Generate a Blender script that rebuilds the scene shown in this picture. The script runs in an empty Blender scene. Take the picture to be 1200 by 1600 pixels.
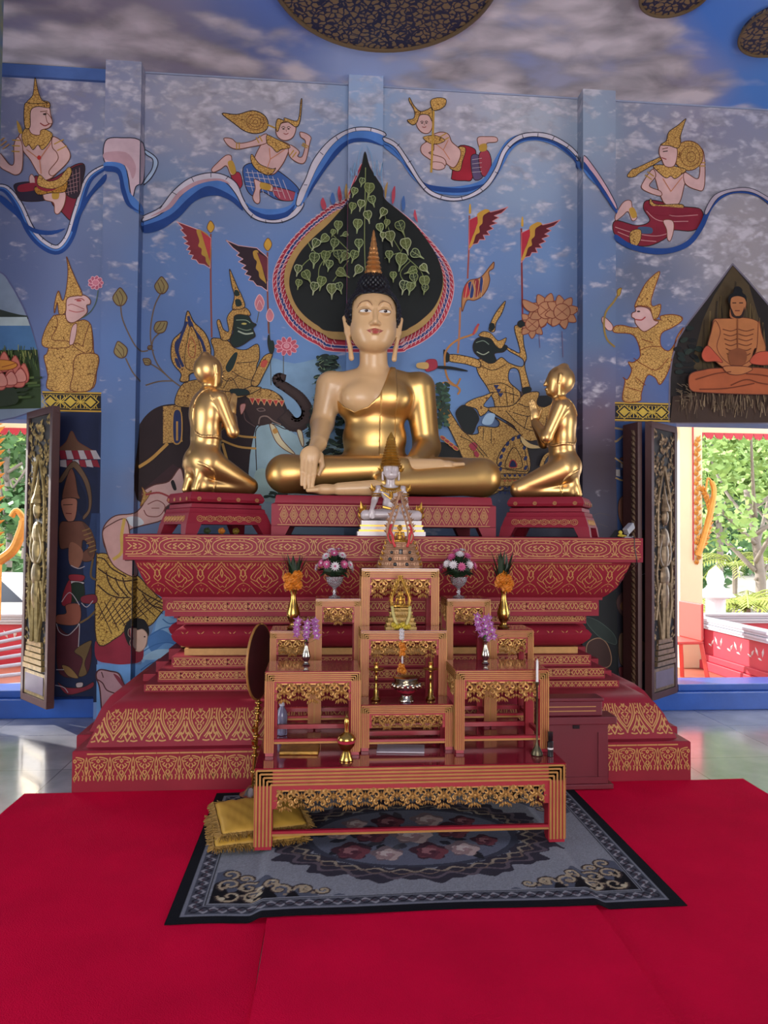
import bpy, bmesh, math, random
import numpy as np
from mathutils import Vector, Matrix, geometry
random.seed(7)
S = bpy.context.scene
COL = S.collection
# ---------------------------------------------------------------- camera
F_PX = 1150.0; CAM = Vector((0, 0, 1.5))
YAW = math.atan(98/1150); PITCH = math.radians(1.6); ROLL = 0.0085
RM = Matrix.Rotation(-YAW, 3, 'Z') @ Matrix.Rotation(math.pi/2+PITCH, 3, 'X') @ Matrix.Rotation(ROLL, 3, 'Z')
cd = bpy.data.cameras.new('camera'); cam = bpy.data.objects.new('camera', cd); COL.objects.link(cam)
cam.matrix_world = Matrix.Translation(CAM) @ RM.to_4x4()
cd.sensor_fit = 'VERTICAL'; cd.sensor_height = 24; cd.lens = 24*F_PX/1600; cd.clip_start = .05; cd.clip_end = 300
S.camera = cam
# ---------------------------------------------------------------- exposure, sky, sun, added fill lamps
S.view_settings.view_transform = 'Standard'; S.view_settings.look = 'None'
S.view_settings.gamma = 1; S.view_settings.use_curve_mapping = False
S.view_settings.exposure = 0.0
try:
    S.cycles.max_bounces = 6; S.cycles.diffuse_bounces = 3; S.cycles.glossy_bounces = 4; S.cycles.transmission_bounces = 6
    S.cycles.sample_clamp_indirect = 4; S.cycles.caustics_reflective = False; S.cycles.caustics_refractive = False
    S.cycles.use_denoising = True
except Exception: pass
wd = bpy.data.worlds.new('sky'); S.world = wd; wd.use_nodes = True
wn = wd.node_tree.nodes; wl = wd.node_tree.links
bg = wn['Background']; bg.inputs[0].default_value = (.93, .96, 1, 1); bg.inputs[1].default_value = 4.5
def light(name, kind, loc, rot, power, color=(1, 1, 1), size=None, angle=None):
    l = bpy.data.lights.new(name, kind); l.energy = power; l.color = color
    if kind == 'AREA': l.shape = 'RECTANGLE'; l.size, l.size_y = size
    if kind == 'SUN': l.angle = angle
    o = bpy.data.objects.new(name, l); COL.objects.link(o); o.location = loc
    o.rotation_euler = Vector(rot).to_track_quat('-Z', 'Y').to_euler()
    return o
light('sun', 'SUN', (-9, 12, 6), (.80, -.50, -.37), 9.0, (1, .95, .86), angle=.02)
light('rear_fill', 'AREA', (0.4, -5.6, 2.3), (0, 1, .22), 400, (1, .94, .88), (5.5, 3.6))  # added area lamp behind the camera, fills the hall from the unseen entrance end
light('left_side_fill', 'AREA', (-5.2, 2.2, 1.7), (1, .35, -.06), 75, (.9, .95, 1), (2.2, 2.4))  # added fill lamp just inside an unseen left window, balances the interior
light('right_side_fill', 'AREA', (6.0, 2.8, 1.7), (-1, .3, -.06), 60, (1, .96, .9), (2.2, 2.4))  # its counterpart on the right, also an added fill out of view
# ---------------------------------------------------------------- helpers
def ray(px, py):
    return RM @ Vector(((px-600)/F_PX, -(py-800)/F_PX, -1))
def P(px, py, Y=None, z=None, X=None):
    d = ray(px, py)
    t = Y/d.y if Y is not None else ((z-1.5)/d.z if z is not None else X/d.x)
    return CAM + d*t
def lin(h):
    if not isinstance(h, str): return tuple(h)[:3]
    v = [int(h[i:i+2], 16)/255 for i in (0, 2, 4)]
    return tuple(c/12.92 if c <= .04045 else ((c+.055)/1.055)**2.4 for c in v)
def nt(m): return m.node_tree.nodes, m.node_tree.links
def mat(name, col, rough=.5, metal=0., var=0., vs=8., bump=0., bs=60., spec=.5, trans=0., coat=0., col2=None, emit=0, sheen=0, aniso=None):
    m = bpy.data.materials.new(name); m.use_nodes = True; N, L = nt(m); b = N['Principled BSDF']
    c = lin(col); b.inputs['Base Color'].default_value = (*c, 1)
    b.inputs['Roughness'].default_value = rough; b.inputs['Metallic'].default_value = metal
    b.inputs['Specular IOR Level'].default_value = spec; b.inputs['Transmission Weight'].default_value = trans
    b.inputs['Coat Weight'].default_value = coat; b.inputs['Coat Roughness'].default_value = .08
    if sheen: b.inputs['Sheen Weight'].default_value = sheen
    tc = None
    if var or bump or col2:
        tc = N.new('ShaderNodeTexCoord')
    if var or col2:
        n = N.new('ShaderNodeTexNoise'); n.inputs['Scale'].default_value = vs; n.inputs['Detail'].default_value = 5
        L.new(tc.outputs['Object'], n.inputs['Vector'])
        r = N.new('ShaderNodeMapRange'); r.inputs[1].default_value = .3; r.inputs[2].default_value = .7
        L.new(n.outputs['Fac'], r.inputs[0])
        mx = N.new('ShaderNodeMix'); mx.data_type = 'RGBA'
        c2 = lin(col2) if col2 else tuple(x*(1-var) for x in c)
        mx.inputs[6].default_value = (*c2, 1); mx.inputs[7].default_value = (*c, 1)
        L.new(r.outputs[0], mx.inputs[0]); L.new(mx.outputs[2], b.inputs['Base Color'])
    if bump:
        n2 = N.new('ShaderNodeTexNoise'); n2.inputs['Scale'].default_value = bs; n2.inputs['Detail'].default_value = 4
        L.new(tc.outputs['Object'], n2.inputs['Vector'])
        bp = N.new('ShaderNodeBump'); bp.inputs['Strength'].default_value = bump; bp.inputs['Distance'].default_value = .01
        L.new(n2.outputs['Fac'], bp.inputs['Height']); L.new(bp.outputs[0], b.inputs['Normal'])
    return m
def tag(o, label=None, cat=None, group=None, kind=None):
    if label: o['label'] = label
    if cat: o['category'] = cat
    if group: o['group'] = group
    if kind: o['kind'] = kind
    return o
def empty(name, loc=(0, 0, 0), rz=0, label=None, cat=None, group=None):
    o = bpy.data.objects.new(name, None); COL.objects.link(o); o.location = loc; o.rotation_euler = (0, 0, rz)
    o.empty_display_size = .05
    return tag(o, label, cat, group)
def smooth_pts(pts, n=6, closed=False):
    pts = [np.array(p, float) for p in pts]; k = len(pts); out = []
    if k < 3: return pts
    rng = range(k if closed else k-1)
    for i in rng:
        if closed: p0, p1, p2, p3 = pts[(i-1) % k], pts[i], pts[(i+1) % k], pts[(i+2) % k]
        else: p0, p1, p2, p3 = pts[max(i-1, 0)], pts[i], pts[i+1], pts[min(i+2, k-1)]
        for j in range(n):
            t = j/n
            out.append(.5*((2*p1)+(p2-p0)*t+(2*p0-5*p1+4*p2-p3)*t*t+(3*p1-p0-3*p2+p3)*t**3))
    if not closed: out.append(pts[-1])
    return out
class MB:
    def __init__(s): s.v = []; s.f = []; s.m = []; s.c = []; s.cur = 0; s.T = None
    def V(s, p):
        p = Vector(p)
        if s.T is not None: p = s.T @ p
        s.v.append(p[:]); return len(s.v)-1
    def Fc(s, idx, mi=None, col=None):
        s.f.append(tuple(idx)); s.m.append(s.cur if mi is None else mi); s.c.append(col)
    def quad(s, a, b, c, d, mi=None, col=None): s.Fc([s.V(a), s.V(b), s.V(c), s.V(d)], mi, col)
    def box(s, x0, x1, y0, y1, z0, z1, mi=None, col=None):
        i = [s.V(p) for p in ((x0, y0, z0), (x1, y0, z0), (x1, y1, z0), (x0, y1, z0), (x0, y0, z1), (x1, y0, z1), (x1, y1, z1), (x0, y1, z1))]
        for q in ((3, 2, 1, 0), (4, 5, 6, 7), (0, 1, 5, 4), (1, 2, 6, 5), (2, 3, 7, 6), (3, 0, 4, 7)): s.Fc([i[k] for k in q], mi, col)
    def bar(s, a, b, w, h, mi=None, up=(0, 0, 1)):
        a, b = Vector(a), Vector(b); d = (b-a).normalized(); u = Vector(up); r = d.cross(u)
        if r.length < 1e-4: r = d.cross(Vector((0, 1, 0)))
        r.normalize(); u = r.cross(d)
        i = [s.V(p+r*sx*w/2+u*sz*h/2) for p in (a, b) for sx, sz in ((-1, -1), (1, -1), (1, 1), (-1, 1))]
        for q in ((0, 1, 2, 3), (7, 6, 5, 4), (0, 4, 5, 1), (1, 5, 6, 2), (2, 6, 7, 3), (3, 7, 4, 0)): s.Fc([i[k] for k in q], mi)
    def tube(s, pts, r, n=8, mi=None, flat=1., cap=True, up=None, col=None):
        pts = [Vector(p) for p in pts]; k = len(pts)
        rr = r if hasattr(r, '__len__') else [r]*k
        rings = []; pu = None
        for i, p in enumerate(pts):
            d = (pts[min(i+1, k-1)]-pts[max(i-1, 0)])
            if d.length < 1e-9: d = Vector((0, 0, 1))
            d.normalize()
            if up is not None: a = Vector(up)
            elif pu is None: a = Vector((0, 0, 1)) if abs(d.z) < .9 else Vector((0, 1, 0))
            else: a = pu
            x = a-d*a.dot(d)
            if x.length < 1e-6: x = d.orthogonal()
            x.normalize(); y = d.cross(x); pu = x
            rings.append([s.V(p+(x*math.cos(2*math.pi*j/n)*flat+y*math.sin(2*math.pi*j/n))*rr[i]) for j in range(n)])
        for a, b in zip(rings, rings[1:]):
            for j in range(n): s.Fc([a[j], a[(j+1) % n], b[(j+1) % n], b[j]], mi, col)
        if cap: s.Fc(rings[0][::-1], mi, col); s.Fc(rings[-1], mi, col)
    def lathe(s, prof, c=(0, 0, 0), n=24, mi=None, sx=1, sy=1, flute=0, fa=0):
        rings = []
        for r, z in prof:
            rings.append([s.V((c[0]+sx*r*(1+fa*math.cos(flute*a))*math.cos(a), c[1]+sy*r*(1+fa*math.cos(flute*a))*math.sin(a), c[2]+z)) for a in [2*math.pi*j/n for j in range(n)]])
        for a, b in zip(rings, rings[1:]):
            for j in range(n): s.Fc([a[j], a[(j+1) % n], b[(j+1) % n], b[j]], mi)
        if prof[0][0] > 1e-5: s.Fc(rings[0][::-1], mi)
        if prof[-1][0] > 1e-5: s.Fc(rings[-1], mi)
    def ell(s, c, r, n=12, m=8, mi=None, col=None, rot=None):
        c = Vector(c); rings = []
        R_ = rot or Matrix.Identity(3)
        for i in range(m+1):
            t = math.pi*i/m
            rings.append([s.V(c+R_ @ Vector((r[0]*math.sin(t)*math.cos(2*math.pi*j/n), r[1]*math.sin(t)*math.sin(2*math.pi*j/n), r[2]*math.cos(t)))) for j in range(n)])
        for a, b in zip(rings, rings[1:]):
            for j in range(n): s.Fc([b[j], b[(j+1) % n], a[(j+1) % n], a[j]], mi, col)
    def prism(s, pts, y0, y1, mi=None, col=None):
        """outline in (x,z), extruded in y"""
        tri = geometry.tessellate_polygon([[Vector((p[0], p[1], 0)) for p in pts]])
        a = [s.V((p[0], y0, p[1])) for p in pts]; b = [s.V((p[0], y1, p[1])) for p in pts]
        for t in tri: s.Fc([a[k] for k in t], mi, col); s.Fc([b[k] for k in reversed(t)], mi, col)
        k = len(pts)
        for i in range(k): s.Fc([a[i], b[i], b[(i+1) % k], a[(i+1) % k]], mi, col)
    def build(s, name, mats, parent=None, smooth=False, fix=True, loc=None, doubles=True):
        me = bpy.data.meshes.new(name); me.from_pydata(s.v, [], s.f)
        if not isinstance(mats, (list, tuple)): mats = [mats]
        for m in mats: me.materials.append(m)
        me.polygons.foreach_set('material_index', s.m)
        if any(c is not None for c in s.c):
            at = me.color_attributes.new('Col', 'FLOAT_COLOR', 'CORNER'); buf = []
            for c, f in zip(s.c, s.f):
                if c is None: c = (1, 1, 1, 1)
                if isinstance(c, list):
                    for cc in c: buf.extend(cc)
                else: buf.extend(tuple(c)*len(f))
            at.data.foreach_set('color', buf)
        if fix:
            bm = bmesh.new(); bm.from_mesh(me)
            if doubles: bmesh.ops.remove_doubles(bm, verts=bm.verts, dist=1e-5)
            bmesh.ops.recalc_face_normals(bm, faces=bm.faces); bm.to_mesh(me); bm.free()
        if smooth:
            me.polygons.foreach_set('use_smooth', [True]*len(me.polygons))
            if smooth is not True: me.set_sharp_from_angle(angle=math.radians(smooth))
        me.update()
        o = bpy.data.objects.new(name, me); COL.objects.link(o)
        if parent: o.parent = parent
        if loc: o.location = loc
        return o
def children(o): return [c for c in list(bpy.data.objects) if c.parent == o]
def copy_tree(o, parent=None):
    kids = [c for c in KIDS.get(o.name, [])] if False else children(o)
    c = o.copy(); COL.objects.link(c); c.parent = parent
    for ch in kids: copy_tree(ch, c)
    return c
def bevel(o, w, seg=2):
    m = o.modifiers.new('b', 'BEVEL'); m.width = w; m.segments = seg; m.limit_method = 'ANGLE'; m.angle_limit = math.radians(40)
    return o
# ---------------------------------------------------------------- materials
M = {}
def carpaint(name, c1, rough=.35): M[name] = mat(name, c1, rough, var=.12, vs=5)
M['mural'] = mat('mural_paint', 'ffffff', .6)
def _mural():
    N, L = nt(M['mural']); b = N['Principled BSDF']; b.inputs['Specular IOR Level'].default_value = .25
    a = N.new('ShaderNodeVertexColor'); a.layer_name = 'Col'
    tc = N.new('ShaderNodeTexCoord')
    v = N.new('ShaderNodeTexVoronoi'); v.feature = 'DISTANCE_TO_EDGE'; v.inputs['Scale'].default_value = 40
    mp = N.new('ShaderNodeMapping'); mp.inputs['Scale'].default_value = (1, .02, 1.2)
    L.new(tc.outputs['Object'], mp.inputs[0]); L.new(mp.outputs[0], v.inputs['Vector'])
    r = N.new('ShaderNodeMapRange'); r.inputs[1].default_value = .02; r.inputs[2].default_value = .06; L.new(v.outputs['Distance'], r.inputs[0])
    mxa = N.new('ShaderNodeMath'); mxa.operation = 'MAXIMUM'; L.new(a.outputs['Alpha'], mxa.inputs[0]); L.new(r.outputs[0], mxa.inputs[1])
    dk = N.new('ShaderNodeMix'); dk.data_type = 'RGBA'; dk.blend_type = 'MULTIPLY'; dk.inputs[0].default_value = 1; dk.inputs[7].default_value = (.22, .12, .07, 1)
    L.new(a.outputs['Color'], dk.inputs[6])
    m = N.new('ShaderNodeMix'); m.data_type = 'RGBA'; L.new(mxa.outputs[0], m.inputs[0]); L.new(dk.outputs[2], m.inputs[6]); L.new(a.outputs['Color'], m.inputs[7])
    n = N.new('ShaderNodeTexNoise'); n.inputs['Scale'].default_value = 7; n.inputs['Detail'].default_value = 4; L.new(tc.outputs['Object'], n.inputs['Vector'])
    r2 = N.new('ShaderNodeMapRange'); r2.inputs[1].default_value = .3; r2.inputs[2].default_value = .7; r2.inputs[3].default_value = .84; r2.inputs[4].default_value = 1.08; L.new(n.outputs['Fac'], r2.inputs[0])
    mm = N.new('ShaderNodeVectorMath'); mm.operation = 'SCALE'; L.new(m.outputs[2], mm.inputs[0]); L.new(r2.outputs[0], mm.inputs['Scale'])
    L.new(mm.outputs[0], b.inputs['Base Color'])
_mural()
def cloudmat(name, cloud, scale, plane='xz', rough=.6, op=.85):
    m = mat(name, 'ffffff', rough); N, L = nt(m); b = N['Principled BSDF']; b.inputs['Specular IOR Level'].default_value = .3
    a = N.new('ShaderNodeVertexColor'); a.layer_name = 'Col'; tc = N.new('ShaderNodeTexCoord')
    mp = N.new('ShaderNodeMapping'); mp.inputs['Scale'].default_value = (1, 1, 1.7) if plane == 'xz' else (.8, 1.3, 1)
    L.new(tc.outputs['Object'], mp.inputs[0])
    def noi(sc, d, dist=0., ro=.5):
        n = N.new('ShaderNodeTexNoise'); n.inputs['Scale'].default_value = sc; n.inputs['Detail'].default_value = d; n.inputs['Distortion'].default_value = dist
        n.inputs['Roughness'].default_value = ro
        L.new(mp.outputs[0], n.inputs['Vector']); return n.outputs['Fac']
    def mth(op, x, y):
        q = N.new('ShaderNodeMath'); q.operation = op
        for k, i in enumerate((x, y)):
            if isinstance(i, (int, float)): q.inputs[k].default_value = i
            else: L.new(i, q.inputs[k])
        return q.outputs[0]
    n1 = noi(scale, 4.5, .2, .5)
    # puffs: rounded billows from voronoi, only where the broad noise is thick
    vo = N.new('ShaderNodeTexVoronoi'); vo.feature = 'SMOOTH_F1'; vo.inputs['Scale'].default_value = scale*2.4; vo.inputs['Smoothness'].default_value = .6
    va = N.new('ShaderNodeVectorMath'); va.operation = 'MULTIPLY_ADD'; va.inputs[1].default_value = (.35, .35, .35)
    nn = N.new('ShaderNodeTexNoise'); nn.inputs['Scale'].default_value = scale*2; nn.inputs['Detail'].default_value = 4; L.new(mp.outputs[0], nn.inputs['Vector'])
    L.new(nn.outputs['Color'], va.inputs[0]); L.new(mp.outputs[0], va.inputs[2]); L.new(va.outputs[0], vo.inputs['Vector'])
    puff = mth('SUBTRACT', 1.0, vo.outputs['Distance'])
    s = mth('ADD', mth('MULTIPLY', n1, 1.0), mth('MULTIPLY', puff, .32))
    thr = mth('SUBTRACT', .84, mth('MULTIPLY', a.outputs['Alpha'], .29))
    d = mth('MULTIPLY', mth('SUBTRACT', s, thr), 5.5)
    r = N.new('ShaderNodeMapRange'); r.interpolation_type = 'SMOOTHSTEP'; L.new(d, r.inputs[0]); r.inputs[1].default_value = -.05; r.inputs[2].default_value = 1.15; r.inputs[4].default_value = op
    shade = N.new('ShaderNodeMapRange'); L.new(mth('ADD', mth('MULTIPLY', noi(scale*1.7, 5, .6), .7), mth('MULTIPLY', puff, .45)), shade.inputs[0]); shade.inputs[1].default_value = .42; shade.inputs[2].default_value = .74; shade.inputs[3].default_value = .38; shade.inputs[4].default_value = 1.05
    cc = N.new('ShaderNodeVectorMath'); cc.operation = 'SCALE'; cc.inputs[0].default_value = lin(cloud); L.new(shade.outputs[0], cc.inputs['Scale'])
    m2 = N.new('ShaderNodeMix'); m2.data_type = 'RGBA'; L.new(r.outputs[0], m2.inputs[0]); L.new(a.outputs['Color'], m2.inputs[6]); L.new(cc.outputs[0], m2.inputs[7])
    L.new(m2.outputs[2], b.inputs['Base Color'])
    bp = N.new('ShaderNodeBump'); bp.inputs['Strength'].default_value = .12; bp.inputs['Distance'].default_value = .004
    L.new(noi(40, 3), bp.inputs['Height']); L.new(bp.outputs[0], b.inputs['Normal'])
    return m
M['wallclouds'] = cloudmat('wall_painted_clouds', 'c8c0c8', 3.4, op=.6)
M['ceilclouds'] = cloudmat('ceiling_painted_clouds', 'e6dadc', 1.25, 'xy', op=.95)
# ---------------------------------------------------------------- room shell
YP, YF = 6.2, 6.06
ZC = 5.33
def bx(px, py): return P(px, py, Y=YF).x
PIL = [(bx(165, 112), bx(221, 112)), (bx(545, 130), bx(599, 130)), (bx(911, 157), bx(962, 155))]
XOL = P(41, 800, Y=YP).x; XOR = P(1057, 800, Y=YP).x      # inner edges of the two openings
XWL, XWR = -5.4, 6.2
ZS = .205                                              # sill height
ZTL = P(20, 655, Y=YP).z; ZTR = P(1130, 662, Y=YP).z
WC = [(100,150,'5e6080',.75),(30,220,'5f6484',.6),(60,330,'5a658c',.5),(40,430,'50608c',.15),(110,560,'4c6094',.1),(120,420,'54648e',.2),
 (190,200,'6a7290',.6),(190,320,'60749c',.5),(190,550,'4a72ae',.08),(185,800,'4a6ea4',.0),(180,700,'4c74ac',0),
 (300,180,'7c7e92',.9),(420,150,'80808f',.9),(260,300,'607699',.6),(260,400,'4e74ac',.4),(340,450,'4a76b6',.12),(420,560,'4c7abc',.05),(270,520,'486ea8',.1),
 (480,420,'4c76b2',.2),(500,250,'6c7ea0',.75),(570,180,'6c86a8',.55),(700,200,'84869a',.95),(820,200,'8890a0',.95),(820,300,'748cac',.75),(760,400,'5478ac',.55),(850,400,'567cae',.55),(850,500,'466ea8',.2),(760,560,'466ea8',.2),
 (850,580,'5878a4',.3),(850,640,'303444',.05),(850,760,'30303c',0),(935,200,'6c8098',.5),(935,400,'506f9c',.45),(935,520,'4c688e',.5),(935,590,'5c5a78',.45),(935,650,'5e4858',.25),(935,720,'34242e',.1),(935,900,'281c26',0),
 (1000,180,'68708a',.75),(1080,200,'706e84',.85),(1080,330,'80808e',.95),(1000,300,'6a7086',.8),(1000,430,'586078',.6),(1000,560,'3f5c94',.15),(1060,600,'3c5890',.15),(1150,360,'8c8488',1.),(1190,480,'88807f',1.),
 (420,700,'7898b0',.1),(420,760,'90aab4',.15),(480,560,'5080b8',.05),(700,620,'5080b8',.1),(250,980,'5c8cc8',.05),(230,700,'4a6ea4',0),(180,1050,'5c88cc',0),(120,900,'20294a',0),(224,880,'5a6a88',0),(224,760,'5a6a90',0),(224,1000,'50607c',0)]
WCA = np.array([(a, b, *lin(c), d) for a, b, c, d in WC])
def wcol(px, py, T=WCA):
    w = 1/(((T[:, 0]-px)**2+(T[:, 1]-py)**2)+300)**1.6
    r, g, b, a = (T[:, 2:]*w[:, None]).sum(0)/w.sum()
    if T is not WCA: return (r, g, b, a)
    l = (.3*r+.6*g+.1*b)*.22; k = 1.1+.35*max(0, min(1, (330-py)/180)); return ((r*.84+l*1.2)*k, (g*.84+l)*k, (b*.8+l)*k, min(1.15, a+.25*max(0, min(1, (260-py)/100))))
def toPx(p):
    q = RM.transposed() @ (Vector(p)-CAM); return 600+F_PX*q.x/-q.z, 800-F_PX*q.y/-q.z
def wallgrid(mb, x0, x1, z0, z1, Y, st=.12):
    nx = max(1, int((x1-x0)/st)); nz = max(1, int((z1-z0)/st))
    idx = [[mb.V((x0+(x1-x0)*i/nx, Y, z0+(z1-z0)*j/nz)) for i in range(nx+1)] for j in range(nz+1)]
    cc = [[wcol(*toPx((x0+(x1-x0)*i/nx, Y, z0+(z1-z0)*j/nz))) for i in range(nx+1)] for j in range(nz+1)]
    for j in range(nz):
        for i in range(nx):
            mb.Fc([idx[j][i], idx[j][i+1], idx[j+1][i+1], idx[j+1][i]], col=[cc[j][i], cc[j][i+1], cc[j+1][i+1], cc[j+1][i]])
wb = MB()
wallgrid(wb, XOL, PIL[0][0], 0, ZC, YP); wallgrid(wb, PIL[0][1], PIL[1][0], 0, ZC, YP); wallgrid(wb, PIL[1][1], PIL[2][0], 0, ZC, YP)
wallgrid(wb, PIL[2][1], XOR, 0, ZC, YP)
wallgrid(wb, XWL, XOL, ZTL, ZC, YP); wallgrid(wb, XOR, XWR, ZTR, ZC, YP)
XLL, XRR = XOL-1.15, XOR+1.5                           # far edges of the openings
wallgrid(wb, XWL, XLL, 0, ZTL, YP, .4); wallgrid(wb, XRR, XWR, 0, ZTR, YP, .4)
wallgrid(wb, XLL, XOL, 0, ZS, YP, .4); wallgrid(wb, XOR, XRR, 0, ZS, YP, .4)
TH = .24
blue = (*lin('31599c'), 0.)
for (a, b, zt) in ((XLL, XOL, ZTL), (XOR, XRR, ZTR)):  # reveals
    wb.quad((a, YP, ZS), (a, YP+TH, ZS), (a, YP+TH, zt), (a, YP, zt), col=blue); wb.quad((b, YP, ZS), (b, YP+TH, ZS), (b, YP+TH, zt), (b, YP, zt), col=blue)
    wb.quad((a, YP, zt), (b, YP, zt), (b, YP+TH, zt), (a, YP+TH, zt), col=blue); wb.quad((a, YP, ZS), (b, YP, ZS), (b, YP+TH, ZS), (a, YP+TH, ZS), col=blue)
def outer(x0, x1, z0, z1): wb.quad((x0, YP+TH, z0), (x1, YP+TH, z0), (x1, YP+TH, z1), (x0, YP+TH, z1), col=(*lin('d8d4cc'), 0))
outer(XWL, XLL, 0, ZC+.6); outer(XLL, XOL, ZTL, ZC+.6); outer(XLL, XOL, -.3, ZS); outer(XOL, XOR, 0, ZC+.6); outer(XOR, XRR, ZTR, ZC+.6); outer(XOR, XRR, -.3, ZS); outer(XRR, XWR, 0, ZC+.6)
wall = wb.build('wall_back', M['wallclouds'], fix=False); wall['kind'] = 'structure'; wall['label'] = 'back wall painted as a blue cloudy sky'
for k, (a, b) in enumerate(PIL):
    pb = MB(); wallgrid(pb, a, b, 0, ZC, YF)
    for x in (a, b):
        nz = 40; sc = .62 if (k == 1) else .8
        for j in range(nz):
            z0, z1 = ZC*j/nz, ZC*(j+1)/nz; c = wcol(*toPx((x, YF, (z0+z1)/2)))
            pb.quad((x, YF, z0), (x, YP, z0), (x, YP, z1), (x, YF, z1), col=c)
    o = pb.build('pilaster', M['wallclouds'], fix=False); o['kind'] = 'structure'
    o['label'] = ['painted pilaster left of the kneeling statues, beside the carved shutter', 'painted pilaster directly behind the large statue', 'painted pilaster on the right, dark purple in its lower half'][k]
# ceiling
cb = MB()
CC = [(0,60,'6c6a80',.9),(200,20,'7c7686',.9),(380,40,'566490',.5),(560,90,'8c9cc0',.5),(300,100,'807a8a',.8),(440,20,'4c66a4',.3),(700,110,'909cba',.8),(820,40,'7a86ac',.9),(1000,60,'7a80a0',1.),(1110,30,'3c6ab4',.05),(1190,150,'4878bc',.3),(1060,140,'8a86a0',1.),(900,140,'9494a6',1.),(650,-200,'6478a8',.8),(0,-300,'6478a8',.8),(1200,-300,'6478a8',.8)]
CCA = np.array([(a, b, *lin(c), d) for a, b, c, d in CC])
nx, ny = 40, 44
X0, X1, Y0, Y1 = XWL, XWR, -6.0, YP+TH
V_ = [[cb.V((X0+(X1-X0)*i/nx, Y0+(Y1-Y0)*j/ny, ZC)) for i in range(nx+1)] for j in range(ny+1)]
def ccol(x, y):
    if y < 2.2: return (*lin('7088b4'), .7)
    c = wcol(*toPx((x, y, ZC)), T=CCA); return (c[0]*1.6, c[1]*1.55, c[2]*1.5, min(1.3, c[3]*1.22+.08))
K_ = [[ccol(X0+(X1-X0)*i/nx, Y0+(Y1-Y0)*j/ny) for i in range(nx+1)] for j in range(ny+1)]
for j in range(ny):
    for i in range(nx): cb.Fc([V_[j][i], V_[j+1][i], V_[j+1][i+1], V_[j][i+1]], col=[K_[j][i], K_[j+1][i], K_[j+1][i+1], K_[j][i+1]])
ceil = cb.build('ceiling', M['ceilclouds'], fix=False); ceil['kind'] = 'structure'
M['plain'] = mat('side_wall_plaster', '8e93a8', .7, var=.15, vs=2)
def struct(name, mb, m, label=None, **k):
    o = mb.build(name, m, **k); o['kind'] = 'structure'
    if label: o['label'] = label
    return o
# side walls with tall window openings, rear wall with a wide entrance
for nm, x, s in (('wall_left', XWL, -1), ('wall_right', XWR, 1)):
    b = MB()
    def seg(y0, y1, z0, z1): b.box(min(x, x+s*.3), max(x, x+s*.3), y0, y1, z0, z1)
    seg(-6, 1.1, 0, ZC+.3); seg(3.3, YP+TH, 0, ZC+.3); seg(1.1, 3.3, 0, .3); seg(1.1, 3.3, 2.7, ZC+.3)
    struct(nm, b, M['plain'])
b = MB(); b.box(XWL, -2.4, -6.3, -6, 0, ZC+.3); b.box(3.2, XWR, -6.3, -6, 0, ZC+.3); b.box(-2.4, 3.2, -6.3, -6, 4.2, ZC+.3)
struct('wall_front', b, M['plain'])
b = MB(); b.box(XWL-.3, XWR+.3, -6.3, YP+TH+.9, ZC+.3, ZC+.45)
struct('ceiling_roof_slab', b, M['plain'])
# floor: pale polished marble in large slabs
M['marble'] = mat('marble_floor', 'a9a8ae', .18, var=.22, vs=3.5, col2='85868e', coat=.3)
def _marble():
    N, L = nt(M['marble']); b = N['Principled BSDF']; src = b.inputs['Base Color'].links[0].from_socket
    tc = N.new('ShaderNodeTexCoord'); br = N.new('ShaderNodeTexBrick'); br.offset = 0; br.inputs['Scale'].default_value = 1
    br.inputs['Brick Width'].default_value = .8; br.inputs['Row Height'].default_value = .8; br.inputs['Mortar Size'].default_value = .004; br.inputs['Mortar'].default_value = (.45, .45, .47, 1)
    br.inputs['Color1'].default_value = (1, 1, 1, 1); br.inputs['Color2'].default_value = (.86, .88, .92, 1)
    L.new(tc.outputs['Object'], br.inputs['Vector'])
    m = N.new('ShaderNodeMix'); m.data_type = 'RGBA'; m.blend_type = 'MULTIPLY'; m.inputs[0].default_value = 1
    L.new(src, m.inputs[6]); L.new(br.outputs['Color'], m.inputs[7]); L.new(m.outputs[2], b.inputs['Base Color'])
_marble()
b = MB(); b.box(XWL, XWR, -6, YP+TH, -.1, 0); struct('floor', b, M['marble'])
# blue step running along the foot of the wall
M['bluepaint'] = mat('blue_gloss_paint', '2a55a8', .3, var=.2, vs=6, bump=.1, bs=30)
b = MB(); YB = YP-.10
b.box(XWL, PIL[0][0], YB, YP, 0, .15); b.box(PIL[2][1], XWR, YB, YP, 0, .15)
b.box(XLL, XOL, YP-.03, YP+TH+.02, .15, ZS+.003); b.box(XOR, XRR, YP-.03, YP+TH+.02, .15, ZS+.003)
bevel(struct('baseboard_back', b, M['bluepaint'], 'blue painted step along the foot of the back wall'), .006)
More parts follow.
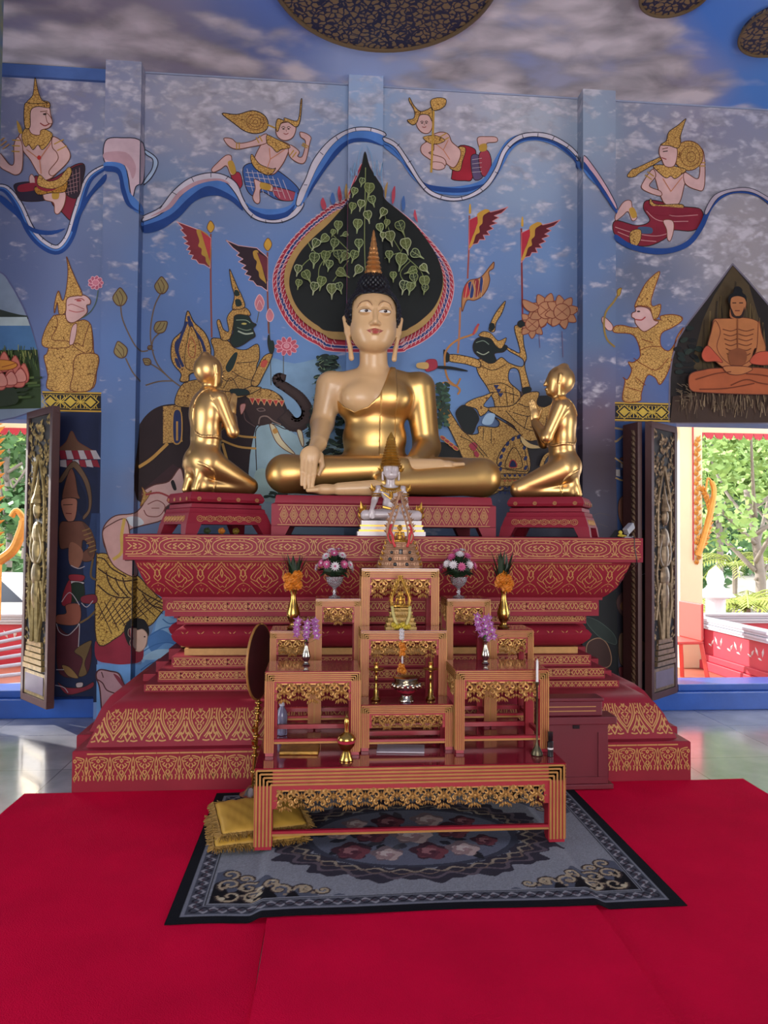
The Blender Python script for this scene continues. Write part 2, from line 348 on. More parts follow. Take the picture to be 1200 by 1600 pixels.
# lintel soffit fascia: red scalloped valance seen outside at the head of each opening is built with the porch
# ---------------------------------------------------------------- mural drawing
REG = [(XWL, PIL[0][0], YP), (*PIL[0], YF), (PIL[0][1], PIL[1][0], YP), (*PIL[1], YF), (PIL[1][1], PIL[2][0], YP), (*PIL[2], YF), (PIL[2][1], XWR, YP)]
SIDES = [(PIL[0][1], 1, 0, 470), (PIL[1][0], -1, 515, 2000), (PIL[2][0], -1, 515, 2000)]
def side_polys(q):
    """the part of a painted shape that runs over the narrow flank of a pilaster"""
    out = []
    for X, s, lo, hi in SIDES:
        if min(x for x, y in q) < lo or max(x for x, y in q) > hi: continue
        w = [P(x, y, X=X) for x, y in q]; poly = clipx([(v.y, v.z) for v in w], YF, YP)
        if len(poly) >= 3: out.append((X, s, poly))
    return out
def clipx(poly, a, b):
    for lim, sg in ((a, 1), (b, -1)):
        out = []
        for i in range(len(poly)):
            p, q = poly[i-1], poly[i]; pi, qi = (p[0]-lim)*sg >= 0, (q[0]-lim)*sg >= 0
            if pi != qi:
                t = (lim-p[0])/(q[0]-p[0]); out.append((lim, p[1]+t*(q[1]-p[1])))
            if qi: out.append(q)
        poly = out
        if len(poly) < 3: return []
    return poly
def nums(s):
    v = [float(t) for t in s.replace(',', ' ').split()]
    return list(zip(v[::2], v[1::2]))
def mcol(c):
    if c[0] == '*': return (*lin(c[1:]), 0.)
    return (*lin(c), 1.)
class Mural:
    layer = 0
    def __init__(s, ox=0, oy=0, sc=1.): Mural.layer += 1; s.bias = .000009*Mural.layer; s.ox, s.oy, s.sc = ox, oy, sc; s.mb = MB(); s.k = 0
    def px(s, p): return [(s.ox+x/s.sc, s.oy+y/s.sc) for x, y in (nums(p) if isinstance(p, str) else p)]
    def fill(s, col, pts, o=None, w=1.3, sharp=False, n=5):
        pp = s.px(pts)
        if not sharp: pp = [tuple(q) for q in smooth_pts(pp, n, True)]
        s.k += 1; e = .0015+.00025*s.k+s.bias
        c = mcol(col)
        for a, b, Y in REG:
            poly = [(P(x, y, Y=Y).x, P(x, y, Y=Y).z) for x, y in pp]
            poly = clipx(poly, a, b)
            if len(poly) < 3: continue
            ix = [s.mb.V((x, Y-e, z)) for x, z in poly]
            for t in geometry.tessellate_polygon([[Vector((x, z, 0)) for x, z in poly]]):
                s.mb.Fc([ix[k] for k in t], col=c)
        for X, sg, poly in side_polys(pp):
            ix = [s.mb.V((X+sg*e, y, z)) for y, z in poly]
            for t in geometry.tessellate_polygon([[Vector((y, z, 0)) for y, z in poly]]): s.mb.Fc([ix[k] for k in t], col=c)
        if o: s.line(o, [((x-s.ox)*s.sc, (y-s.oy)*s.sc) for x, y in pp+[pp[0]]], w, raw=True)
        return s
    def line(s, col, pts, w=1.3, raw=False, taper=0):
        pp = s.px(pts)
        if not raw: pp = [tuple(q) for q in smooth_pts(pp, 5)]
        s.k += 1; e = .0015+.00025*s.k+s.bias; c = mcol(col); n = len(pp)
        for i in range(n-1):
            (x0, y0), (x1, y1) = pp[i], pp[i+1]; L_ = math.hypot(x1-x0, y1-y0)
            if L_ < 1e-3: continue
            w0 = w*(1-taper*i/n); w1 = w*(1-taper*(i+1)/n)
            dx, dy = (x1-x0)/L_, (y1-y0)/L_; x0 -= dx*w*.2; y0 -= dy*w*.2; x1 += dx*w*.2; y1 += dy*w*.2
            q = [(x0-dy*w0/2, y0+dx*w0/2), (x1-dy*w1/2, y1+dx*w1/2), (x1+dy*w1/2, y1-dx*w1/2), (x0+dy*w0/2, y0-dx*w0/2)]
            for a, b, Y in REG:
                poly = clipx([(P(x, y, Y=Y).x, P(x, y, Y=Y).z) for x, y in q], a, b)
                if len(poly) >= 3: s.mb.Fc([s.mb.V((x, Y-e-.00004*(i % 3), z)) for x, z in poly], col=c)
            for X, sg, poly in side_polys(q): s.mb.Fc([s.mb.V((X+sg*(e+.00004*(i % 3)), y, z)) for y, z in poly], col=c)
        return s
    def ell(s, col, x, y, rx, ry, o=None, w=1.2, rot=0, n=14):
        c, d = math.cos(rot), math.sin(rot)
        return s.fill(col, [(x+rx*math.cos(t)*c-ry*math.sin(t)*d, y+rx*math.cos(t)*d+ry*math.sin(t)*c) for t in [2*math.pi*i/n for i in range(n)]], o, w, n=2)
    def done(s, name, label=None):
        o = s.mb.build(name, M['mural'], wall, fix=False)
        if label: o['label'] = label
        return o
DK = '2c1c18'; SK = 'c8a09a'; GD = '*c09450'; GP = 'b08838'; BR = '6a3a20'
# ---------------------------------------------------------------- the painted figures on the wall
# long scarf-like wave running across the upper wall
m = Mural(0, 0, 2)
def band(m, ctr, lightw, darkw):
    """wave: dark blue body below, pale edge on top; ctr in crop coords, widths in full px"""
    pts = smooth_pts(nums(ctr), 6); n = len(pts)
    nr = []
    for i in range(n):
        d = pts[min(i+1, n-1)]-pts[max(i-1, 0)]; d = d/(np.linalg.norm(d)+1e-9); nr.append(np.array([-d[1], d[0]]))
    def off(k): return [tuple(p+q*k*m.sc) for p, q in zip(pts, nr)]
    t = [math.sin(math.pi*i/(n-1))**.35 for i in range(n)]
    def ribb(a, b, col):
        A = [tuple(p+q*a*m.sc*(.35+.65*s_)) for p, q, s_ in zip(pts, nr, t)]; B = [tuple(p+q*b*m.sc*(.35+.65*s_)) for p, q, s_ in zip(pts, nr, t)]
        m.fill(col, A+B[::-1], sharp=True); return A, B
    ribb(-1, darkw*.5, '4a74b4'); ribb(darkw*.35, darkw, '20407e')
    A, B = ribb(-lightw, 0, 'c4bcc6'); m.line('2a2838', A, 1.6, raw=True); m.line('3c4058', B, .8, raw=True)
    ribb(-lightw*.35, lightw*.05, 'b48e96') if lightw > 9 else None
    for i in range(3, n, 4): m.line('2a2838', [A[i], tuple((np.array(A[i])*.55+np.array(B[i])*.45))], .9, raw=True)
band(m, '-20 585 20 590 60 640 95 715 135 760 180 778 215 740 240 660 275 560 330 520', 6, 9)
m.fill('20407e', '0 610 40 640 90 705 150 722 205 715 160 735 100 725 50 675 0 630'); m.fill('20407e', '225 715 250 650 290 590 330 545 330 568 290 610 250 680 232 722')
m.fill('c4a8b0', '330 442 380 432 445 448 447 560 425 585 412 620 390 520 330 512', '2a2838', 1.6)
m.fill('b48e96', '330 478 395 478 425 520 415 560 395 520 330 500'); m.fill('4a74b4', '330 508 385 515 400 560 405 600 440 640 445 672 410 650 390 600 380 545 330 532')
m.fill('20407e', '330 520 375 530 392 590 410 640 443 665 400 645 380 600 368 545 330 536')
m.fill('9cb0c8', '450 468 485 490 494 515 475 555 450 578 455 560 475 530 478 500 458 485', '2a2838', 1.5)
m.fill('20407e', '446 690 520 660 580 610 650 575 700 585 740 615 760 660 720 628 670 612 610 630 560 680 500 720 448 728')
m.fill('4a74b4', '446 688 520 650 580 600 650 560 710 575 750 620 765 655 735 620 680 590 640 585 590 620 530 675 446 706')
m.fill('c4bcc6', '446 678 500 650 540 600 590 560 650 542 700 548 740 575 762 625 790 665 840 688 890 680 925 650 935 620 950 640 925 675 880 696 830 696 790 682 760 650 735 605 700 568 650 562 600 580 550 630 500 672 446 694', '2a2838', 1.5)
m.fill('b48e96', '470 678 520 648 560 600 620 566 690 560 720 578 680 566 620 578 570 610 530 655')
m.fill('4a74b4', '765 632 800 650 860 655 910 640 925 600 932 640 900 668 850 676 800 664'); m.fill('20407e', '775 650 830 672 890 665 922 640 900 678 840 688 800 676')
m.fill('c4bcc6', '925 640 935 600 955 560 980 500 1030 440 1092 405 1150 400 1200 415 1200 428 1150 412 1092 418 1040 455 995 520 965 585 940 640', '2a2838', 1.4)
m.fill('4a74b4', '940 640 965 585 995 520 1040 455 1092 418 1150 412 1200 428 1200 455 1150 442 1095 445 1050 480 1010 535 975 590 945 640')
m.fill('20407e', '960 620 985 580 1015 535 1055 485 1095 450 1150 446 1200 460 1150 436 1095 437 1050 468 1008 528 975 580')
for t_ in ((500,655,508,645),(540,603,552,610),(600,558,606,570),(660,543,660,556),(715,552,706,563),(950,580,960,580),(1000,478,1010,486),(1050,430,1056,440),(1110,402,1112,412),(1160,402,1158,412),(830,690,832,700),(790,672,784,684),(880,690,884,699)): m.line('2a2838', [t_[:2], t_[2:]], 1., raw=True)
m.ox = 600
m.fill('4a74b4', '0 440 30 455 70 510 120 570 180 585 250 582 310 560 345 500 385 440 440 420 500 424 560 450 610 500 650 540 700 600 725 640 725 665 690 610 640 560 600 510 540 462 480 442 430 448 395 475 365 530 330 580 270 608 200 612 140 596 90 560 50 505 0 462')
m.fill('20407e', '0 455 35 475 80 540 130 590 200 604 270 600 325 572 300 580 240 590 170 585 120 570 70 520 20 462'); m.fill('20407e', '360 500 400 460 450 440 520 448 580 490 610 530 600 500 550 455 480 432 420 440 375 478')
m.fill('c4bcc6', '0 432 40 452 80 508 115 565 150 600 210 620 260 612 310 580 345 530 370 470 410 430 460 417 520 424 580 458 610 492 608 502 570 465 515 438 460 430 415 444 380 480 355 540 320 590 265 622 205 630 145 612 108 575 72 520 35 465 0 444', '2a2838', 1.3)
for t_ in ((40,460,48,452),(75,510,85,505),(130,588,122,596),(180,612,176,624),(240,616,244,628),(300,592,308,600),(345,540,356,545),(385,458,395,466),(430,424,434,436),(480,420,478,432),(530,430,524,442),(575,458,567,468)): m.line('2a2838', [t_[:2], t_[2:]], 1., raw=True)
m.fill('c09aa4', '624 490 650 520 690 580 722 640 722 656 690 604 650 545 622 512', '2a2838', 1.3)
m.fill('20407e', '622 508 650 545 690 604 722 656 722 668 688 618 640 550 620 526')
m.fill('20407e', '722 735 770 765 840 778 900 775 950 750 985 700 1010 640 1050 605 1110 592 1170 604 1220 640 1220 660 1170 620 1110 606 1060 618 1022 655 995 715 955 768 900 792 840 797 770 782 722 755')
m.fill('a89aa4', '1000 660 1030 612 1090 592 1150 594 1220 636 1220 646 1150 606 1090 602 1040 622 1006 672', '2a2838', 1.)
m.done('painted_wave_scarf', 'blue and white scarf wave painted across the wall')

def face3(m, x, y, s, fl=1):
    """small smiling painted face; s half width in crop units"""
    m.line(DK, [(x-.55*s, y-.25*s), (x-.3*s, y-.4*s), (x-.05*s, y-.22*s)], .9); m.line(DK, [(x+.15*s, y-.22*s), (x+.4*s, y-.4*s), (x+.65*s, y-.22*s)], .9)
    m.ell(DK, x-.28*s, y-.08*s, .16*s, .09*s); m.ell(DK, x+.38*s, y-.08*s, .16*s, .09*s)
    m.line('8a3a34', [(x-.25*s, y+.5*s), (x+.05*s, y+.62*s), (x+.35*s, y+.48*s)], 1.2); m.line(BR, [(x+.05*s, y), (x+.1*s, y+.28*s)], .7)
def bands(m, a, b, n, w, col=GP):
    """jewelled bands across a limb from a to b (crop units); w half width"""
    a, b = np.array(a, float), np.array(b, float); d = b-a; nrm = np.array([-d[1], d[0]])/np.linalg.norm(d)
    for i in range(n):
        c = a+d*(i/(max(n-1, 1))); m.line(col, [tuple(c-nrm*w), tuple(c+nrm*w)], 1.8, raw=True)

# flying figure, far left
m = Mural(0, 0, 2)
m.fill('7a2434', '110 550 160 560 235 515 265 520 250 590 235 660 222 690 190 660 165 640 150 600 115 590', DK, 1.4)
m.fill('2c2434', '48 575 110 570 150 595 145 625 70 628 50 600', DK, 1.2); m.fill(SK, '92 555 100 545 110 560 112 580 95 575', BR, 1); m.fill('8a2434', '60 580 110 572 118 592 62 600')
m.fill('30242e', '200 545 262 515 258 570 240 620 200 600', DK, 1.2)
for i in range(5): m.line('a07878', [(205+i*11, 545-i*5), (215+i*9, 610-i*3)], .7); m.line('a07878', [(200, 560+i*11), (250-i*2, 540+i*14)], .7)
m.fill(SK, '138 600 175 598 205 602 202 640 185 668 172 665 168 635 140 625', BR, 1.2); m.fill(GP, '165 602 185 600 183 622 165 622')
m.fill(SK, '60 425 95 410 165 430 200 470 180 540 140 565 118 540 95 500 72 470', BR, 1.3)
m.fill(SK, '58 430 72 460 70 530 52 548 30 540 0 520 0 480 30 515 45 510 45 455', BR, 1.2)
m.fill(SK, '165 430 190 440 218 475 215 505 175 545 160 550 155 535 182 500 178 478 165 462', BR, 1.2)
bands(m, (52, 440), (50, 475), 3, 12); bands(m, (185, 445), (195, 465), 2, 16); bands(m, (20, 460), (5, 440), 3, 12, 'b88440')
m.fill('*b07c30', '112 585 175 580 210 565 205 600 160 605 120 610', DK, 1)
m.fill('8a2434', '112 560 160 575 200 560 180 590 150 600 120 590'); m.fill(GD, '125 548 150 568 185 560 215 525 225 540 205 575 165 592 120 580', DK, .8)
m.fill(GD, '70 425 95 395 160 415 160 440 135 470 120 455 105 470 92 455 80 460', DK, .9)
for q in ((85, 470, 125, 500), (160, 450, 125, 500), (125, 500, 130, 545)): m.line('c07850', [q[:2], q[2:]], 1.2)
m.ell('b03028', 124, 495, 6, 7)
m.fill(SK, '95 335 150 335 160 360 165 385 155 402 130 410 125 425 98 418 90 380', BR, 1.2)
m.fill(SK, '145 355 162 372 165 388 150 385', BR, 1); m.line(BR, '128 352 150 350', 1.2); m.ell(DK, 142, 360, 6, 3); m.line('8a3a34', '128 388 142 396 156 390', 1.8)
m.fill(GD, '78 340 90 322 150 320 156 340 120 336 98 350 96 400 80 400', DK, 1.1); m.fill(GP, '55 380 68 400 72 420 60 415'); 
m.fill(GD, '88 325 105 300 110 255 114 250 122 290 135 318 150 325', DK, 1.1)
for z in (300, 285, 272): m.line(BR, [(108-.0*z, z), (126-(300-z)*.25, z)], .9)
m.done('painted_angel', 'painted flying figure with gold pointed crown at the far left')

# flying figure with a leaf fan
m = Mural(0, 0, 2)
m.fill(GD, '694 355 740 358 790 346 825 360 838 385 830 408 800 418 765 410 730 385', DK, 1.4)
for r_ in (28, 18, 8): m.ell(GD, 798, 382, r_, r_*.85, BR, .9)
m.line(GP, '835 390 870 405', 2.5)
m.fill('3a5a94', '760 525 800 510 862 530 925 580 935 610 900 628 860 622 820 600 795 615 770 590', DK, 1.3)
m.fill('9a2c3c', '722 545 748 540 758 575 745 592 730 570', DK, 1); m.fill('9c4454', '850 585 930 605 912 628 870 622', DK, 1)
for i in range(8): m.line('c8b8b8', [(772+i*16, 528+i*5), (790+i*17, 598+i*4)], .7)
for i in range(4): m.line('c8b8b8', [(768, 540+i*14), (850+i*10, 545+i*18)], .7)
m.fill(SK, '662 530 680 510 705 488 722 488 726 508 738 540 722 548 708 520 690 530 668 540', BR, 1.2); m.fill(GP, '712 510 728 505 738 538 724 545')
m.fill(SK, '795 562 820 572 850 580 850 600 815 592 812 632 800 636 790 618 798 590', BR, 1.2); m.fill(GP, '815 572 845 580 842 596 815 590')
m.fill(SK, '832 425 870 440 905 455 900 480 880 520 850 548 810 530 795 500 815 455', BR, 1.3)
m.fill(SK, '832 420 835 448 780 462 740 468 715 458 700 435 725 436 745 450 790 442', BR, 1.2)
m.fill(SK, '905 455 935 475 930 490 945 490 955 445 940 430 938 415 958 420 972 432 968 450 955 505 935 512 905 490', BR, 1.2)
bands(m, (815, 435), (805, 440), 2, 10); bands(m, (748, 458), (740, 458), 2, 10); bands(m, (912, 480), (920, 486), 2, 10); bands(m, (952, 460), (955, 455), 2, 10)
m.fill(GD, '835 425 860 435 900 455 905 465 880 470 865 478 850 462 835 450', DK, 1)
m.fill(GD, '788 485 812 515 850 530 862 528 850 545 830 548 800 530 785 505', DK, 1)
for q in ((842, 465, 845, 500), (890, 470, 845, 500), (845, 500, 835, 530)): m.line('c07850', [q[:2], q[2:]], 1.1)
m.fill(SK, '875 390 915 385 925 405 915 432 890 442 868 430 862 405', BR, 1.2)
face3(m, 893, 408, 24)
m.fill(GD, '862 400 868 375 888 380 890 372 925 382 935 365 940 318 944 318 938 380 925 400 900 385 880 388 868 415', DK, 1.1)
m.done('painted_angel', 'painted flying figure holding a golden leaf fan')

# flying figure holding a spear, centre right
m = Mural(600, 0, 2)
m.fill('9a2030', '212 545 230 460 282 465 285 500 275 560 250 565 215 562', DK, 1.3); m.fill('5a4a6a', '272 490 300 490 310 550 280 560', DK, 1); m.fill('9c3848', '298 480 322 470 335 500 330 545 308 550 298 520', DK, 1.1)
for i in range(4): m.line('c8b8b8', [(275, 500+i*13), (305, 495+i*14)], .6)
m.fill(GD, '205 525 225 500 232 462 255 465 245 505 235 535', DK, 1); m.fill(SK, '292 432 320 428 350 430 352 444 322 448 320 462 300 466', BR, 1.1); m.fill(GP, '298 455 318 450 320 470 300 474')
m.fill(SK, '130 440 170 415 200 420 212 445 238 470 235 500 215 525 180 500 150 480', BR, 1.3)
m.fill(SK, '118 455 150 440 155 470 140 480 185 495 192 518 160 530 145 515 150 505 118 480', BR, 1.2)
m.fill(SK, '150 508 180 510 190 524 172 532 148 526', BR, 1); bands(m, (182, 425), (190, 438), 2, 14)
for q in ((160, 450, 185, 470), (185, 470, 200, 440), (185, 470, 205, 500)): m.line('c07850', [q[:2], q[2:]], 1.1)
m.fill(GD, '122 430 160 425 190 440 165 452 140 448', DK, .9)
m.fill(SK, '100 365 130 358 148 375 150 400 138 418 118 415 102 395', BR, 1.1); face3(m, 124, 388, 20)
m.fill(GD, '72 378 92 372 95 350 78 318 80 308 92 330 112 350 135 345 148 340 150 380 138 362 112 362 102 385 88 392', DK, 1.1)
m.line(GP, '155 312 153 400 147 540', 3.2); m.fill(GD, '145 318 165 308 192 312 190 332 170 345 152 345', DK, 1)
m.done('painted_angel', 'painted flying figure holding an upright golden spear')

# flying figure with a round drum, right
m = Mural(600, 0, 2)
m.fill('7c2030', '722 690 790 705 830 690 810 650 830 625 930 645 990 655 995 700 960 722 900 720 880 745 830 768 780 765 722 735', DK, 1.4)
for s_ in ('722 710 780 728 850 738 900 725', '730 725 790 748 850 755', '820 660 860 690 950 692', '860 650 900 675 980 672'): m.line('c08888', s_, 1.)
m.fill('40506c', '795 710 835 712 835 730 800 728'); m.fill(GD, '770 725 800 718 802 745 788 770 770 760', DK, .9)
m.fill(SK, '724 670 748 632 770 628 776 650 790 680 775 690 762 662 745 675 724 690', BR, 1.1); m.fill(GP, '765 655 780 650 790 675 775 682')
m.fill(SK, '872 690 900 690 905 715 895 752 885 748 882 718', BR, 1.1)
m.fill(GD, '760 548 775 530 790 525 862 492 864 502 800 540 785 552 765 555', DK, 1)
m.fill(SK, '840 530 870 520 940 535 935 590 918 640 880 640 862 610 850 570', BR, 1.3)
m.fill(SK, '838 530 812 565 805 590 845 610 866 612 862 598 828 582 848 552', BR, 1.2)
m.fill(SK, '938 540 975 560 985 545 985 500 975 465 995 470 1002 520 998 590 975 594 940 575', BR, 1.2); bands(m, (832, 545), (825, 555), 2, 12); bands(m, (992, 520), (992, 510), 2, 10)
m.fill(GD, '832 622 850 640 930 640 928 660 905 668 880 660 850 650 830 640', DK, 1); m.fill('7c2030', '815 650 850 645 920 650 990 655 930 670 850 672')
m.ell(GD, 950, 488, 46, 46, BR, 1.2); m.ell(GD, 955, 490, 30, 32, BR, 1); m.ell(GD, 958, 492, 14, 16, BR, 1)
m.fill(GD, '840 520 880 518 940 530 930 545 908 560 895 552 880 558 862 545', DK, 1)
for q in ((870, 560, 895, 600), (930, 555, 895, 600)): m.line('c07850', [q[:2], q[2:]], 1.1)
m.fill(SK, '865 455 905 455 915 480 905 520 878 522 866 500 858 480', BR, 1.2); m.line(BR, '868 468 885 464', 1.2); m.line(DK, '870 476 884 474', 1.4); m.line('8a3a34', '866 495 880 500', 1.5)
m.fill(GD, '862 455 880 442 888 415 915 395 940 374 938 385 925 425 925 450 915 465 890 458', DK, 1.1)
m.done('painted_angel', 'painted flying figure carrying a round golden drum')

# leaf-shaped bodhi halo
m = Mural(400, 220, 2.5)
OUT = '432 35 445 95 470 150 500 195 545 240 600 290 650 345 700 400 745 460 770 520 775 590 760 650 735 710 690 760 640 795 590 820 548 830 300 825 240 800 180 765 125 715 85 650 65 580 65 520 85 460 130 390 190 325 250 275 310 230 350 195 390 150 410 100'
def scl(s, k, cx=422, cy=520, dy=0): return [(cx+(x-cx)*k, cy+(y-cy)*k+dy) for x, y in nums(s)]
def leafring(m, col, k, edge): m.fill(col, [q for q in scl(OUT2, k)], edge, 1.2)
OUT2 = '498 225 545 262 600 305 650 355 700 410 745 470 768 525 772 590 757 650 730 710 690 757 640 792 590 815 548 826 300 823 240 798 180 765 125 715 88 650 68 585 68 520 90 460 132 395 192 332 250 285 300 250 350 225 425 80'
leafring(m, 'b23044', 1., 'd8a8ac'); leafring(m, '26427e', .955, 'd0b0b8'); leafring(m, 'b23044', .918, 'd8a8ac'); 
# flame scallops
pp = [np.array(q) for q in smooth_pts(scl(OUT2, .98), 3, True)]; cen = np.array([422, 520])
n = len(pp)
for i in range(0, n):
    p = pp[i]; d = p-cen; d = d/np.linalg.norm(d); tdir = np.array([d[1], -d[0]])*(1 if p[0] > 422 else -1)
    if p[1] < 190: continue
    for k0, k1 in ((1.005, .965), (.958, .922), (.921, .872)):
        a = cen+(p-cen)*k0; b = cen+(p-cen)*k1-tdir*(-14)
        m.line('d8b0b0', [tuple(a), tuple((a+b)/2+tdir*4), tuple(b)], 1.)
m.fill('a8854e', scl(OUT2, .872), None)
m.fill('121614', '424 58 440 110 462 150 492 200 500 240 560 290 620 345 670 410 705 470 724 540 718 600 690 660 645 705 600 735 545 752 300 752 240 728 185 685 150 635 132 570 142 510 172 450 220 395 280 340 330 285 366 240 370 200 395 160 412 110', DK, 1.)
for s_ in ('366 200 372 165 368 120 378 150 384 100 392 150 402 70 414 40', '494 195 488 150 492 100 480 150 470 90 462 150 448 70 430 35'):
    m.line('7090b0', s_, 1.4)
for s_, c in (('350 240 345 210 352 180 360 215 362 240', 'a8854e'), ('325 250 318 215 325 190 335 235', 'b24454'), ('298 262 290 235 300 215 310 250', '4466a0'), ('262 282 252 255 262 235 275 270', 'b24454'),
              ('502 240 500 200 512 175 508 215', 'a8854e'), ('530 260 528 215 540 190 540 235', 'b24454'), ('570 285 565 250 575 228 580 270', '4466a0'), ('618 318 612 300 618 282 628 330', 'b24454')):
    m.fill(c, s_)
lg = '8a9a5a'
def leaf(x, y, s, a):
    c, d = math.cos(a), math.sin(a)
    def T(u, v): return (x+(u*c-v*d)*s, y+(u*d+v*c)*s)
    o_ = [T(0, -1), T(.55, -.95), T(.8, -.4), T(.55, .2), T(.15, .7), T(0, 1.5), T(-.12, .7), T(-.55, .2), T(-.8, -.4), T(-.55, -.95)]
    m.fill(random.choice(['4a5428', '3c4624', '2a3320', '565c30']), o_, random.choice(['909c6c', 'a8ac84', '848c58']), 1.1)
    m.line('9aa270', [T(0, -.9), T(0, .9)], .8)
    for v in (-.4, .1): m.line('7c8656', [T(0, v+.2), T(.5, v-.1)], .6); m.line('7c8656', [T(0, v+.2), T(-.5, v-.1)], .6)
for s_ in ('425 520 422 400 424 250 426 120', '360 440 300 440 240 455 190 490 165 530', '360 440 320 400 290 370', '240 455 215 430 205 410', '300 440 250 500 245 560', '500 470 560 450 600 480 640 520 655 560', '560 450 580 400 560 340', '500 300 520 370 560 440', '440 200 420 300', '360 480 330 520 300 560', '600 480 560 530 600 590'):
    m.line('7a8450', s_, 1.3)
for x, y, s, a in ((412,175,14,.2),(440,205,24,.1),(382,215,16,.3),(408,265,18,.2),(375,275,17,.2),(452,250,18,-.3),(435,310,20,-.2),(395,345,22,.1),(400,420,20,0),(320,350,20,.1),(345,382,12,1.2),(300,375,12,.3),(265,400,20,.8),(305,420,20,.2),(232,420,20,.5),(345,470,20,.6),(270,470,22,.2),(320,465,20,-.2),(228,480,24,.1),(165,520,18,.2),(200,545,22,-.5),(168,575,16,.2),(255,570,22,.2),(228,590,20,.2),(295,600,24,.0),(335,535,22,-1.),(395,525,20,.6),(325,590,18,-.3),(380,470,20,.3),(285,505,18,.2),
   (560,360,24,-.4),(520,400,24,-.2),(580,430,26,-.2),(515,470,18,0),(560,490,28,.2),(620,465,22,-1.),(650,520,18,-.7),(600,530,20,1.2),(530,550,16,.0),(570,590,22,.2),(610,560,20,-.2),(650,575,24,-.1),(595,595,20,.2),(490,310,18,.5),(505,350,14,.2),(480,370,18,-.2),(650,600,16,.2),(490,400,14,.1)):
    leaf(x, y, s, a)
m.done('painted_bodhi_halo', 'painted leaf-shaped black halo edged red, white and blue')

# dark tree and pale hill behind the large statue
m = Mural(400, 220, 2.5)
m.fill('7c9cb8', '0 880 150 870 330 875 360 1240 300 1330 0 1330'); m.fill('9ab4bc', '0 1120 90 1110 180 1160 330 1200 340 1400 0 1400 ')
m.fill('a8c0b8', '0 1290 60 1290 120 1340 180 1400 0 1400')
random.seed(3)
for i in range(230):
    t = random.random(); y = 845+440*t; x = 285+random.uniform(-115, 78)*(0.25+t*.65); r = random.uniform(7, 17)
    m.ell(random.choice(['1c2a26', '24342a', '2a3c30', '18221f']), x, y, r*1.4, r*.6, rot=random.uniform(-.6, .6), n=7)
for i in range(160):
    t = random.random(); y = 850+440*t; x = 285+random.uniform(-115, 75)*(0.3+t*.65)
    m.line(random.choice(['5c7258', '46604a', '7a8a66', '304438']), [(x, y), (x+random.uniform(-26, 26), y+random.uniform(-5, 14))], .9)
for i in range(60):
    x, y = random.uniform(700, 740), random.uniform(960, 1130)
    m.ell(random.choice(['24342a', '2a3c30', '3e5a44']), x, y, 14, 7, rot=random.uniform(-1, 1), n=6)
for i in range(16): m.ell('22342a', 60+random.uniform(-20, 60), 1385+random.uniform(-8, 8), 16, 5, n=6, rot=random.uniform(-.4, .4))
m.done('painted_tree', 'dark tree painted behind the large statue')

# banners
def banner(m, pole, fin, c1, c2, pts, inner, edge):
    m.line('8a4a3a', pole, 2.6); m.fill(c1, pts, 'd0a0a0', 1.2, sharp=True); m.fill(GP, edge, None, sharp=False); m.fill(c2, inner, None, sharp=True)
    m.fill('c89838', fin, BR, 1)
m = Mural(200, 320, 3.478)
banner(m, '450 160 450 420 455 720', '430 125 448 88 470 120 450 152', '7c2c34', 'b03a40', '265 92 300 105 380 135 450 180 446 345 415 325 385 320 370 300 345 295 355 275 330 268 340 250 318 245 335 225 305 210 325 200 295 175 318 170 285 135 300 130', '395 140 450 182 446 310', '372 140 400 140 446 185 446 325 425 310 420 285 400 270 400 240 382 225 388 195')
m.done('painted_banner', 'painted red banner furthest left on the wall')
m = Mural(200, 320, 3.478)
banner(m, '758 260 758 460 765 700', '738 220 760 182 782 215 760 252', '2e1c24', '6a2a34', '532 192 600 222 700 235 758 285 758 470 725 445 700 440 680 415 655 410 668 390 635 378 650 360 618 345 640 330 600 310 625 295 590 275 605 262 570 235', '700 258 758 290 758 420', '680 255 705 250 715 290 750 420 740 418 715 395 710 365 695 345 700 310 685 290')
m.done('painted_banner', 'painted black and maroon banner beside the pointed crown of the green giant')
for nm, mx, my, px_, lb in (('painted_banner', 0, 0, 0, 'painted red banner right of the leaf halo, nearer to it'), ('painted_banner', 284, 70, 1, 'painted red banner above the orange lotus')):
    m = Mural(640, 320, 3.478)
    def sh(s): return [(x+mx, y+my) for x, y in nums(s)]
    if px_ == 0: m.line('9a5048', '325 60 322 240 315 400', 2.6)
    else: m.line('803030', '607 130 610 400 615 700', 2.8)
    m.fill('5c1c24', sh('325 82 380 60 410 25 440 40 480 30 535 12 500 45 460 60 485 70 450 90 475 100 435 115 455 130 420 145 435 165 400 165 410 190 380 190 370 210 345 215 322 245'), 'c88080', 1.2, sharp=True)
    m.fill('c09038', sh('368 50 410 25 435 35 400 60 395 100 378 120 380 150 360 165 345 210 322 235 330 200 352 150 365 110 370 80'))
    m.fill('b02c3c', sh('325 85 368 62 370 100 350 150 324 225'), None, sharp=True)
    m.fill('c89838', sh('322 45 325 0 332 0 334 45')); m.done(nm, lb)
m = Mural(640, 320, 3.478)
m.line('a87050', '275 560 270 700 262 805', 3); m.fill('b07a4c', '285 580 288 480 320 415 385 395 440 330 458 312 455 345 430 365 435 410 420 460 390 500 350 520 310 520', BR, 1.4)
m.fill('b03038', '292 500 298 450 318 425 330 470 310 505'); m.fill('26386c', '318 430 335 418 348 460 350 490 330 508 325 470'); m.fill('8c2c34', '350 415 370 405 385 450 372 495 358 500 360 460'); m.fill('26386c', '384 402 395 395 400 450 388 480 382 450')
for i in range(5): m.line('d0a070', [(300+i*22, 515-i*3), (315+i*22, 430-i*8)], .9)
m.done('painted_banner', 'painted striped gold pennant above the archer')

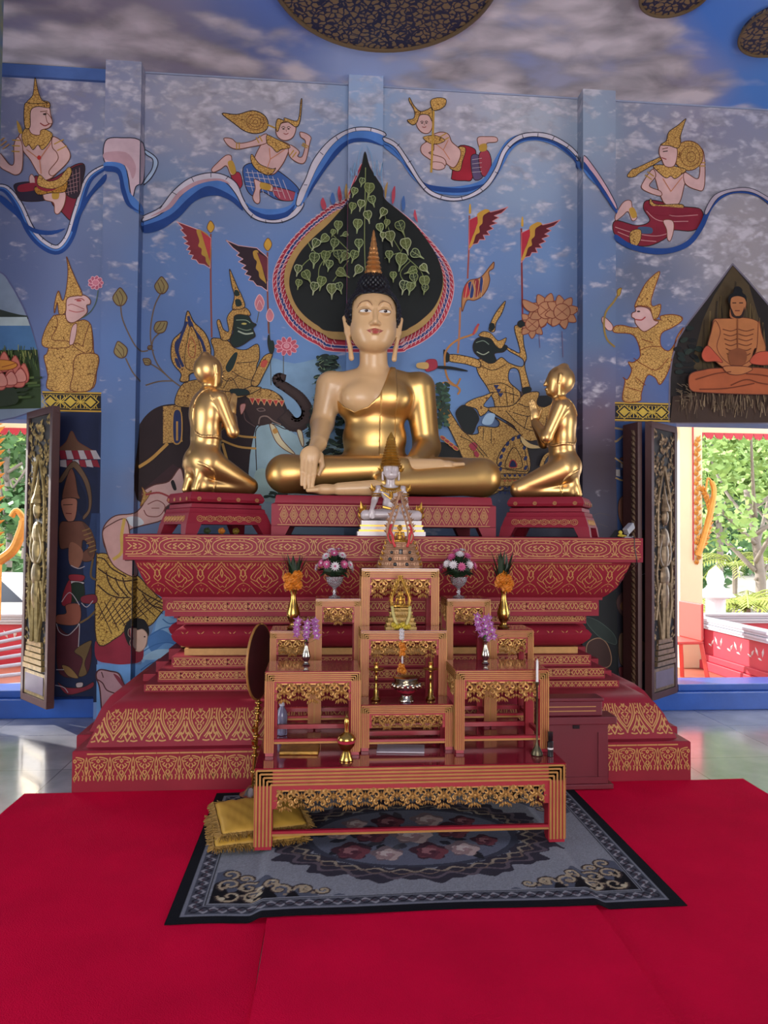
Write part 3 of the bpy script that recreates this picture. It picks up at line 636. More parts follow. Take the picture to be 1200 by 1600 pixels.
# green giant riding an elephant
m = Mural(200, 320, 3.478)
m.fill('2a1a1c', '60 1250 75 1180 130 1120 200 1090 300 1085 420 1090 560 1060 640 1030 760 1010 830 1040 852 1085 870 1130 880 1175 865 1210 850 1218 780 1190 700 1215 695 1330 698 1490 670 1500 560 1440 300 1600 50 1600', DK, 1.5)
m.fill('3a2624', '640 1060 740 1050 830 1090 850 1150 800 1180 700 1200 650 1140')
for i_ in range(3): m.line(['2a1a1c', '34221f', '3c2a26'][i_], '850 1150 890 1190 935 1192 968 1160 972 1110 935 1050 870 1000 822 970 808 948 822 936 842 938', 24-7*i_, taper=.6)
m.line('8a7064', '710 1190 720 1155 755 1150 790 1175 830 1195', 2); m.line('5c4440', '630 1130 640 1170 690 1205', 1.5); m.line('806860', '700 1110 730 1105 745 1118 715 1122 700 1110', 1.2)
m.fill('c88a80', '610 1090 638 1082 635 1110 615 1140', BR, 1)
m.fill('d8c8a0', '770 1195 800 1205 840 1280 908 1355 850 1330 800 1280', BR, 1.2); m.fill('d8c8a0', '918 1228 945 1232 955 1300 945 1310', BR, 1.2); m.fill('c89048', '785 1225 805 1215 815 1235 795 1245')
m.fill(GD, '645 1020 700 1000 770 1005 820 1035 845 1080 790 1070 720 1070 650 1050', DK, 1)
for i in range(6): m.fill('b83a34', [(660+i*32, 1050+i*3), (690+i*32, 1050+i*3), (677+i*32, 1086+i*2)], 'd0a070', .9, sharp=True)
for s_ in ('530 1215 600 1255 695 1265', '540 1180 560 1210', '510 1280 600 1315 695 1325'): m.line('c09048', s_, 3.2)
m.fill(GD, '190 1095 290 1085 300 1290 190 1300', DK, 1.2, sharp=True); m.fill('26305a', '248 1130 290 1130 290 1280 248 1285', 'c09048', 2); m.line('c09048', '268 1180 268 1280', 3)
m.line('c09048', '62 1425 130 1380 215 1300', 5); m.line('c09048', '515 1300 540 1390', 4)
m.fill(GD, '255 1080 280 1000 330 960 450 950 560 980 700 990 720 1000 640 1040 560 1060 420 1100 300 1100', DK, 1.2)
m.fill(GD, '325 580 360 640 420 700 450 780 445 860 420 900 340 920 330 960 285 960 290 920 250 870 235 820 245 740 300 680', DK, 1.5)
for s_ in ('330 610 350 670 400 740 420 820 400 880', '320 640 290 720 270 800 300 880'):
    m.line('26305a', s_, 4.5)
m.fill('26305a', '255 760 275 730 280 770 262 810'); m.fill('26305a', '255 840 272 840 290 890 270 880'); m.fill('26305a', '330 620 355 650 350 680 330 655'); m.fill(GD, '345 660 385 740 400 830 370 900 320 890 310 830 325 740', DK, 1.1)
m.fill(GD, '345 720 368 770 360 830 335 820 330 770', 'a04030', 1)
m.fill(GD, '455 730 540 740 580 780 640 790 705 760 715 830 700 880 690 970 600 1010 500 1010 440 960 460 870 470 800', DK, 1.3)
m.fill(GD, '735 830 785 810 770 860 740 920 705 985 670 975 690 920', DK, 1.3); m.fill('c05040', '730 850 760 850 745 885 722 880')
for s_ in ('470 960 540 900 620 940 690 960', '520 1000 560 940 600 1000', '460 900 540 960 600 930', '560 860 640 860 700 850'): m.line(DK, s_, 1)
m.fill('1c2c28', '530 880 575 808 600 812 575 890 545 915', 'c09048', 1.5); m.fill('1c2c28', '560 1005 640 1005 660 1030 600 1040 565 1030', DK, 1)
m.fill('1a2a24', '555 740 575 690 560 640 590 600 650 605 675 640 698 655 680 675 692 715 665 735 620 765 580 775', DK, 1.4)
m.line('8a9a80', '590 630 640 630 665 645', 1.2); m.line('b0b8a0', '600 690 640 705 680 700', 2.2); m.line('8a9a80', '595 670 640 685 670 680', 1); m.ell('c0b060', 632, 650, 14, 5)
m.fill('1a2a24', '770 800 760 750 765 710 775 740 790 745 795 780 785 812', DK, 1.1)
m.fill(GD, '540 620 570 575 610 560 650 570 665 605 610 600 580 610 575 650 560 720 540 740 510 735 500 700 485 640 500 630 520 680 550 690', DK, 1.2)
m.fill(GD, '570 570 580 500 565 440 553 355 575 400 600 460 620 500 635 560', DK, 1.2); m.fill('1a2a24', '580 470 600 470 608 495 585 500'); m.fill('1a2a24', '585 520 610 520 620 550 590 555')
m.done('painted_elephant_rider', 'painted green giant in gold riding a dark elephant')

# pink lotuses held beside the rider
m = Mural(200, 320, 3.478)
for s_ in ('712 580 700 640', '768 640 770 710 778 980', '845 800 845 925'): m.line('5c5c50', s_, 1.4)
m.fill('c87880', '690 530 715 488 740 530 725 575 700 570', 'e0b0b0', 1.2); m.line('e0b0b0', '698 560 715 520 735 560', 1); m.fill('c87880', '752 600 770 565 792 600 780 632 760 630', 'e0b0b0', 1.2)
for a in range(10):
    t = a*.628; m.ell('c05868', 862+42*math.cos(t), 770+30*math.sin(t), 22, 12, 'e0a0a8', 1., rot=t)
m.ell('c05868', 862, 770, 28, 22, 'e0a0a8', 1.2); m.ell('d08890', 862, 768, 14, 12, 'e0a0a8', 1)
m.done('painted_lotus', 'pink lotuses painted beside the green rider')

# archer and the figures below him
m = Mural(640, 320, 3.478)
m.fill('4c3e3c', '560 1010 700 1040 830 1045 800 1090 740 1120 640 1400 560 1400 520 1100'); m.fill('1a1a1c', '690 1040 835 1045 770 1110 700 1150 670 1080')
m.fill('2e2a2c', '600 1260 740 1260 760 1340 700 1420 640 1500 600 1400'); m.fill('141416', '150 1290 330 1340 460 1440 200 1440 150 1400')
m.fill(GD, '370 840 460 850 500 830 540 860 610 880 615 840 540 795 520 770 560 790 600 800 570 680 580 655 610 665 620 760 635 830 625 880 655 1000 640 1010 615 1005 590 900 545 895 540 960 600 1020 590 1070 540 1100 470 1100 455 1060 420 990 370 910', DK, 1.4)
m.fill(GD, '215 815 290 820 375 845 380 885 300 865 215 850', DK, 1.3); m.fill('141c1a', '185 790 200 800 215 815 212 850 190 850', DK, 1); m.fill('141c1a', '585 650 600 630 660 628 670 645 620 660 600 668', DK, 1); m.fill('141c1a', '610 1000 650 990 660 1010 625 1035', DK, 1)
m.line('b07840', '372 650 350 700 260 735 200 790 190 860 210 950 270 1000 262 1030', 3.); m.line('b07840', '140 985 200 965 250 985 275 945', 2.6); m.line('b04048', '345 705 360 670 375 650', 3)
m.fill('141c1a', '345 760 370 725 430 720 480 750 530 770 510 800 460 810 470 850 430 862 380 830 350 800', DK, 1.3); m.line('7c8c78', '360 750 400 740 430 760', 1.1); m.line('a0a890', '365 800 400 815 430 800', 1.5)
m.fill(GD, '375 710 400 690 440 700 480 740 525 725 500 780 470 770 440 730 400 720', DK, 1.1); m.fill(GD, '430 680 450 620 480 570 520 525 500 590 470 640 460 690', DK, 1.2); m.fill('141c1a', '432 650 455 645 462 670 438 690')
for s_ in ('380 870 450 900 520 870', '420 980 500 970 560 1000', '440 1020 520 1020 590 1040', '480 1000 490 1080', '520 990 530 1090', '560 990 565 1080'): m.line(DK, s_, 1)
for i in range(3): m.fill('26305a', [(455+i*12, 980+i*22), (485+i*12, 980+i*22), (470+i*12, 1004+i*22)], None, sharp=True)
m.fill(GD, '455 1100 560 1090 620 1030 700 1020 690 1080 730 1100 790 1070 830 1065 770 1120 740 1180 720 1260 660 1285 600 1260 560 1200 480 1150 420 1110', DK, 1.4)
for s_ in ('560 1130 640 1150 700 1130', '590 1080 640 1100 680 1080', '520 1120 600 1200 680 1230 740 1200', '640 1150 620 1220', '660 1160 700 1180 690 1220'): m.line(DK, s_, 1.2)
m.fill(GD, '450 1150 540 1200 600 1250 640 1330 635 1470 400 1600 400 1590 460 1500 480 1440 330 1400 290 1380 250 1290 200 1190 150 1100 150 1065 190 1080 240 1160 300 1240 370 1245 375 1205 470 1210 485 1180', DK, 1.4)
m.fill('161c1c', '250 1130 290 1090 345 1110 375 1160 360 1200 340 1245 300 1235 270 1190', DK, 1.2); m.fill(GD, '300 1090 340 1060 400 1040 450 1025 400 1090 430 1110 385 1150 360 1110', DK, 1.1)
m.fill(GD, '480 1420 500 1330 570 1260 610 1290 635 1400 630 1450', DK, 1.3)
pts_ = smooth_pts(nums('490 1440 495 1370 530 1300 590 1262 622 1320 628 1430'), 4)
for q in pts_[::2]: m.ell('26305a', q[0], q[1], 9, 14, rot=.5, n=6)
m.fill(GD, '520 1430 530 1370 565 1320 600 1370 605 1430', DK, 1.1); m.fill('1c2448', '540 1425 550 1390 570 1395 578 1425', 'a03030', 1.5)
for y in (1462, 1490, 1530, 1555):
    m.line(DK, [(470, y), (632, y)], 1.2)
    for i in range(6): m.fill('26305a' if y != 1490 else 'b0603c', [(478+i*27, y+4), (498+i*27, y+4), (488+i*27, y+20)], None, sharp=True)
m.fill('9a3040', '320 1310 345 1292 365 1315 345 1340'); m.fill('9a3040', '345 1350 360 1340 375 1360 362 1375')
for s_ in ('270 1260 330 1290 400 1370', '300 1240 360 1300 420 1370', '440 1220 440 1300', '400 1215 395 1280'): m.line(DK, s_, 1)
for i in range(4): m.ell('a03a3c', 180+i*22, 1270+i*18, 18, 9, 'c89048', 1, rot=.6)
m.fill('9db8d0', '415 1140 460 1142 440 1195 390 1190'); 
m.fill('181818', '150 880 220 882 300 900 308 910 230 900 150 892'); m.fill('a03040', '90 850 135 845 148 870 140 895 95 910 80 890', '802030', 1); m.fill('c8a060', '40 865 95 862 95 895 40 890')
m.fill('c8a870', '600 1260 650 1300 720 1320 650 1325 610 1300'); m.fill(GD, '700 1420 720 1370 750 1345 762 1350 735 1385 720 1420', DK, 1)
m.done('painted_archer', 'painted dark-faced archer in gold over a mounted crowd')

m = Mural(640, 320, 3.478)
for i, (cx, cy, r) in enumerate(((665, 650, 50), (740, 575, 62), (825, 585, 60))):
    for a in range(8):
        t = a*.785+.3*i; x, y = cx+r*.85*math.cos(t), cy+r*.85*math.sin(t); c_, s_ = math.cos(t), math.sin(t)
        m.fill('b07c58', [(x-s_*r*.42, y+c_*r*.42), (x+c_*r*.7, y+s_*r*.7), (x+s_*r*.42, y-c_*r*.42), (x-c_*r*.5, y-s_*r*.5)], '7c3a2c', 1.2)
    m.ell('b07c58', cx, cy, r*.75, r*.75, '7c3a2c', 1.3); m.line('7c3a2c', [(cx-r*.5, cy-r*.4), (cx, cy), (cx+r*.5, cy+r*.4)], 1.); m.line('7c3a2c', [(cx-r*.5, cy+r*.4), (cx, cy), (cx+r*.5, cy-r*.4)], 1.)
m.fill('b07c58', '612 520 650 530 700 560 660 585 620 560', '7c3a2c', 1.2)
for s_ in ('700 700 705 780', '825 690 830 830'): m.line('6c5c78', s_, 1.2)
m.done('painted_lotus', 'cluster of orange lotuses painted on the right')

# lotus buds painted over the left pilaster
m = Mural(0, 380, 3.333)
for s_ in ('628 320 640 400 690 510 730 560 770 560', '655 600 690 670 730 720', '838 260 805 330 785 440 790 540 820 630 880 700 945 750', '840 460 800 500 790 545', '780 545 800 560', '770 620 820 650 870 690', '760 740 830 720 900 718'): m.line('6a5848', s_, 2.2)
for x, y, s, a in ((626, 285, 40, 0), (842, 225, 38, 0), (836, 438, 34, .9), (630, 560, 38, -.3), (768, 618, 20, -1.), (782, 545, 12, 1.)):
    c, d = math.cos(a), math.sin(a); T = lambda u, v: (x+(u*c-v*d)*s, y+(u*d+v*c)*s)
    m.fill('8c7c50', [T(0, -1.3), T(.5, -.8), T(.9, 0), T(.55, .8), T(0, 1.05), T(-.55, .8), T(-.95, 0), T(-.5, -.8)], '5a3c2c', 1.5)
    m.line('5a3c2c', [T(-.1, -.9), T(.35, 0), T(.1, 1)], 1.1); m.line('5a3c2c', [T(-.5, -.5), T(-.2, .3), T(0, 1)], 1.1)
m.done('painted_lotus_buds', 'gold lotus buds painted across the left pilaster')

# praying gold giant, left
m = Mural(0, 380, 3.333)
m.fill(GD, '230 590 250 560 275 400 310 372 360 380 400 405 440 400 472 425 485 500 490 570 515 600 505 660 470 765 260 765 250 690 240 640', BR, 1.5)
m.fill(GD, '285 375 240 440 218 520 250 545 340 545 365 535 350 510 270 500 300 430', BR, 1.3); m.fill(GD, '470 420 482 500 480 560 450 575 385 535 400 520 430 535 440 500', BR, 1.3)
m.fill(GD, '390 600 430 575 500 578 515 610 500 680 470 765 370 765 380 690', BR, 1.5); m.fill(SK, '362 520 375 440 400 420 398 470 385 520 370 530', BR, 1)
m.fill(SK, '350 290 395 275 440 272 470 295 470 318 452 325 455 360 425 390 380 415 348 400 342 350', BR, 1.4)
m.line('8a3a34', '355 325 380 320 440 345', 1.); m.line('8a3a34', '390 295 425 290 440 300', 1.4); m.line('b06060', '360 350 400 360 440 352', 1.5); m.ell('a04040', 412, 300, 14, 5)
m.fill(GD, '340 275 352 200 355 130 348 72 370 130 400 200 430 270 400 275 350 290 342 360 310 370 300 310 285 365 285 320 305 250 325 300', BR, 1.4)
m.line('506048', '430 390 470 360 500 310 512 248', 1.4)
for a in range(9): t = a*.7; m.ell('b05c70', 500+24*math.cos(t), 208+20*math.sin(t), 16, 11, 'e0a8b0', .9, rot=t)
m.ell('c87888', 500, 208, 18, 15, 'e0a8b0', 1)
m.done('painted_praying_giant', 'painted kneeling giant in gold holding a pink lotus')

# gold patterned borders above the shutters
def border(x0, x1, yt0, yt1, h, name, lab):
    m = Mural(); k = lambda x: yt0+(yt1-yt0)*(x-x0)/(x1-x0)
    m.fill('1a1a22', [(x0, k(x0)), (x1, k(x1)), (x1, k(x1)+h), (x0, k(x0)+h)], sharp=True)
    m.line('c09838', [(x0, k(x0)+1.5), (x1, k(x1)+1.5)], 2.4, raw=True); m.line('c09838', [(x0, k(x0)+h-2), (x1, k(x1)+h-2)], 2.4, raw=True); m.line('a08038', [(x0, k(x0)+5), (x1, k(x1)+5)], .8, raw=True); m.line('a08038', [(x0, k(x0)+h-6), (x1, k(x1)+h-6)], .8, raw=True)
    n = max(1, round((x1-x0)/30)); w = (x1-x0)/n
    for i in range(1, n*2):
        cx = x0+i*w/2; cy = k(cx)+h/2; q = h*.24
        if i % 2: 
            m.fill('c0a040', [(cx-q*1.1, cy), (cx, cy-q), (cx+q*1.1, cy), (cx, cy+q)], None, sharp=True)
            m.line('c0a040', [(cx-q*1.7, cy), (cx, cy-q*1.5), (cx+q*1.7, cy), (cx, cy+q*1.5), (cx-q*1.7, cy)], 1.1, raw=True)
        else:
            for a in (0, .785, 1.57, 2.355): m.line('c0a040', [(cx-q*1.2*math.cos(a), cy-q*1.2*math.sin(a)), (cx+q*1.2*math.cos(a), cy+q*1.2*math.sin(a))], 1.4, raw=True)
        for s in (-1, 1):
            for v in (-1, 1):
                xx = cx+s*w*.25; m.line('b89838', [(xx-2.5, cy+v*q*1.3), (xx, cy+v*q*.5), (xx+2.5, cy+v*q*1.3)], 1.2, raw=True)
    m.done(name, lab)
border(63, 158, 611, 613, 32, 'painted_border', 'gold and black painted border left')
border(961, 1047, 628, 630, 30, 'painted_border', 'gold and black painted border right')

# dark painted panels beside the shutters
m = Mural(0, 620, 3.077)
m.fill('1b2444', '270 75 488 72 465 1468 240 1480', sharp=True)
m.fill('2b3f68', '440 560 482 560 476 1050 420 1060 400 820', sharp=True)
m.fill('6a4a38', '285 250 320 215 345 165 375 215 430 250 440 262 290 262', BR, 1)
for i in range(6): m.fill('b8b0b4' if i % 2 else '8a2434', [(285+i*30, 258), (312+i*30, 258), (325+i*32, 300), (292+i*32, 300)], None, sharp=True); m.fill('8a2434' if i % 2 else 'b8b0b4', [(290+i*30, 305), (318+i*30, 303), (322+i*32, 340), (290+i*32, 335)], None, sharp=True)
m.fill('6c5440', '285 400 340 320 375 320 425 400 442 480 435 550 405 590 400 575 425 540 425 480 400 400 360 345 345 350 300 410', DK, 1)
m.fill('141c38', '300 420 350 360 390 420 415 480 415 540 390 570 340 480 300 500')
m.fill('784c3c', '300 490 325 380 345 345 362 380 375 460 385 490 345 485', DK, 1); m.fill('a8705c', '298 495 365 490 372 530 360 590 330 600 305 560', DK, 1); m.line(DK, '305 520 350 518', 1.2); m.line('6a2a28', '318 560 345 562', 1.5)
m.fill('6c4436', '290 610 340 600 400 600 430 640 460 700 450 780 400 790 400 750 430 720 400 690 390 760 350 790 335 730 290 725', DK, 1.2)
m.fill('8c5c48', '340 700 400 740 380 820 335 800'); m.fill('5a3c30', '395 600 440 640 462 720 440 770 420 740 440 700 420 650')
bands(m, (415, 640), (450, 740), 6, 18, '8a6a40')
for c, q in (('8a2434', '335 855 405 858 400 885 345 890'), ('c0bcc0', '335 885 402 890 400 900 345 905'), ('1a2a20', '345 900 400 900 405 960 350 985'), ('8a2434', '310 930 340 880 345 990 300 1000'), ('8c5040', '320 1000 385 1000 380 1090 280 1090 275 1050 320 1040'), ('7a2434', '395 960 460 950 465 990 400 990'),
             ('4c1c28', '280 1100 330 1140 380 1100 385 1200 440 1180 420 1330 290 1330 275 1150'), ('6a5434', '360 1220 440 1170 430 1220 410 1280 420 1330 380 1340 400 1260'), ('7a2434', '280 1370 320 1395 400 1395 450 1370 440 1400 330 1430'), ('b0a0a0', '370 1375 400 1372 398 1392 372 1395'), ('8a6a40', '300 1290 340 1300 380 1350 330 1340')): m.fill(c, q, DK, .9)
for q in ('275 1090 290 1130 330 1145 370 1110 385 1095 380 1200', '300 985 340 940 385 1000', '270 1385 310 1395 330 1420', '450 980 420 1010 395 990', '345 810 380 825 410 815', '275 1310 310 1310'): m.line('b0a8b0', q, 1.2)
m.line('6a5434', '450 780 440 860 470 880', 3); m.line('6a5434', '390 1085 430 1060 460 1030', 3)
m.done('painted_guardian', 'painted guardian under a striped parasol on the left dark panel')
m = Mural(900, 620, 3.077)
m.fill('27406c', '187 120 340 120 350 700 200 680', sharp=True); m.fill('1c1c26', '187 640 350 640 355 1400 290 1400 200 1200', sharp=True)
m.line('8a7450', '187 150 230 160 238 175 200 210 187 215', 3); m.fill('6c4034', '290 180 310 320 210 300 250 280 275 230', DK, 1)
for i in range(5): m.fill('a8a4a0' if i % 2 else '26304a', [(190+i*24, 312), (214+i*24, 312), (218+i*24, 345), (190+i*24, 340)], None, sharp=True); m.fill('26304a' if i % 2 else '9a9490', [(192+i*22, 350), (210+i*22, 350), (212+i*22, 385), (192+i*22, 380)], None, sharp=True)
m.line('9c8050', '187 295 240 340 230 400 190 390', 2.4)
m.fill('7a5040', '265 400 300 360 310 620 240 640 205 580 205 500 240 460', DK, 1); m.fill('141a34', '300 380 305 480 250 530 240 600 225 560 260 470 280 400')
m.fill('4c3434', '200 960 300 900 330 1000 300 1100 210 1040', DK, 1); m.fill('6c4c30', '210 1000 260 960 290 1010 230 1030'); m.line('8090a0', '245 880 330 850', 1); m.line('708090', '265 1080 268 1130 300 1160', 1)
m.fill('6a5440', '205 1150 240 1140 260 1200 250 1260 280 1270 290 1180 330 1180 340 1250 300 1300 300 1400 285 1400 270 1320 210 1280', DK, 1); m.fill('7a3438', '205 1300 250 1310 270 1380 215 1350', DK, 1)
m.done('painted_guardian', 'painted guardian on the right dark panel')
# dark lower wall right of altar: rocks and a brown animal
m = Mural(900, 620, 3.077)
m.fill('1a1c1e', '0 900 187 640 205 1400 0 1400', sharp=True)
m.fill('3a2420', '60 1180 110 1160 150 1190 170 1260 150 1300 80 1290 50 1230', '8a6a50', 1.4); m.fill('26302c', '50 1060 110 1080 180 1140 190 1190 120 1160 60 1100', '3c4a44', 1)
for q in ('120 870 160 850 187 870', '60 640 100 610 150 625', '70 580 110 560 160 570'): m.line('4c4448', q, 1.2)
m.done('painted_rocks', 'dark rocks painted behind the right side of the altar')

# pink figure and gold scales lower left
m = Mural(90, 820, 3.529)
m.fill('6a9ad0', '215 770 460 770 560 470 700 420 720 700 560 880 420 980 400 1130 215 1130', sharp=True)
for s_, c in (('560 500 640 520 700 540 720 600 600 640 520 700 470 760 460 700 520 640', '86b0d8'), ('500 620 580 580 680 660 600 650 520 700', '4c7cb8'), ('470 740 540 690 640 690 700 720 600 740', 'a0c4e0')): m.fill(c, s_)
for s_ in ('510 610 580 570 650 560', '470 700 540 660 620 650 680 680', '580 520 620 545 680 530', '460 800 520 760 580 760'): m.line('3c6ca8', s_, 1.6)
m.fill('8a2438', '215 630 300 620 400 560 460 600 470 740 380 768 300 765 215 740')
m.fill('*c8a450', '225 160 290 170 360 260 440 280 500 340 560 400 605 430 560 500 500 560 400 560 330 620 215 640 215 200', '3c2418', 1.6)
for i in range(9): m.line('3c2418', [(222+i*40, 430), (300+i*40, 600-i*16)], 1.4); m.line('3c2418', [(300+i*36, 400), (222+i*20, 520+i*5)], 1.4)
for q in ('222 180 260 190 300 240 380 285', '225 240 300 290 370 310 440 300', '222 330 280 380 340 400 400 400', '430 340 500 390 600 440', '470 380 520 440 600 470', '360 290 380 350 420 400', '320 290 340 340 390 400', '270 260 290 330 340 390'): m.line('3c2418', q, 2)
m.fill('c89c94', '250 40 290 0 380 -30 400 100 370 190 430 200 425 285 330 240 290 190 265 120', '5a3028', 1.6); m.line('c8a450', '370 -30 355 60 355 150 310 190', 5)
m.fill('14141a', '372 600 375 560 400 525 435 515 480 525 503 570 500 610 480 590 440 580 410 570 395 590 410 650 395 660', DK, 1.2)
m.fill('d0b0a0', '395 575 420 570 440 580 470 575 495 600 495 640 480 680 450 698 415 680 400 650 408 625 392 605', 'a08070', 1.); m.ell(DK, 482, 616, 5, 4)
m.fill('b08890', '215 830 235 798 290 805 340 820 370 880 410 930 330 970 300 1000 260 1050 245 1010 235 900', '4c2428', 2.2); m.fill('7c3040', '310 820 345 840 380 900 400 925 350 880'); m.line('4c2428', '220 850 250 870 275 910 330 930', 1.8); m.line('4c2428', '245 810 255 840', 1.6); m.fill('c8a0a0', '280 960 320 935 350 960 320 990 280 1010')
m.done('painted_sea_figures', 'painted gold-scaled figure and swimmers in the sea low on the left')
m = Mural(0, 380, 3.333)
m.fill('3a2024', '720 1300 760 1270 900 1150 960 1190 940 1400 760 1420', sharp=True)
m.fill('c8a098', '545 1470 600 1420 700 1405 750 1350 740 1300 800 1260 880 1240 940 1170 960 1280 930 1330 860 1380 850 1440 660 1500 640 1600 560 1600 535 1530', '5a3028', 1.8)
m.fill(GD, '730 1370 745 1310 740 1270 765 1300 790 1290 760 1340', BR, 1); m.line('9a3a3c', '760 1310 830 1300 900 1330', 3); m.line('7a4038', '770 1360 820 1340 860 1370 830 1420 770 1420 750 1390', 1.4); m.line('7a4038', '790 1380 830 1380', 1.2); m.fill('c8ccd0', '660 1430 720 1425 750 1460 690 1475'); m.fill('1c1418', '890 1245 905 1235 920 1280 905 1285')
m.done('painted_pink_giant', 'painted pink giant in gold jewellery low on the left of the wall')

# right archer
m = Mural(900, 380, 3.333)
m.fill(GD, '200 435 240 428 300 440 370 430 400 400 440 400 440 380 500 372 550 385 545 410 500 440 445 470 440 530 470 560 500 545 560 440 520 500 490 640 440 735 412 700 370 690 340 780 330 822 245 820 255 720 245 700 268 710 290 660 272 620 300 620 335 580 300 480 200 465', '7a3a18', 1.5)
m.fill(GD, '305 330 330 270 370 200 435 148 410 230 390 300 400 330 440 320 430 380 400 395 385 340 330 325', '7a3a18', 1.3)
m.fill(SK, '310 335 350 332 385 350 405 400 430 410 395 440 350 460 310 420 305 395 290 385 292 365 310 355', BR, 1.4); m.ell(DK, 325, 356, 9, 4); m.line('a04040', '310 398 340 400 360 385', 2)
m.fill(SK, '135 410 138 385 160 395 190 430 185 455 160 450', BR, 1.1); m.line('8a7038', '235 235 200 300 155 360 145 430 160 500 200 540', 3); m.fill('a88838', '215 245 235 235 228 270 215 275', BR, .8)
for q in ('300 600 360 640 420 660 480 600', '330 560 380 540 440 540', '340 500 400 520', '310 700 360 740', '260 750 330 770'): m.line('7a3a18', q, 1.2)
m.done('painted_archer', 'painted archer in an orange pointed hat on the right')

# fasting ascetic in the pointed arch
m = Mural(900, 380, 3.333)
m.fill('231d1a', '483 935 488 700 500 600 530 500 580 420 680 290 815 108 900 200 1010 330 1200 560 1200 935', '6c6470', 2.5, sharp=True)
m.fill('4a3c26', '815 118 900 220 960 420 990 560 1000 700 620 720 610 600 660 400 720 270', sharp=True)
random.seed(5)
for i in range(26):
    x = random.uniform(650, 980); y0 = 180+abs(x-815)*1.5; m.line(random.choice(['645232', '3a2e1e', '544428', '2e2418']), [(x, y0), (x+random.uniform(-15, 15), y0+180), (x+random.uniform(-40, 40), 700)], random.uniform(1.2, 3))
for i in range(24): m.ell(random.choice(['1c2622', '263028', '141414']), random.uniform(520, 640), random.uniform(440, 680), 22, 12, rot=random.uniform(-1, 1), n=7)
m.fill('3c2a20', '486 935 500 800 600 780 1200 780 1200 935', sharp=True)
for i in range(200):
    x = random.uniform(525, 1200); y = random.uniform(770, 850); m.line(random.choice(['6c5844', '8a7458', '4a3828', '5c4634']), [(x, y), (x+random.uniform(-14, 14), y+random.uniform(30, 75))], 1.1)
for i in range(30):
    x = random.uniform(520, 600); y = 740+random.uniform(0, 90); m.line('5c4c38', [(x, y), (x-random.uniform(5, 30), y-random.uniform(-5, 20))], 1.)
m.fill('a0522e', '565 740 575 690 640 670 720 660 960 660 1040 700 1200 720 1200 790 900 795 640 785 580 775', '5a2a1c', 1.3)
m.fill('a8683c', '690 420 735 405 800 405 840 400 900 410 930 440 940 560 905 560 870 640 760 640 725 600 700 540', '5a2c1c', 1.)
m.fill('a8683c', '700 415 680 480 665 560 720 640 800 680 800 660 740 610 710 550 728 470', '6a3420', 1.2); m.fill('a8683c', '925 420 940 480 960 570 890 640 820 680 810 665 880 620 915 560', '6a3420', 1.2)
m.fill('b04c34', '632 590 660 545 700 580 740 630 700 625 650 625', '6a2a1c', 1.); m.fill('b04c34', '880 620 920 580 985 580 985 640 900 640', '6a2a1c', 1.)
m.fill('9c5c38', '780 400 840 400 835 340 785 340'); m.fill('a46840', '778 300 800 290 850 290 862 320 850 370 815 400 785 365', '4a2418', 1); m.fill('2a1a16', '780 345 800 385 815 392 835 385 852 345 845 395 815 405 785 390')
m.fill('0e0e10', '768 310 775 285 795 270 800 245 822 240 840 255 842 272 860 290 862 325 850 300 815 290 785 300 778 330'); m.line('2a1410', '790 325 808 325', 1.6); m.line('2a1410', '825 325 843 325', 1.6); m.line('6a3020', '803 365 826 365', 1.6)
for i in range(6):
    y = 460+i*25; m.line('6c3a22', [(740+i*4, y), (780, y+10), (812, y)], 1.5); m.line('6c3a22', [(820, y), (860, y+10), (900-i*4, y)], 1.5)
m.line('7c4426', '815 410 815 560 818 630', 1.8); m.fill('7c4426', '770 580 820 560 860 580 850 640 780 640'); m.fill('a8683c', '740 655 800 650 870 655 890 670 830 695 770 690', '5a2a1c', 1.1)
for q in ('600 720 700 690 780 680', '620 770 760 765 900 740', '860 690 960 700 1060 730', '780 750 860 720 940 740 1100 760'): m.line('6a3018', q, 1.8)
m.done('painted_ascetic', 'painted fasting ascetic seated in the pointed arch')

# lotus lake in the left arch
m = Mural(0, 380, 3.333)
m.fill('7c8898', '-150 120 0 150 60 220 110 310 150 400 185 520 205 640 215 770 215 862 -150 872', '5a5c80', 2.2)
m.fill('2c342c', '-150 345 0 345 50 360 100 372 142 378 150 395 -150 400', sharp=True); m.fill('a8b4b4', '-150 385 140 385 160 440 -150 440', sharp=True); m.fill('4a7098', '-150 430 158 430 185 520 195 560 -150 560', sharp=True)
m.fill('2c3c1c', '-150 560 195 555 208 660 214 770 214 860 -150 868', sharp=True)
for i in range(90): x = random.uniform(-120, 195); y = random.uniform(545, 660); m.line(random.choice(['4a5c2c', '6a7a3c', '8a8a4c', '1c2814']), [(x, y+18), (x+random.uniform(-8, 8), y-14)], 1.2)
for i in range(24): x = random.uniform(0, 205); y = random.uniform(690, 850); m.line(random.choice(['3c5024', '4c5c2c', '243018']), [(x-40, y), (x+20, y-4)], 3.4)
m.fill('26301c', '-60 750 50 740 95 780 90 840 -60 850')
for x, y, a in ((128, 680, .5), (85, 640, .25), (110, 700, .6), (60, 700, .3), (30, 620, .0), (10, 715, 0), (-40, 640, -.3)): m.fill('c06a58', [(x-28, y+50), (x-30, y+10), (x+8*a, y-50), (x+30, y+5), (x+20, y+50)], '8a3430', 1.3)
m.ell('c8802c', 10, 640, 90, 28, '8a3c20', 1.2); m.line('8a3c20', '20 650 60 640 90 630', 1.2)
for x, y in ((118, 700), (70, 715), (20, 722), (-30, 715)): m.fill('cc8474', [(x-32, y+25), (x-30, y-15), (x, y-42), (x+26, y-8), (x+22, y+25)], '8a3430', 1.3)
m.done('painted_lotus_lake', 'painted lake with a pink lotus in the left arch')
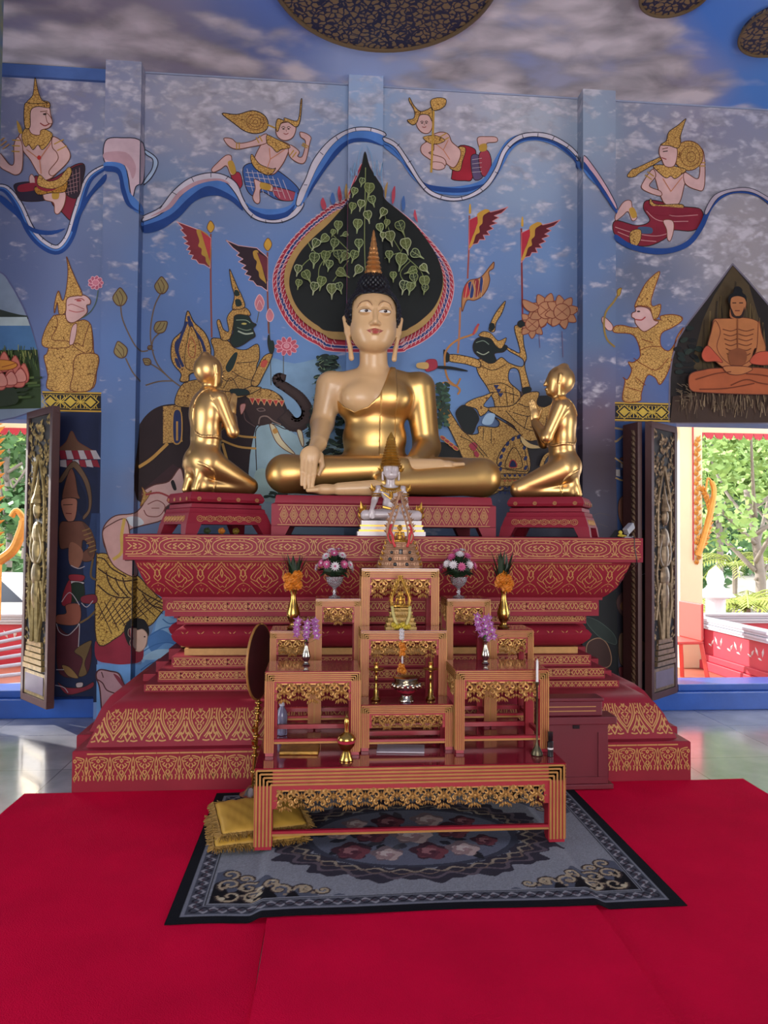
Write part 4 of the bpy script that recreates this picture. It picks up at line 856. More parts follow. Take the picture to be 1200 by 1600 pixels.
# thin moulded line along the wall head
b = MB(); 
for x0, x1 in ((XWL, PIL[0][0]), (PIL[0][1], PIL[1][0]), (PIL[1][1], PIL[2][0]), (PIL[2][1], XWR)):
    b.box(x0, x1, YP-.012, YP, ZC-.012, ZC)
M['crack'] = mat('pale_plaster_edge', '8c94ac', .7)
struct('trim_1', b, M['crack'], 'thin plaster line where wall and ceiling meet')
b = MB(); b.box(XWL, PIL[0][0], YP-.03, YP, ZC-.11, ZC-.012)
M['bluetrim'] = mat('painted_blue_cove', '43609c', .6, var=.2); struct('trim_2', b, M['bluetrim'], 'blue painted strip along the top of the left wall')
# ---------------------------------------------------------------- the stepped altar
M['redlac'] = mat('altar_red_lacquer', '861e2e', .5, var=.16, vs=4, spec=.25)
M['goldpaint'] = mat('gold_stencil_paint', 'b88850', .5, var=.2, vs=25, spec=.3)
M['goldleaf'] = mat('burnished_gold', 'd8ac68', .38, metal=.92, var=.1, vs=5)
AX, AY, AH, AB = .435, 4.37, 1.835, 6.02
altar = empty('altar_platform', (AX, AY, 0), 0, 'large stepped dark red altar with gold stencilled bands, filling the middle of the hall', 'altar')
def loft(mb, prof, grow=0., y0=0., mi=0):
    """rectangular rings stepping in by d at height z"""
    rings = []
    for d, z in prof:
        h = AH-d+grow; yf = d+y0
        rings.append([mb.V(p) for p in ((-h, yf, z), (h, yf, z), (h, AB-AY, z), (-h, AB-AY, z))])
    for a, b in zip(rings, rings[1:]):
        for j in range(4): mb.Fc([a[j], a[(j+1) % 4], b[(j+1) % 4], b[j]], mi)
    mb.Fc(rings[-1], mi); mb.Fc(rings[0][::-1], mi)
def prof_at(prof, t):
    seg = [math.dist(a, b) for a, b in zip(prof, prof[1:])]; L = sum(seg); s = t*L
    for (a, b), l in zip(zip(prof, prof[1:]), seg):
        if s <= l+1e-9:
            k = s/l; return (a[0]+(b[0]-a[0])*k, a[1]+(b[1]-a[1])*k), ((b[1]-a[1])/l, -(b[0]-a[0])/l)
        s -= l
    return prof[-1], (1, 0)
def stencil(mb, prof, motif, pitch, sides=True, w=.0035, mi=1):
    """motif: list of polylines in (u in -.5...5 pitch, v 0..1 up the profile)"""
    L = sum(math.dist(a, b) for a, b in zip(prof, prof[1:]))
    hmax = AH-min(d for d, z in prof)
    LY = [.0015]
    def place(face, u, v):
        (d, z), (ny, nz) = prof_at(prof, min(max(v, 0), 1)); h = AH-d
        e = LY[0]; d -= e*abs(ny); zz = z+e*max(-1, min(1, nz))
        if face == 0: return (u, d, zz), abs(u) <= h-.004
        yy = d+ (u)
        if face == 1: return (-(AH-d), u, zz), d-.0+.004 <= u <= AB-AY
        return ((AH-d), u, zz), d+.004 <= u <= AB-AY
    for face in ((0, 1, 2) if sides else (0,)):
        rng = range(-int(hmax/pitch)-1, int(hmax/pitch)+2) if face == 0 else range(0, int((AB-AY)/pitch)+1)
        for k in rng:
            for pl in motif:
                ww = w*1.45
                if isinstance(pl[0], (int, float)): ww = pl[0]*1.35; pl = pl[1]
                uv = [((k+p[0])*pitch, p[1]) for p in pl]
                for si, ((u0, v0), (u1, v1)) in enumerate(zip(uv, uv[1:])):
                    LY[0] = .0014+.00006*((si+len(mb.f)) % 7)
                    du, dv = u1-u0, (v1-v0)*L; l = math.hypot(du, dv)
                    if l < 1e-6: continue
                    nu, nv = -dv/l*ww/2, du/l*ww/2/L
                    eu, ev = du/l*ww*.3, dv/l*ww*.3/L
                    q = [place(face, u0+nu-eu, v0+nv-ev), place(face, u1+nu+eu, v1+nv+ev), place(face, u1-nu+eu, v1-nv+ev), place(face, u0-nu-eu, v0-nv-ev)]
                    if all(x[1] for x in q): mb.Fc([mb.V(x[0]) for x in q], mi)
def arc(cx, cy, rx, ry, a0, a1, n=8): return [(cx+rx*math.cos(a0+(a1-a0)*i/n), cy+ry*math.sin(a0+(a1-a0)*i/n)) for i in range(n+1)]
def mir(pls): return pls+[((p[0], [(-x, y) for x, y in p[1]]) if isinstance(p[0], (int, float)) else [(-x, y) for x, y in p]) for p in pls]
def sp(pts, n=4): return [tuple(q) for q in smooth_pts(pts, n)]
W_ = 2*math.pi
petal = mir([(.006, sp([(0, .06), (.06, .12), (.2, .2), (.36, .32), (.42, .46), (.36, .58), (.18, .65), (0, .58)])), (.005, sp([(.02, .15), (.12, .2), (.26, .3), (.33, .44), (.28, .54), (.14, .57), (.02, .5)])), (.004, [(.3, .5), (.22, .44), (.24, .36)]),
             (.005, [(.02, .2), (.08, .26), (.02, .28)]), (.006, [(.03, .3), (.13, .36), (.04, .38)]), (.005, [(.03, .4), (.16, .46), (.08, .48)]), (.005, [(.12, .28), (.2, .38), (.16, .42)]), (.006, [(.0, .46), (.05, .51), (0, .56), (-.05, .51), (0, .46)]),
             (.006, sp([(.5, .04), (.42, .1), (.36, .16), (.44, .14), (.5, .22)])), (.006, sp([(.16, .05), (.28, .04), (.38, .05)])), (.005, sp([(.2, .1), (.3, .16), (.4, .24), (.46, .32)])), (.005, [(.26, .08), (.34, .14), (.28, .15)]),
             (.006, [(.5, .2), (.45, .28), (.5, .46)]), (.004, [(.5, .4), (.44, .35), (.41, .38)]), (.004, sp([(.5, .5), (.44, .66), (.5, .84)])), (.004, sp([(.3, .84), (.42, .86), (.5, .95)])), (.004, sp([(0, .86), (.12, .9), (.2, .98)])), (.003, [(.2, .8), (.3, .9), (.4, .98)])])
petal2 = mir([(.005, sp([(.05, .98), (.2, .96), (.38, .9), (.36, .8), (.22, .78)])), sp([(.1, .9), (.25, .88), (.28, .84)]), (.004, sp([(.36, .8), (.3, .62), (.16, .4), (0, .1)])), (.005, [(.04, .7), (.1, .62), (.04, .54)]), (.005, [(.14, .74), (.22, .68), (.14, .6)]),
              (.005, [(.03, .48), (.09, .4), (.02, .32)]), (.004, [(0, .3), (.05, .22), (0, .12), (-.05, .22), (0, .3)]), (.004, sp([(.5, .96), (.44, .7), (.46, .5), (.5, .34)])), (.005, [(.5, .62), (.44, .5), (.5, .36)]), (.004, [(.32, .52), (.38, .42), (.4, .3)]), (.005, [(.33, .3), (.36, .22), (.33, .14)]), (.005, [(.17, .3), (.19, .22), (.17, .14)]),
              (.004, [(.5, .3), (.47, .2), (.5, .1)]), (.005, sp([(0, .9), (.06, .84), (0, .78)]))])
def ros(n, r, cx=0, cy=.5, a=1.): return [(.004, [(cx+r*.35*math.cos(t), cy+r*a*.35*math.sin(t)), (cx+r*math.cos(t), cy+r*a*math.sin(t))]) for t in [W_*i/n for i in range(n)]]
def frieze(asp):
    """flower and scroll; asp = pitch/height"""
    return mir([(.004, arc(0, .5, .16, .3, 0, math.pi, 6)+[]), (.004, arc(0, .5, .16, .3, 0, -math.pi, 6)), (.004, sp([(.2, .5), (.28, .78), (.38, .72), (.42, .5), (.5, .25)])), (.004, sp([(.2, .5), (.26, .26), (.34, .3), (.33, .46)])),
               (.004, [(.38, .55), (.46, .8)]), (.003, [(0, .93), (.5, .93)]), (.003, [(0, .07), (.5, .07)])])+ros(6, .08, 0, .5, asp)
caps = mir([(.004, sp([(.0, .86), (.22, .84), (.38, .7), (.42, .5), (.38, .3), (.22, .16), (0, .14)])), (.003, sp([(0, .74), (.18, .72), (.3, .62), (.33, .5), (.3, .38), (.18, .28), (0, .26)])), (.003, [(0, .95), (.5, .95)]), (.003, [(0, .05), (.5, .05)]),
            (.004, [(0, .64), (.07, .5), (0, .36)]), (.004, sp([(.1, .62), (.16, .56), (.1, .5), (.16, .42), (.1, .38)])), (.004, sp([(.2, .6), (.26, .5), (.2, .4)])), (.004, [(.5, .8), (.46, .5), (.5, .2)]), (.004, sp([(.42, .86), (.47, .78), (.44, .7)])), (.004, sp([(.42, .14), (.47, .22), (.44, .3)])),
            (.003, sp([(.36, .84), (.3, .88), (.26, .84)])), (.003, sp([(.36, .16), (.3, .12), (.26, .16)]))]+[(.003, [(a, .18), (a+.02, .23)]) for a in (.08, .16)]+[(.003, [(a, .8), (a+.02, .77)]) for a in (.08, .16)])
cave = mir([(.004, sp([(0, .96), (.1, .84), (.24, .72), (.32, .58), (.2, .5)])), (.003, sp([(0, .88), (.08, .78), (.18, .68), (.24, .58)])), (.004, [(0, .8), (.03, .7), (0, .6)]), (.004, sp([(.06, .66), (.12, .58), (.06, .5), (0, .46)])), (.004, sp([(.14, .6), (.18, .52), (.12, .44)])),
            (.004, sp([(.5, .92), (.42, .84), (.36, .9)])), (.004, sp([(.5, .8), (.44, .7), (.5, .6)])), (.004, sp([(.3, .94), (.38, .84), (.46, .72), (.42, .6), (.5, .5)])), (.004, sp([(.2, .93), (.26, .86), (.32, .8)])), (.0035, sp([(.32, .5), (.22, .4), (.1, .3), (0, .2)])), (.003, sp([(.5, .46), (.38, .4), (.28, .26), (.22, .14)])),
            (.0035, sp([(.1, .42), (.06, .34), (0, .38)])), (.0035, [(.5, .4), (.46, .3), (.5, .2)]), (.003, [(.36, .3), (.4, .2), (.38, .1)]), (.003, [(0, .98), (.5, .98)]), (.0035, sp([(.08, .2), (.14, .12), (.1, .05)])), (.003, [(.0, .14), (.03, .08), (0, .02)])]+[(.003, [(.06+.07*i, .93), (.06+.07*i+.02, .88)]) for i in range(6)])
tooth = mir([(.004, [(0, .75), (.2, .4), (.32, .2)]), (.003, [(0, .95), (.5, .95)]), (.004, [(.5, .8), (.36, .55)]), (.004, [(0, .4), (.08, .2)])])
cush = [(.058, .242), (.064, .256), (.085, .31), (.116, .382), (.155, .44), (.204, .480), (.26, .498), (.322, .502)]
bulb = [(.548, .735), (.50, .76), (.462, .80), (.452, .83), (.47, .855), (.51, .88), (.55, .898)]
cav = [(.40, 1.08), (.375, 1.10), (.33, 1.15), (.30, 1.21), (.278, 1.27), (.262, 1.318)]
TIERS = [('base', [(0, 0), (0, .232), (.006, .238)], [([(0, .05), (0, .205)], petal2, .13), ([(0, .212), (0, .228)], [(.006, [(-.47, .5), (.47, .5)])], .13)]),
 ('lotus_cushion', [(.04, .238), (.058, .242)]+cush[1:], [(cush[1:], petal, .163)]),
 ('lower_step', [(.319, .50), (.319, .548)], [([(.319, .505), (.319, .545)], tooth, .05)]),
 ('middle_step', [(.387, .548), (.387, .619)], [([(.387, .562), (.387, .616)], frieze(2), .12)]),
 ('upper_step', [(.456, .619), (.456, .693)], [([(.456, .63), (.456, .69)], frieze(2), .13)]),
 ('gold_fillet', [(.524, .693), (.524, .735)], []),
 ('waist_roll', bulb, [([(.452, .828), (.47, .855), (.51, .88), (.53, .889)], mir([(.004, sp([(0, .1), (.2, .3), (.3, .7), (.1, .9)])), (.004, [(.3, .1), (.4, .5), (.5, .8)]), (.003, [(0, .5), (.1, .4)])]), .1)]),
 ('lower_cornice', [(.481, .898), (.481, .957)], [([(.481, .91), (.481, .955)], frieze(2), .09)]),
 ('upper_cornice', [(.418, .957), (.418, 1.064)], [([(.418, .985), (.418, 1.055)], frieze(2), .13)]),
 ('curved_cornice', [(.40, 1.064)]+cav, [(cav, cave, .262)]),
 ('top_slab', [(.262, 1.318), (.207, 1.322), (.207, 1.478)], [([(.207, 1.338), (.207, 1.475)], caps, .32)])]
for nm, prof, bands_ in TIERS:
    mb = MB(); loft(mb, prof); loft(mb, prof, .085, .34)
    o = mb.build(nm, [M['redlac'] if nm != 'gold_fillet' else M['goldpaint'], M['goldpaint']], altar, smooth=35)
    if bands_:
        mb = MB()
        for pr, mo, pi in bands_: stencil(mb, pr, mo, pi, sides=True, mi=0)
        o2 = mb.build('stencil_pattern', M['goldpaint'], o, fix=False); o2['label'] = 'gold stencilled pattern'
ZT = 1.478
# ---------------------------------------------------------------- implicit-surface sculpting
def smin(a, b, k):
    h = np.clip(.5+.5*(b-a)/k, 0, 1); return b*(1-h)+a*h-k*h*(1-h)
def smax(a, b, k): return -smin(-a, -b, k)
def cap_(p, a, b, ra, rb):
    a = np.array(a, np.float32); b = np.array(b, np.float32); ab = b-a; t = np.clip(((p-a)@ab)/float(ab@ab), 0, 1)
    return np.linalg.norm(p-a-t[:, None]*ab, axis=1)-(ra+(rb-ra)*t)
def el_(p, c, r, rot=None):
    q = p-np.array(c, np.float32)
    if rot is not None: q = q@np.array(rot, np.float32)
    r = np.array(r, np.float32); k0 = np.linalg.norm(q/r, axis=1); k1 = np.linalg.norm(q/(r*r), axis=1)
    return k0*(k0-1)/np.maximum(k1, 1e-6)
def poly_sd(x, y, poly):
    d = np.full(x.shape, 1e9, np.float32); s = np.ones(x.shape, np.float32); n = len(poly)
    for i in range(n):
        ax, ay = poly[i]; bx_, by = poly[i-1]; ex, ey = bx_-ax, by-ay; wx, wy = x-ax, y-ay
        t = np.clip((wx*ex+wy*ey)/(ex*ex+ey*ey), 0, 1); d = np.minimum(d, (wx-ex*t)**2+(wy-ey*t)**2)
        c = np.stack([y >= ay, y < by, ex*wy > ey*wx]); s = np.where(c.all(0) | (~c).all(0), -s, s)
    return s*np.sqrt(d)
def U(fs, p, k):
    r = None
    for f in fs:
        v = f(p); r = v if r is None else smin(r, v, k)
    return r
def C(a, b, ra, rb=None): return lambda p: cap_(p, a, b, ra, ra if rb is None else rb)
def E(c, r, rot=None): return lambda p: el_(p, c, r, rot)
def sdf_object(name, f, lo, hi, h, material, parent, scale=1., smooth=True):
    lo = np.array(lo, float); N_ = (np.ceil((np.array(hi)-lo)/(h*4)).astype(int))*4
    cx = [lo[i]+h*4*np.arange(N_[i]//4+1) for i in range(3)]
    G = np.stack(np.meshgrid(*cx, indexing='ij'), -1).reshape(-1, 3).astype(np.float32)
    cv = f(G).reshape([len(c) for c in cx])
    near = np.zeros([n//4 for n in N_], bool)
    mn = np.full(near.shape, 1e9); mx = -mn; ab = np.full(near.shape, 1e9)
    for i in (0, 1):
        for j in (0, 1):
            for k in (0, 1):
                s = cv[i:i+near.shape[0], j:j+near.shape[1], k:k+near.shape[2]]; mn = np.minimum(mn, s); mx = np.maximum(mx, s); ab = np.minimum(ab, abs(s))
    near = ((mn < 0) & (mx > 0)) | (ab < h*4.5)
    nb = near.copy()
    V = np.zeros([n+1 for n in N_], np.float32)
    base = np.repeat(np.repeat(np.repeat(cv[:-1, :-1, :-1], 4, 0), 4, 1), 4, 2); V[:-1, :-1, :-1] = base; V[-1] = 1; V[:, -1] = 1; V[:, :, -1] = 1
    bi = np.argwhere(nb); off = np.stack(np.meshgrid(*[np.arange(5)]*3, indexing='ij'), -1).reshape(-1, 3)
    idx = (bi[:, None, :]*4+off[None]).reshape(-1, 3)
    flat = np.unique(np.ravel_multi_index(idx.T, V.shape)); ii = np.stack(np.unravel_index(flat, V.shape), -1)
    vals = np.empty(len(flat), np.float32)
    for a in range(0, len(flat), 400000): vals[a:a+400000] = f((lo+ii[a:a+400000]*h).astype(np.float32))
    V.ravel()[flat] = vals
    I = V < 0
    cell = np.zeros([n for n in N_], np.int8)
    for i in (0, 1):
        for j in (0, 1):
            for k in (0, 1): cell += I[i:i+N_[0], j:j+N_[1], k:k+N_[2]]
    act = np.argwhere((cell > 0) & (cell < 8)); vid = -np.ones(cell.shape, np.int32); vid[tuple(act.T)] = np.arange(len(act))
    acc = np.zeros((len(act), 3)); cnt = np.zeros(len(act))
    cor = [(i, j, k) for i in (0, 1) for j in (0, 1) for k in (0, 1)]
    for a in cor:
        for b in cor:
            if sum(b)-sum(a) == 1 and sum(abs(x-y) for x, y in zip(a, b)) == 1:
                va = V[tuple((act+a).T)]; vb = V[tuple((act+b).T)]; m = (va < 0) != (vb < 0)
                t = np.where(m, va/np.where(m, va-vb, 1), 0)
                p = np.array(a)+np.array(np.subtract(b, a))[None]*t[:, None]; acc += p*m[:, None]; cnt += m
    P_ = (lo+(act+acc/cnt[:, None])*h)*scale
    quads = []
    for ax in range(3):
        e1 = [0, 0, 0]; e1[ax] = 1; o1 = [0, 0, 0]; o1[(ax+1) % 3] = 1; o2 = [0, 0, 0]; o2[(ax+2) % 3] = 1
        sl = [slice(1, N_[i]) if i != ax else slice(0, N_[i]) for i in range(3)]
        A = I[tuple(sl)]; sb = [slice(s.start+e1[i], s.stop+e1[i]) for i, s in enumerate(sl)]; B = I[tuple(sb)]
        for cond, rev in ((A & ~B, False), (~A & B, True)):
            g = np.argwhere(cond)+[s.start for s in sl]
            if not len(g): continue
            q = np.stack([vid[tuple((g-o1-o2).T)], vid[tuple((g-o2).T)], vid[tuple(g.T)], vid[tuple((g-o1).T)]], 1)
            quads.append(q[:, ::-1] if rev else q)
    Q = np.concatenate(quads); Q = Q[(Q >= 0).all(1)]
    me = bpy.data.meshes.new(name); me.vertices.add(len(P_)); me.vertices.foreach_set('co', P_.astype(np.float32).ravel())
    me.loops.add(Q.size); me.loops.foreach_set('vertex_index', Q.astype(np.int32).ravel())
    me.polygons.add(len(Q)); me.polygons.foreach_set('loop_start', np.arange(0, Q.size, 4, dtype=np.int32)); me.polygons.foreach_set('loop_total', np.full(len(Q), 4, np.int32))
    me.polygons.foreach_set('use_smooth', [True]*len(Q)); me.update(); me.validate()
    me.materials.append(material)
    o = bpy.data.objects.new(name, me); COL.objects.link(o); o.parent = parent
    return o
def surf_y(f, x, z, y0, y1=-500.):
    """march from y1 (front) towards y0 and return the first surface crossing"""
    ys = np.linspace(y1, y0, 900); p = np.stack([np.full(900, x), ys, np.full(900, z)], 1).astype(np.float32); v = f(p)
    k = np.argmax(v < 0); return ys[k] if v[k] < 0 else y0
def patch(name, f, outline, cen, y1, off, scale, material, parent, rows=3):
    """thin inlay following the sculpted surface"""
    mb = MB(); n = len(outline); c = np.array(cen)
    def pt(q): return Vector((q[0], surf_y(f, q[0], q[1], 60, y1)-off, q[1]))*scale
    rings = [[mb.V(pt(c+(np.array(o)-c)*k/rows)) for o in outline] for k in range(1, rows+1)]; ce = mb.V(pt(c))
    for j in range(n): mb.Fc([ce, rings[0][j], rings[0][(j+1) % n]])
    for a, b in zip(rings, rings[1:]):
        for j in range(n): mb.Fc([a[j], b[j], b[(j+1) % n], a[(j+1) % n]])
    return mb.build(name, material, parent, smooth=True)
# ---------------------------------------------------------------- seated statue
M['skin'] = mat('cream_enamel', 'd0a878', .38, coat=.12, var=.06, vs=4)
M['hairblk'] = mat('black_lacquer', '0b0b0d', .4); M['finial'] = mat('copper_gold_finial', 'b07a44', .4, metal=.6)
M['eyew'] = mat('eye_white', 'd8d4cc', .3); M['eyeb'] = mat('eye_dark', '1c100c', .2); M['lip'] = mat('lip_red', 'a04038', .4); M['browl'] = mat('brow_line', '8c6440', .5)
def seated(root, s, h, skin, robe, hair, finial=True, face=True, extras=True):
    cx = -12
    torso = lambda p: U([E((cx, 20, 46), (62, 44, 38)), E((cx, 20, 96), (49, 33, 46)), E((cx, 18, 158), (63, 36, 48)), C((cx-68, 22, 176), (cx+68, 22, 176), 21), C((cx-3, 20, 196), (cx-50, 22, 184), 15), C((cx-3, 20, 196), (cx+50, 22, 184), 15), E((cx-26, -8, 156), (26, 16, 20)), E((cx+26, -8, 156), (26, 16, 20))], p, 12)
    neck = C((-14, 20, 194), (-16, 12, 236), 22.5, 22)
    def headf(p):
        r = U([E((-17, 3, 285), (38, 43, 42)), E((-17, -5, 259), (35, 34, 34)), E((-17, -20, 240), (22, 16, 13)), E((-31, -20, 258), (14, 14, 14)), E((-3, -20, 258), (14, 14, 14))], p, 7)
        r = smin(r, U([C((-17, -36, 293), (-17, -45.5, 266), 2.8, 3.8), E((-17, -44.5, 263), (5, 5.5, 4)), E((-22, -41, 262), (3.4, 4, 3)), E((-12, -41, 262), (3.4, 4, 3))], p, 2.5), 4)
        for sx in (-1, 1):
            r = smax(r, -el_(p, (-17+sx*14, -47, 284), (9.5, 9, 6)), 5)
            r = smin(r, el_(p, (-17+sx*14.5, -35, 282), (10, 7.2, 6.2)), 2)
            r = smin(r, np.minimum(cap_(p, (-17+sx*4.5, -38.5, 288), (-17+sx*12, -38, 295.5), 1.6, 1.5), cap_(p, (-17+sx*12, -38, 295.5), (-17+sx*25, -32, 293), 1.5, 1.0)), 5)
        r = smin(r, U([C((-23, -39.5, 251.8), (-17, -41.5, 252.6), 1.8), C((-11, -39.5, 251.8), (-17, -41.5, 252.6), 1.8), C((-21, -39, 248.6), (-13, -39, 248.6), 2.2)], p, 2), 2.5)
        return r
    def ears(p):
        r = None
        for sx in (-1, 1):
            X = lambda v: -17+sx*v
            e = U([C((X(44), 12, 284), (X(41), 8, 262), 4.2, 3.6), C((X(41), 8, 262), (X(35.5), 6, 236), 3.6, 3.2), C((X(35.5), 6, 236), (X(33.5), 4, 219), 3.2, 4.2), C((X(38), 6, 272), (X(37), 4, 256), 3)], p, 3)
            r = e if r is None else np.minimum(r, e)
        return r
    head = lambda p: smin(headf(p), ears(p), 3)
    # right arm hanging over the knee, hand with separate fingers
    rarm = lambda p: U([C((cx-70, 20, 178), (cx-83, 24, 118), 23, 17.5), C((cx-83, 24, 118), (-100, -52, 78), 17.5, 12)], p, 8)
    fr = [(-121, 50, -122.5, 14), (-115.5, 50, -118, 9.5), (-109.5, 49, -113, 5), (-103, 50, -108, 8.5)]
    rhand = lambda p: smin(U([C((-100, -52, 78), (-106, -78, 64), 12, 10), E((-111.5, -88, 55), (14.5, 7, 15))], p, 7),
                           np.minimum.reduce([U([C((x0, -90, z0+6), ((x0+x1)/2, -96, (z0+z1)/2), 4, 3.5), C(((x0+x1)/2, -96, (z0+z1)/2), (x1, -94, z1), 3.5, 2.3)], p, 1.5) for x0, z0, x1, z1 in fr]+[U([C((-97, -82, 58), (-94, -88, 42), 4.6, 3.8), C((-94, -88, 42), (-99, -92, 29), 3.8, 2.6)], p, 1.5)]), 2.5)
    larm = lambda p: U([C((cx+70, 20, 178), (72, 26, 84), 24, 19), C((72, 26, 84), (44, -40, 54), 19, 12)], p, 10)
    lhand = lambda p: smin(U([C((46, -38, 54), (30, -50, 52), 9), E((20, -56, 50), (16, 12, 5.5))], p, 5), np.minimum.reduce([C((10, -48-5*i, 51), (-18+abs(i-1.4)*3, -50-5*i, 54), 2.9, 2.2)(p) for i in range(4)]+[C((26, -48, 56), (10, -44, 61), 3.4, 2.4)(p)]), 2)
    legs = lambda p: U([C((-50, 16, 36), (-148, -44, 33), 33, 28), C((44, 16, 36), (144, -44, 33), 33, 28), C((-148, -48, 33), (20, -74, 42), 26, 17), C((146, -48, 30), (-6, -88, 18), 27, 15), E((0, -20, 22), (90, 50, 22))], p, 9)
    feet = lambda p: np.minimum(U([C((24, -74, 44), (76, -66, 46), 12, 11), E((88, -64, 46), (18, 12, 9))]+[C((98, -74+5*i, 48), (112-i*2, -73+5*i, 49), 3.4, 2.8) for i in range(5)], p, 3),
                                U([C((-8, -92, 12), (-70, -92, 9), 12, 9), E((-88, -92, 8), (20, 12, 8))]+[C((-100, -102+5*i, 7), (-114+i*2, -101+5*i, 6), 3.4, 2.8) for i in range(5)], p, 3))
    bare = [(x-598, 778-y) for x, y in ((616, 550), (600, 596), (590, 620), (573, 638), (552, 645), (537, 637), (524, 622), (430, 620), (430, 480), (616, 480))]
    def skinf(p): return np.minimum(U([torso, neck, head, rarm, rhand], p, 5), np.minimum(smax(torso(p)+1, p[:, 2]-150, 2), 1e9)) if False else np.minimum(smin(smin(smin(torso(p), rarm(p), 8), smin(neck(p), head(p), 3), 8), rhand(p), 3), np.minimum(feet(p), lhand(p)))
    def robef(p):
        t = torso(p); tl = smin(t, larm(p), 7)-1.6
        cut = poly_sd(p[:, 0], p[:, 2], bare)
        tl = smax(tl, -cut, 1.2)
        tl = np.maximum(tl, p[:, 2]-206)
        strip = np.maximum(np.maximum(np.maximum(t-4.2, abs(p[:, 0]-6+(p[:, 2]-130)*-.02)-12), p[:, 2]-208), 66-p[:, 2]); strip = np.maximum(strip, -cut)
        belt = np.maximum(t-3.4, abs(p[:, 2]-60-.05*abs(p[:, 0]))-3)
        lg = legs(p)
        return smin(np.minimum(tl, np.minimum(strip, belt)), lg, 5)
    lo, hi = (-190, -115, -1), (184, 72, 330)
    if face: body = sdf_object('body', skinf, lo, hi, h, skin, root, s)
    else: body = sdf_object('body', lambda p: np.minimum(skinf(p), robef(p)) if robe is None else skinf(p), lo, hi, h, skin, root, s)
    if robe is not None:
        r = sdf_object('robe', robef, lo, hi, h, robe, root, s); r['label'] = 'gold robe over one shoulder'
    if hair is not None:
        def hairf(p):
            q = p-np.array((-17, 8, 0), np.float32); th = np.arctan2(q[:, 1], q[:, 0])
            rr = U([E((-17, 8, 290), (43.5, 45, 44)), E((-17, 10, 334), (25, 24, 22))], p, 10)
            rr = rr-1.1*np.cos(th*19+np.floor(p[:, 2]/4.5)*math.pi)*np.cos((p[:, 2] % 4.5-2.25)/4.5*math.pi)-.4
            qa = abs(p[:, 0]+17)-18; qb = abs(p[:, 2]-268)-27; dd = np.sqrt(np.maximum(qa, 0)**2+np.maximum(qb, 0)**2)+np.minimum(np.maximum(qa, qb), 0)-16; rr = smax(rr, -np.maximum(dd, p[:, 1]-2), 1.2)
            rr = np.maximum(rr, -np.maximum(p[:, 1]-4, p[:, 2]-268))
            return np.maximum(rr, 252-p[:, 2]-np.clip(p[:, 1], 0, 14))
        hh = sdf_object('hair', hairf, (-66, -44, 244), (32, 62, 366), min(h, .9) if h < 2 else h, hair, root, s); hh['label'] = 'black curled hair with a top knot'
    if finial:
        mb = MB(); pr = [(11.5, 352), (12.2, 356)]
        for i in range(9):
            z = 356+i*7.4; r = 11.8*(1-i/9.6); pr += [(r, z), (r*1.12, z+2), (r*.8, z+7)]
        pr += [(0, 426)]
        mb.lathe([(a*s, b*s) for a, b in pr], ((-17)*s, 10*s, 0), 20, flute=10, fa=.08)
        o = mb.build('flame_finial', M['finial'] if hair is not None else (robe or skin), root, smooth=40); o['label'] = 'tall golden flame finial'
    if face:
        for sx in (-1, 1):
            ex = -17+sx*14.5; out = [(ex+8.8*math.cos(t), 280.6+1.9*math.sin(t)*(1 if math.sin(t) > 0 else 1.1)) for t in [W_*i/20 for i in range(20)]]
            e = patch('eye', skinf, out, (ex, 280.4), -90, .35, s, M['eyew'], root); e['label'] = 'painted white eye'
            out = [(ex+(.8)+2.9*math.cos(t), 280.6+1.9*math.sin(t)) for t in [W_*i/12 for i in range(12)]]
            patch('iris', skinf, out, (ex+.8, 280.6), -90, 1.0, s, M['eyeb'], e)
            for pts, wd, nm, mt in (([(ex-10, 280.8), (ex-6, 282.6), (ex, 283.2), (ex+6, 282.6), (ex+10, 281)], .9, 'eyelid_line', M['browl']), ([(-17+sx*4.5, 289), (-17+sx*8, 294), (-17+sx*15, 296.8), (-17+sx*22, 294.5), (-17+sx*27.5, 288)], 1.1, 'eyebrow', M['browl'])):
                q = smooth_pts(pts, 4); mb = MB(); mb.tube([Vector((a, surf_y(skinf, a, b, 60, -90), b))*s for a, b in q], [wd*s*(.35+.65*math.sin(math.pi*i/(len(q)-1))) for i in range(len(q))], 6)
                mb.build(nm, mt, root, smooth=True)
        out = [(-29.5, 252.4), (-25, 253.6), (-20.5, 254.6), (-17, 253.8), (-13.5, 254.6), (-9, 253.6), (-4.5, 252.4), (-9, 249.3), (-13, 247.2), (-17, 246.6), (-21, 247.2), (-25, 249.3)]
        patch('lips', skinf, [tuple(q) for q in smooth_pts(out, 2, True)], (-17, 251), -90, .3, s, M['lip'], root)
        q = smooth_pts([(-30, 252.8), (-23, 251.2), (-17, 251.6), (-11, 251.2), (-4, 252.8)], 4); mb = MB()
        mb.tube([Vector((a, surf_y(skinf, a, b, 60, -90), b))*s for a, b in q], .45*s, 5); mb.build('mouth_line', M['browl'], root)
    return skinf
SB = (P(640, 760, Y=5.28)-P(600, 760, Y=5.28)).x/40
big = empty('seated_statue', (*P(598, 778, Y=5.28).xy, P(598, 777, Y=5.05).z), 0, 'huge seated statue with cream skin, black hair and gold robe on the altar', 'statue')
PLZ = big.location.z
seated(big, SB, 1.15, M['skin'], M['goldleaf'], M['hairblk'])
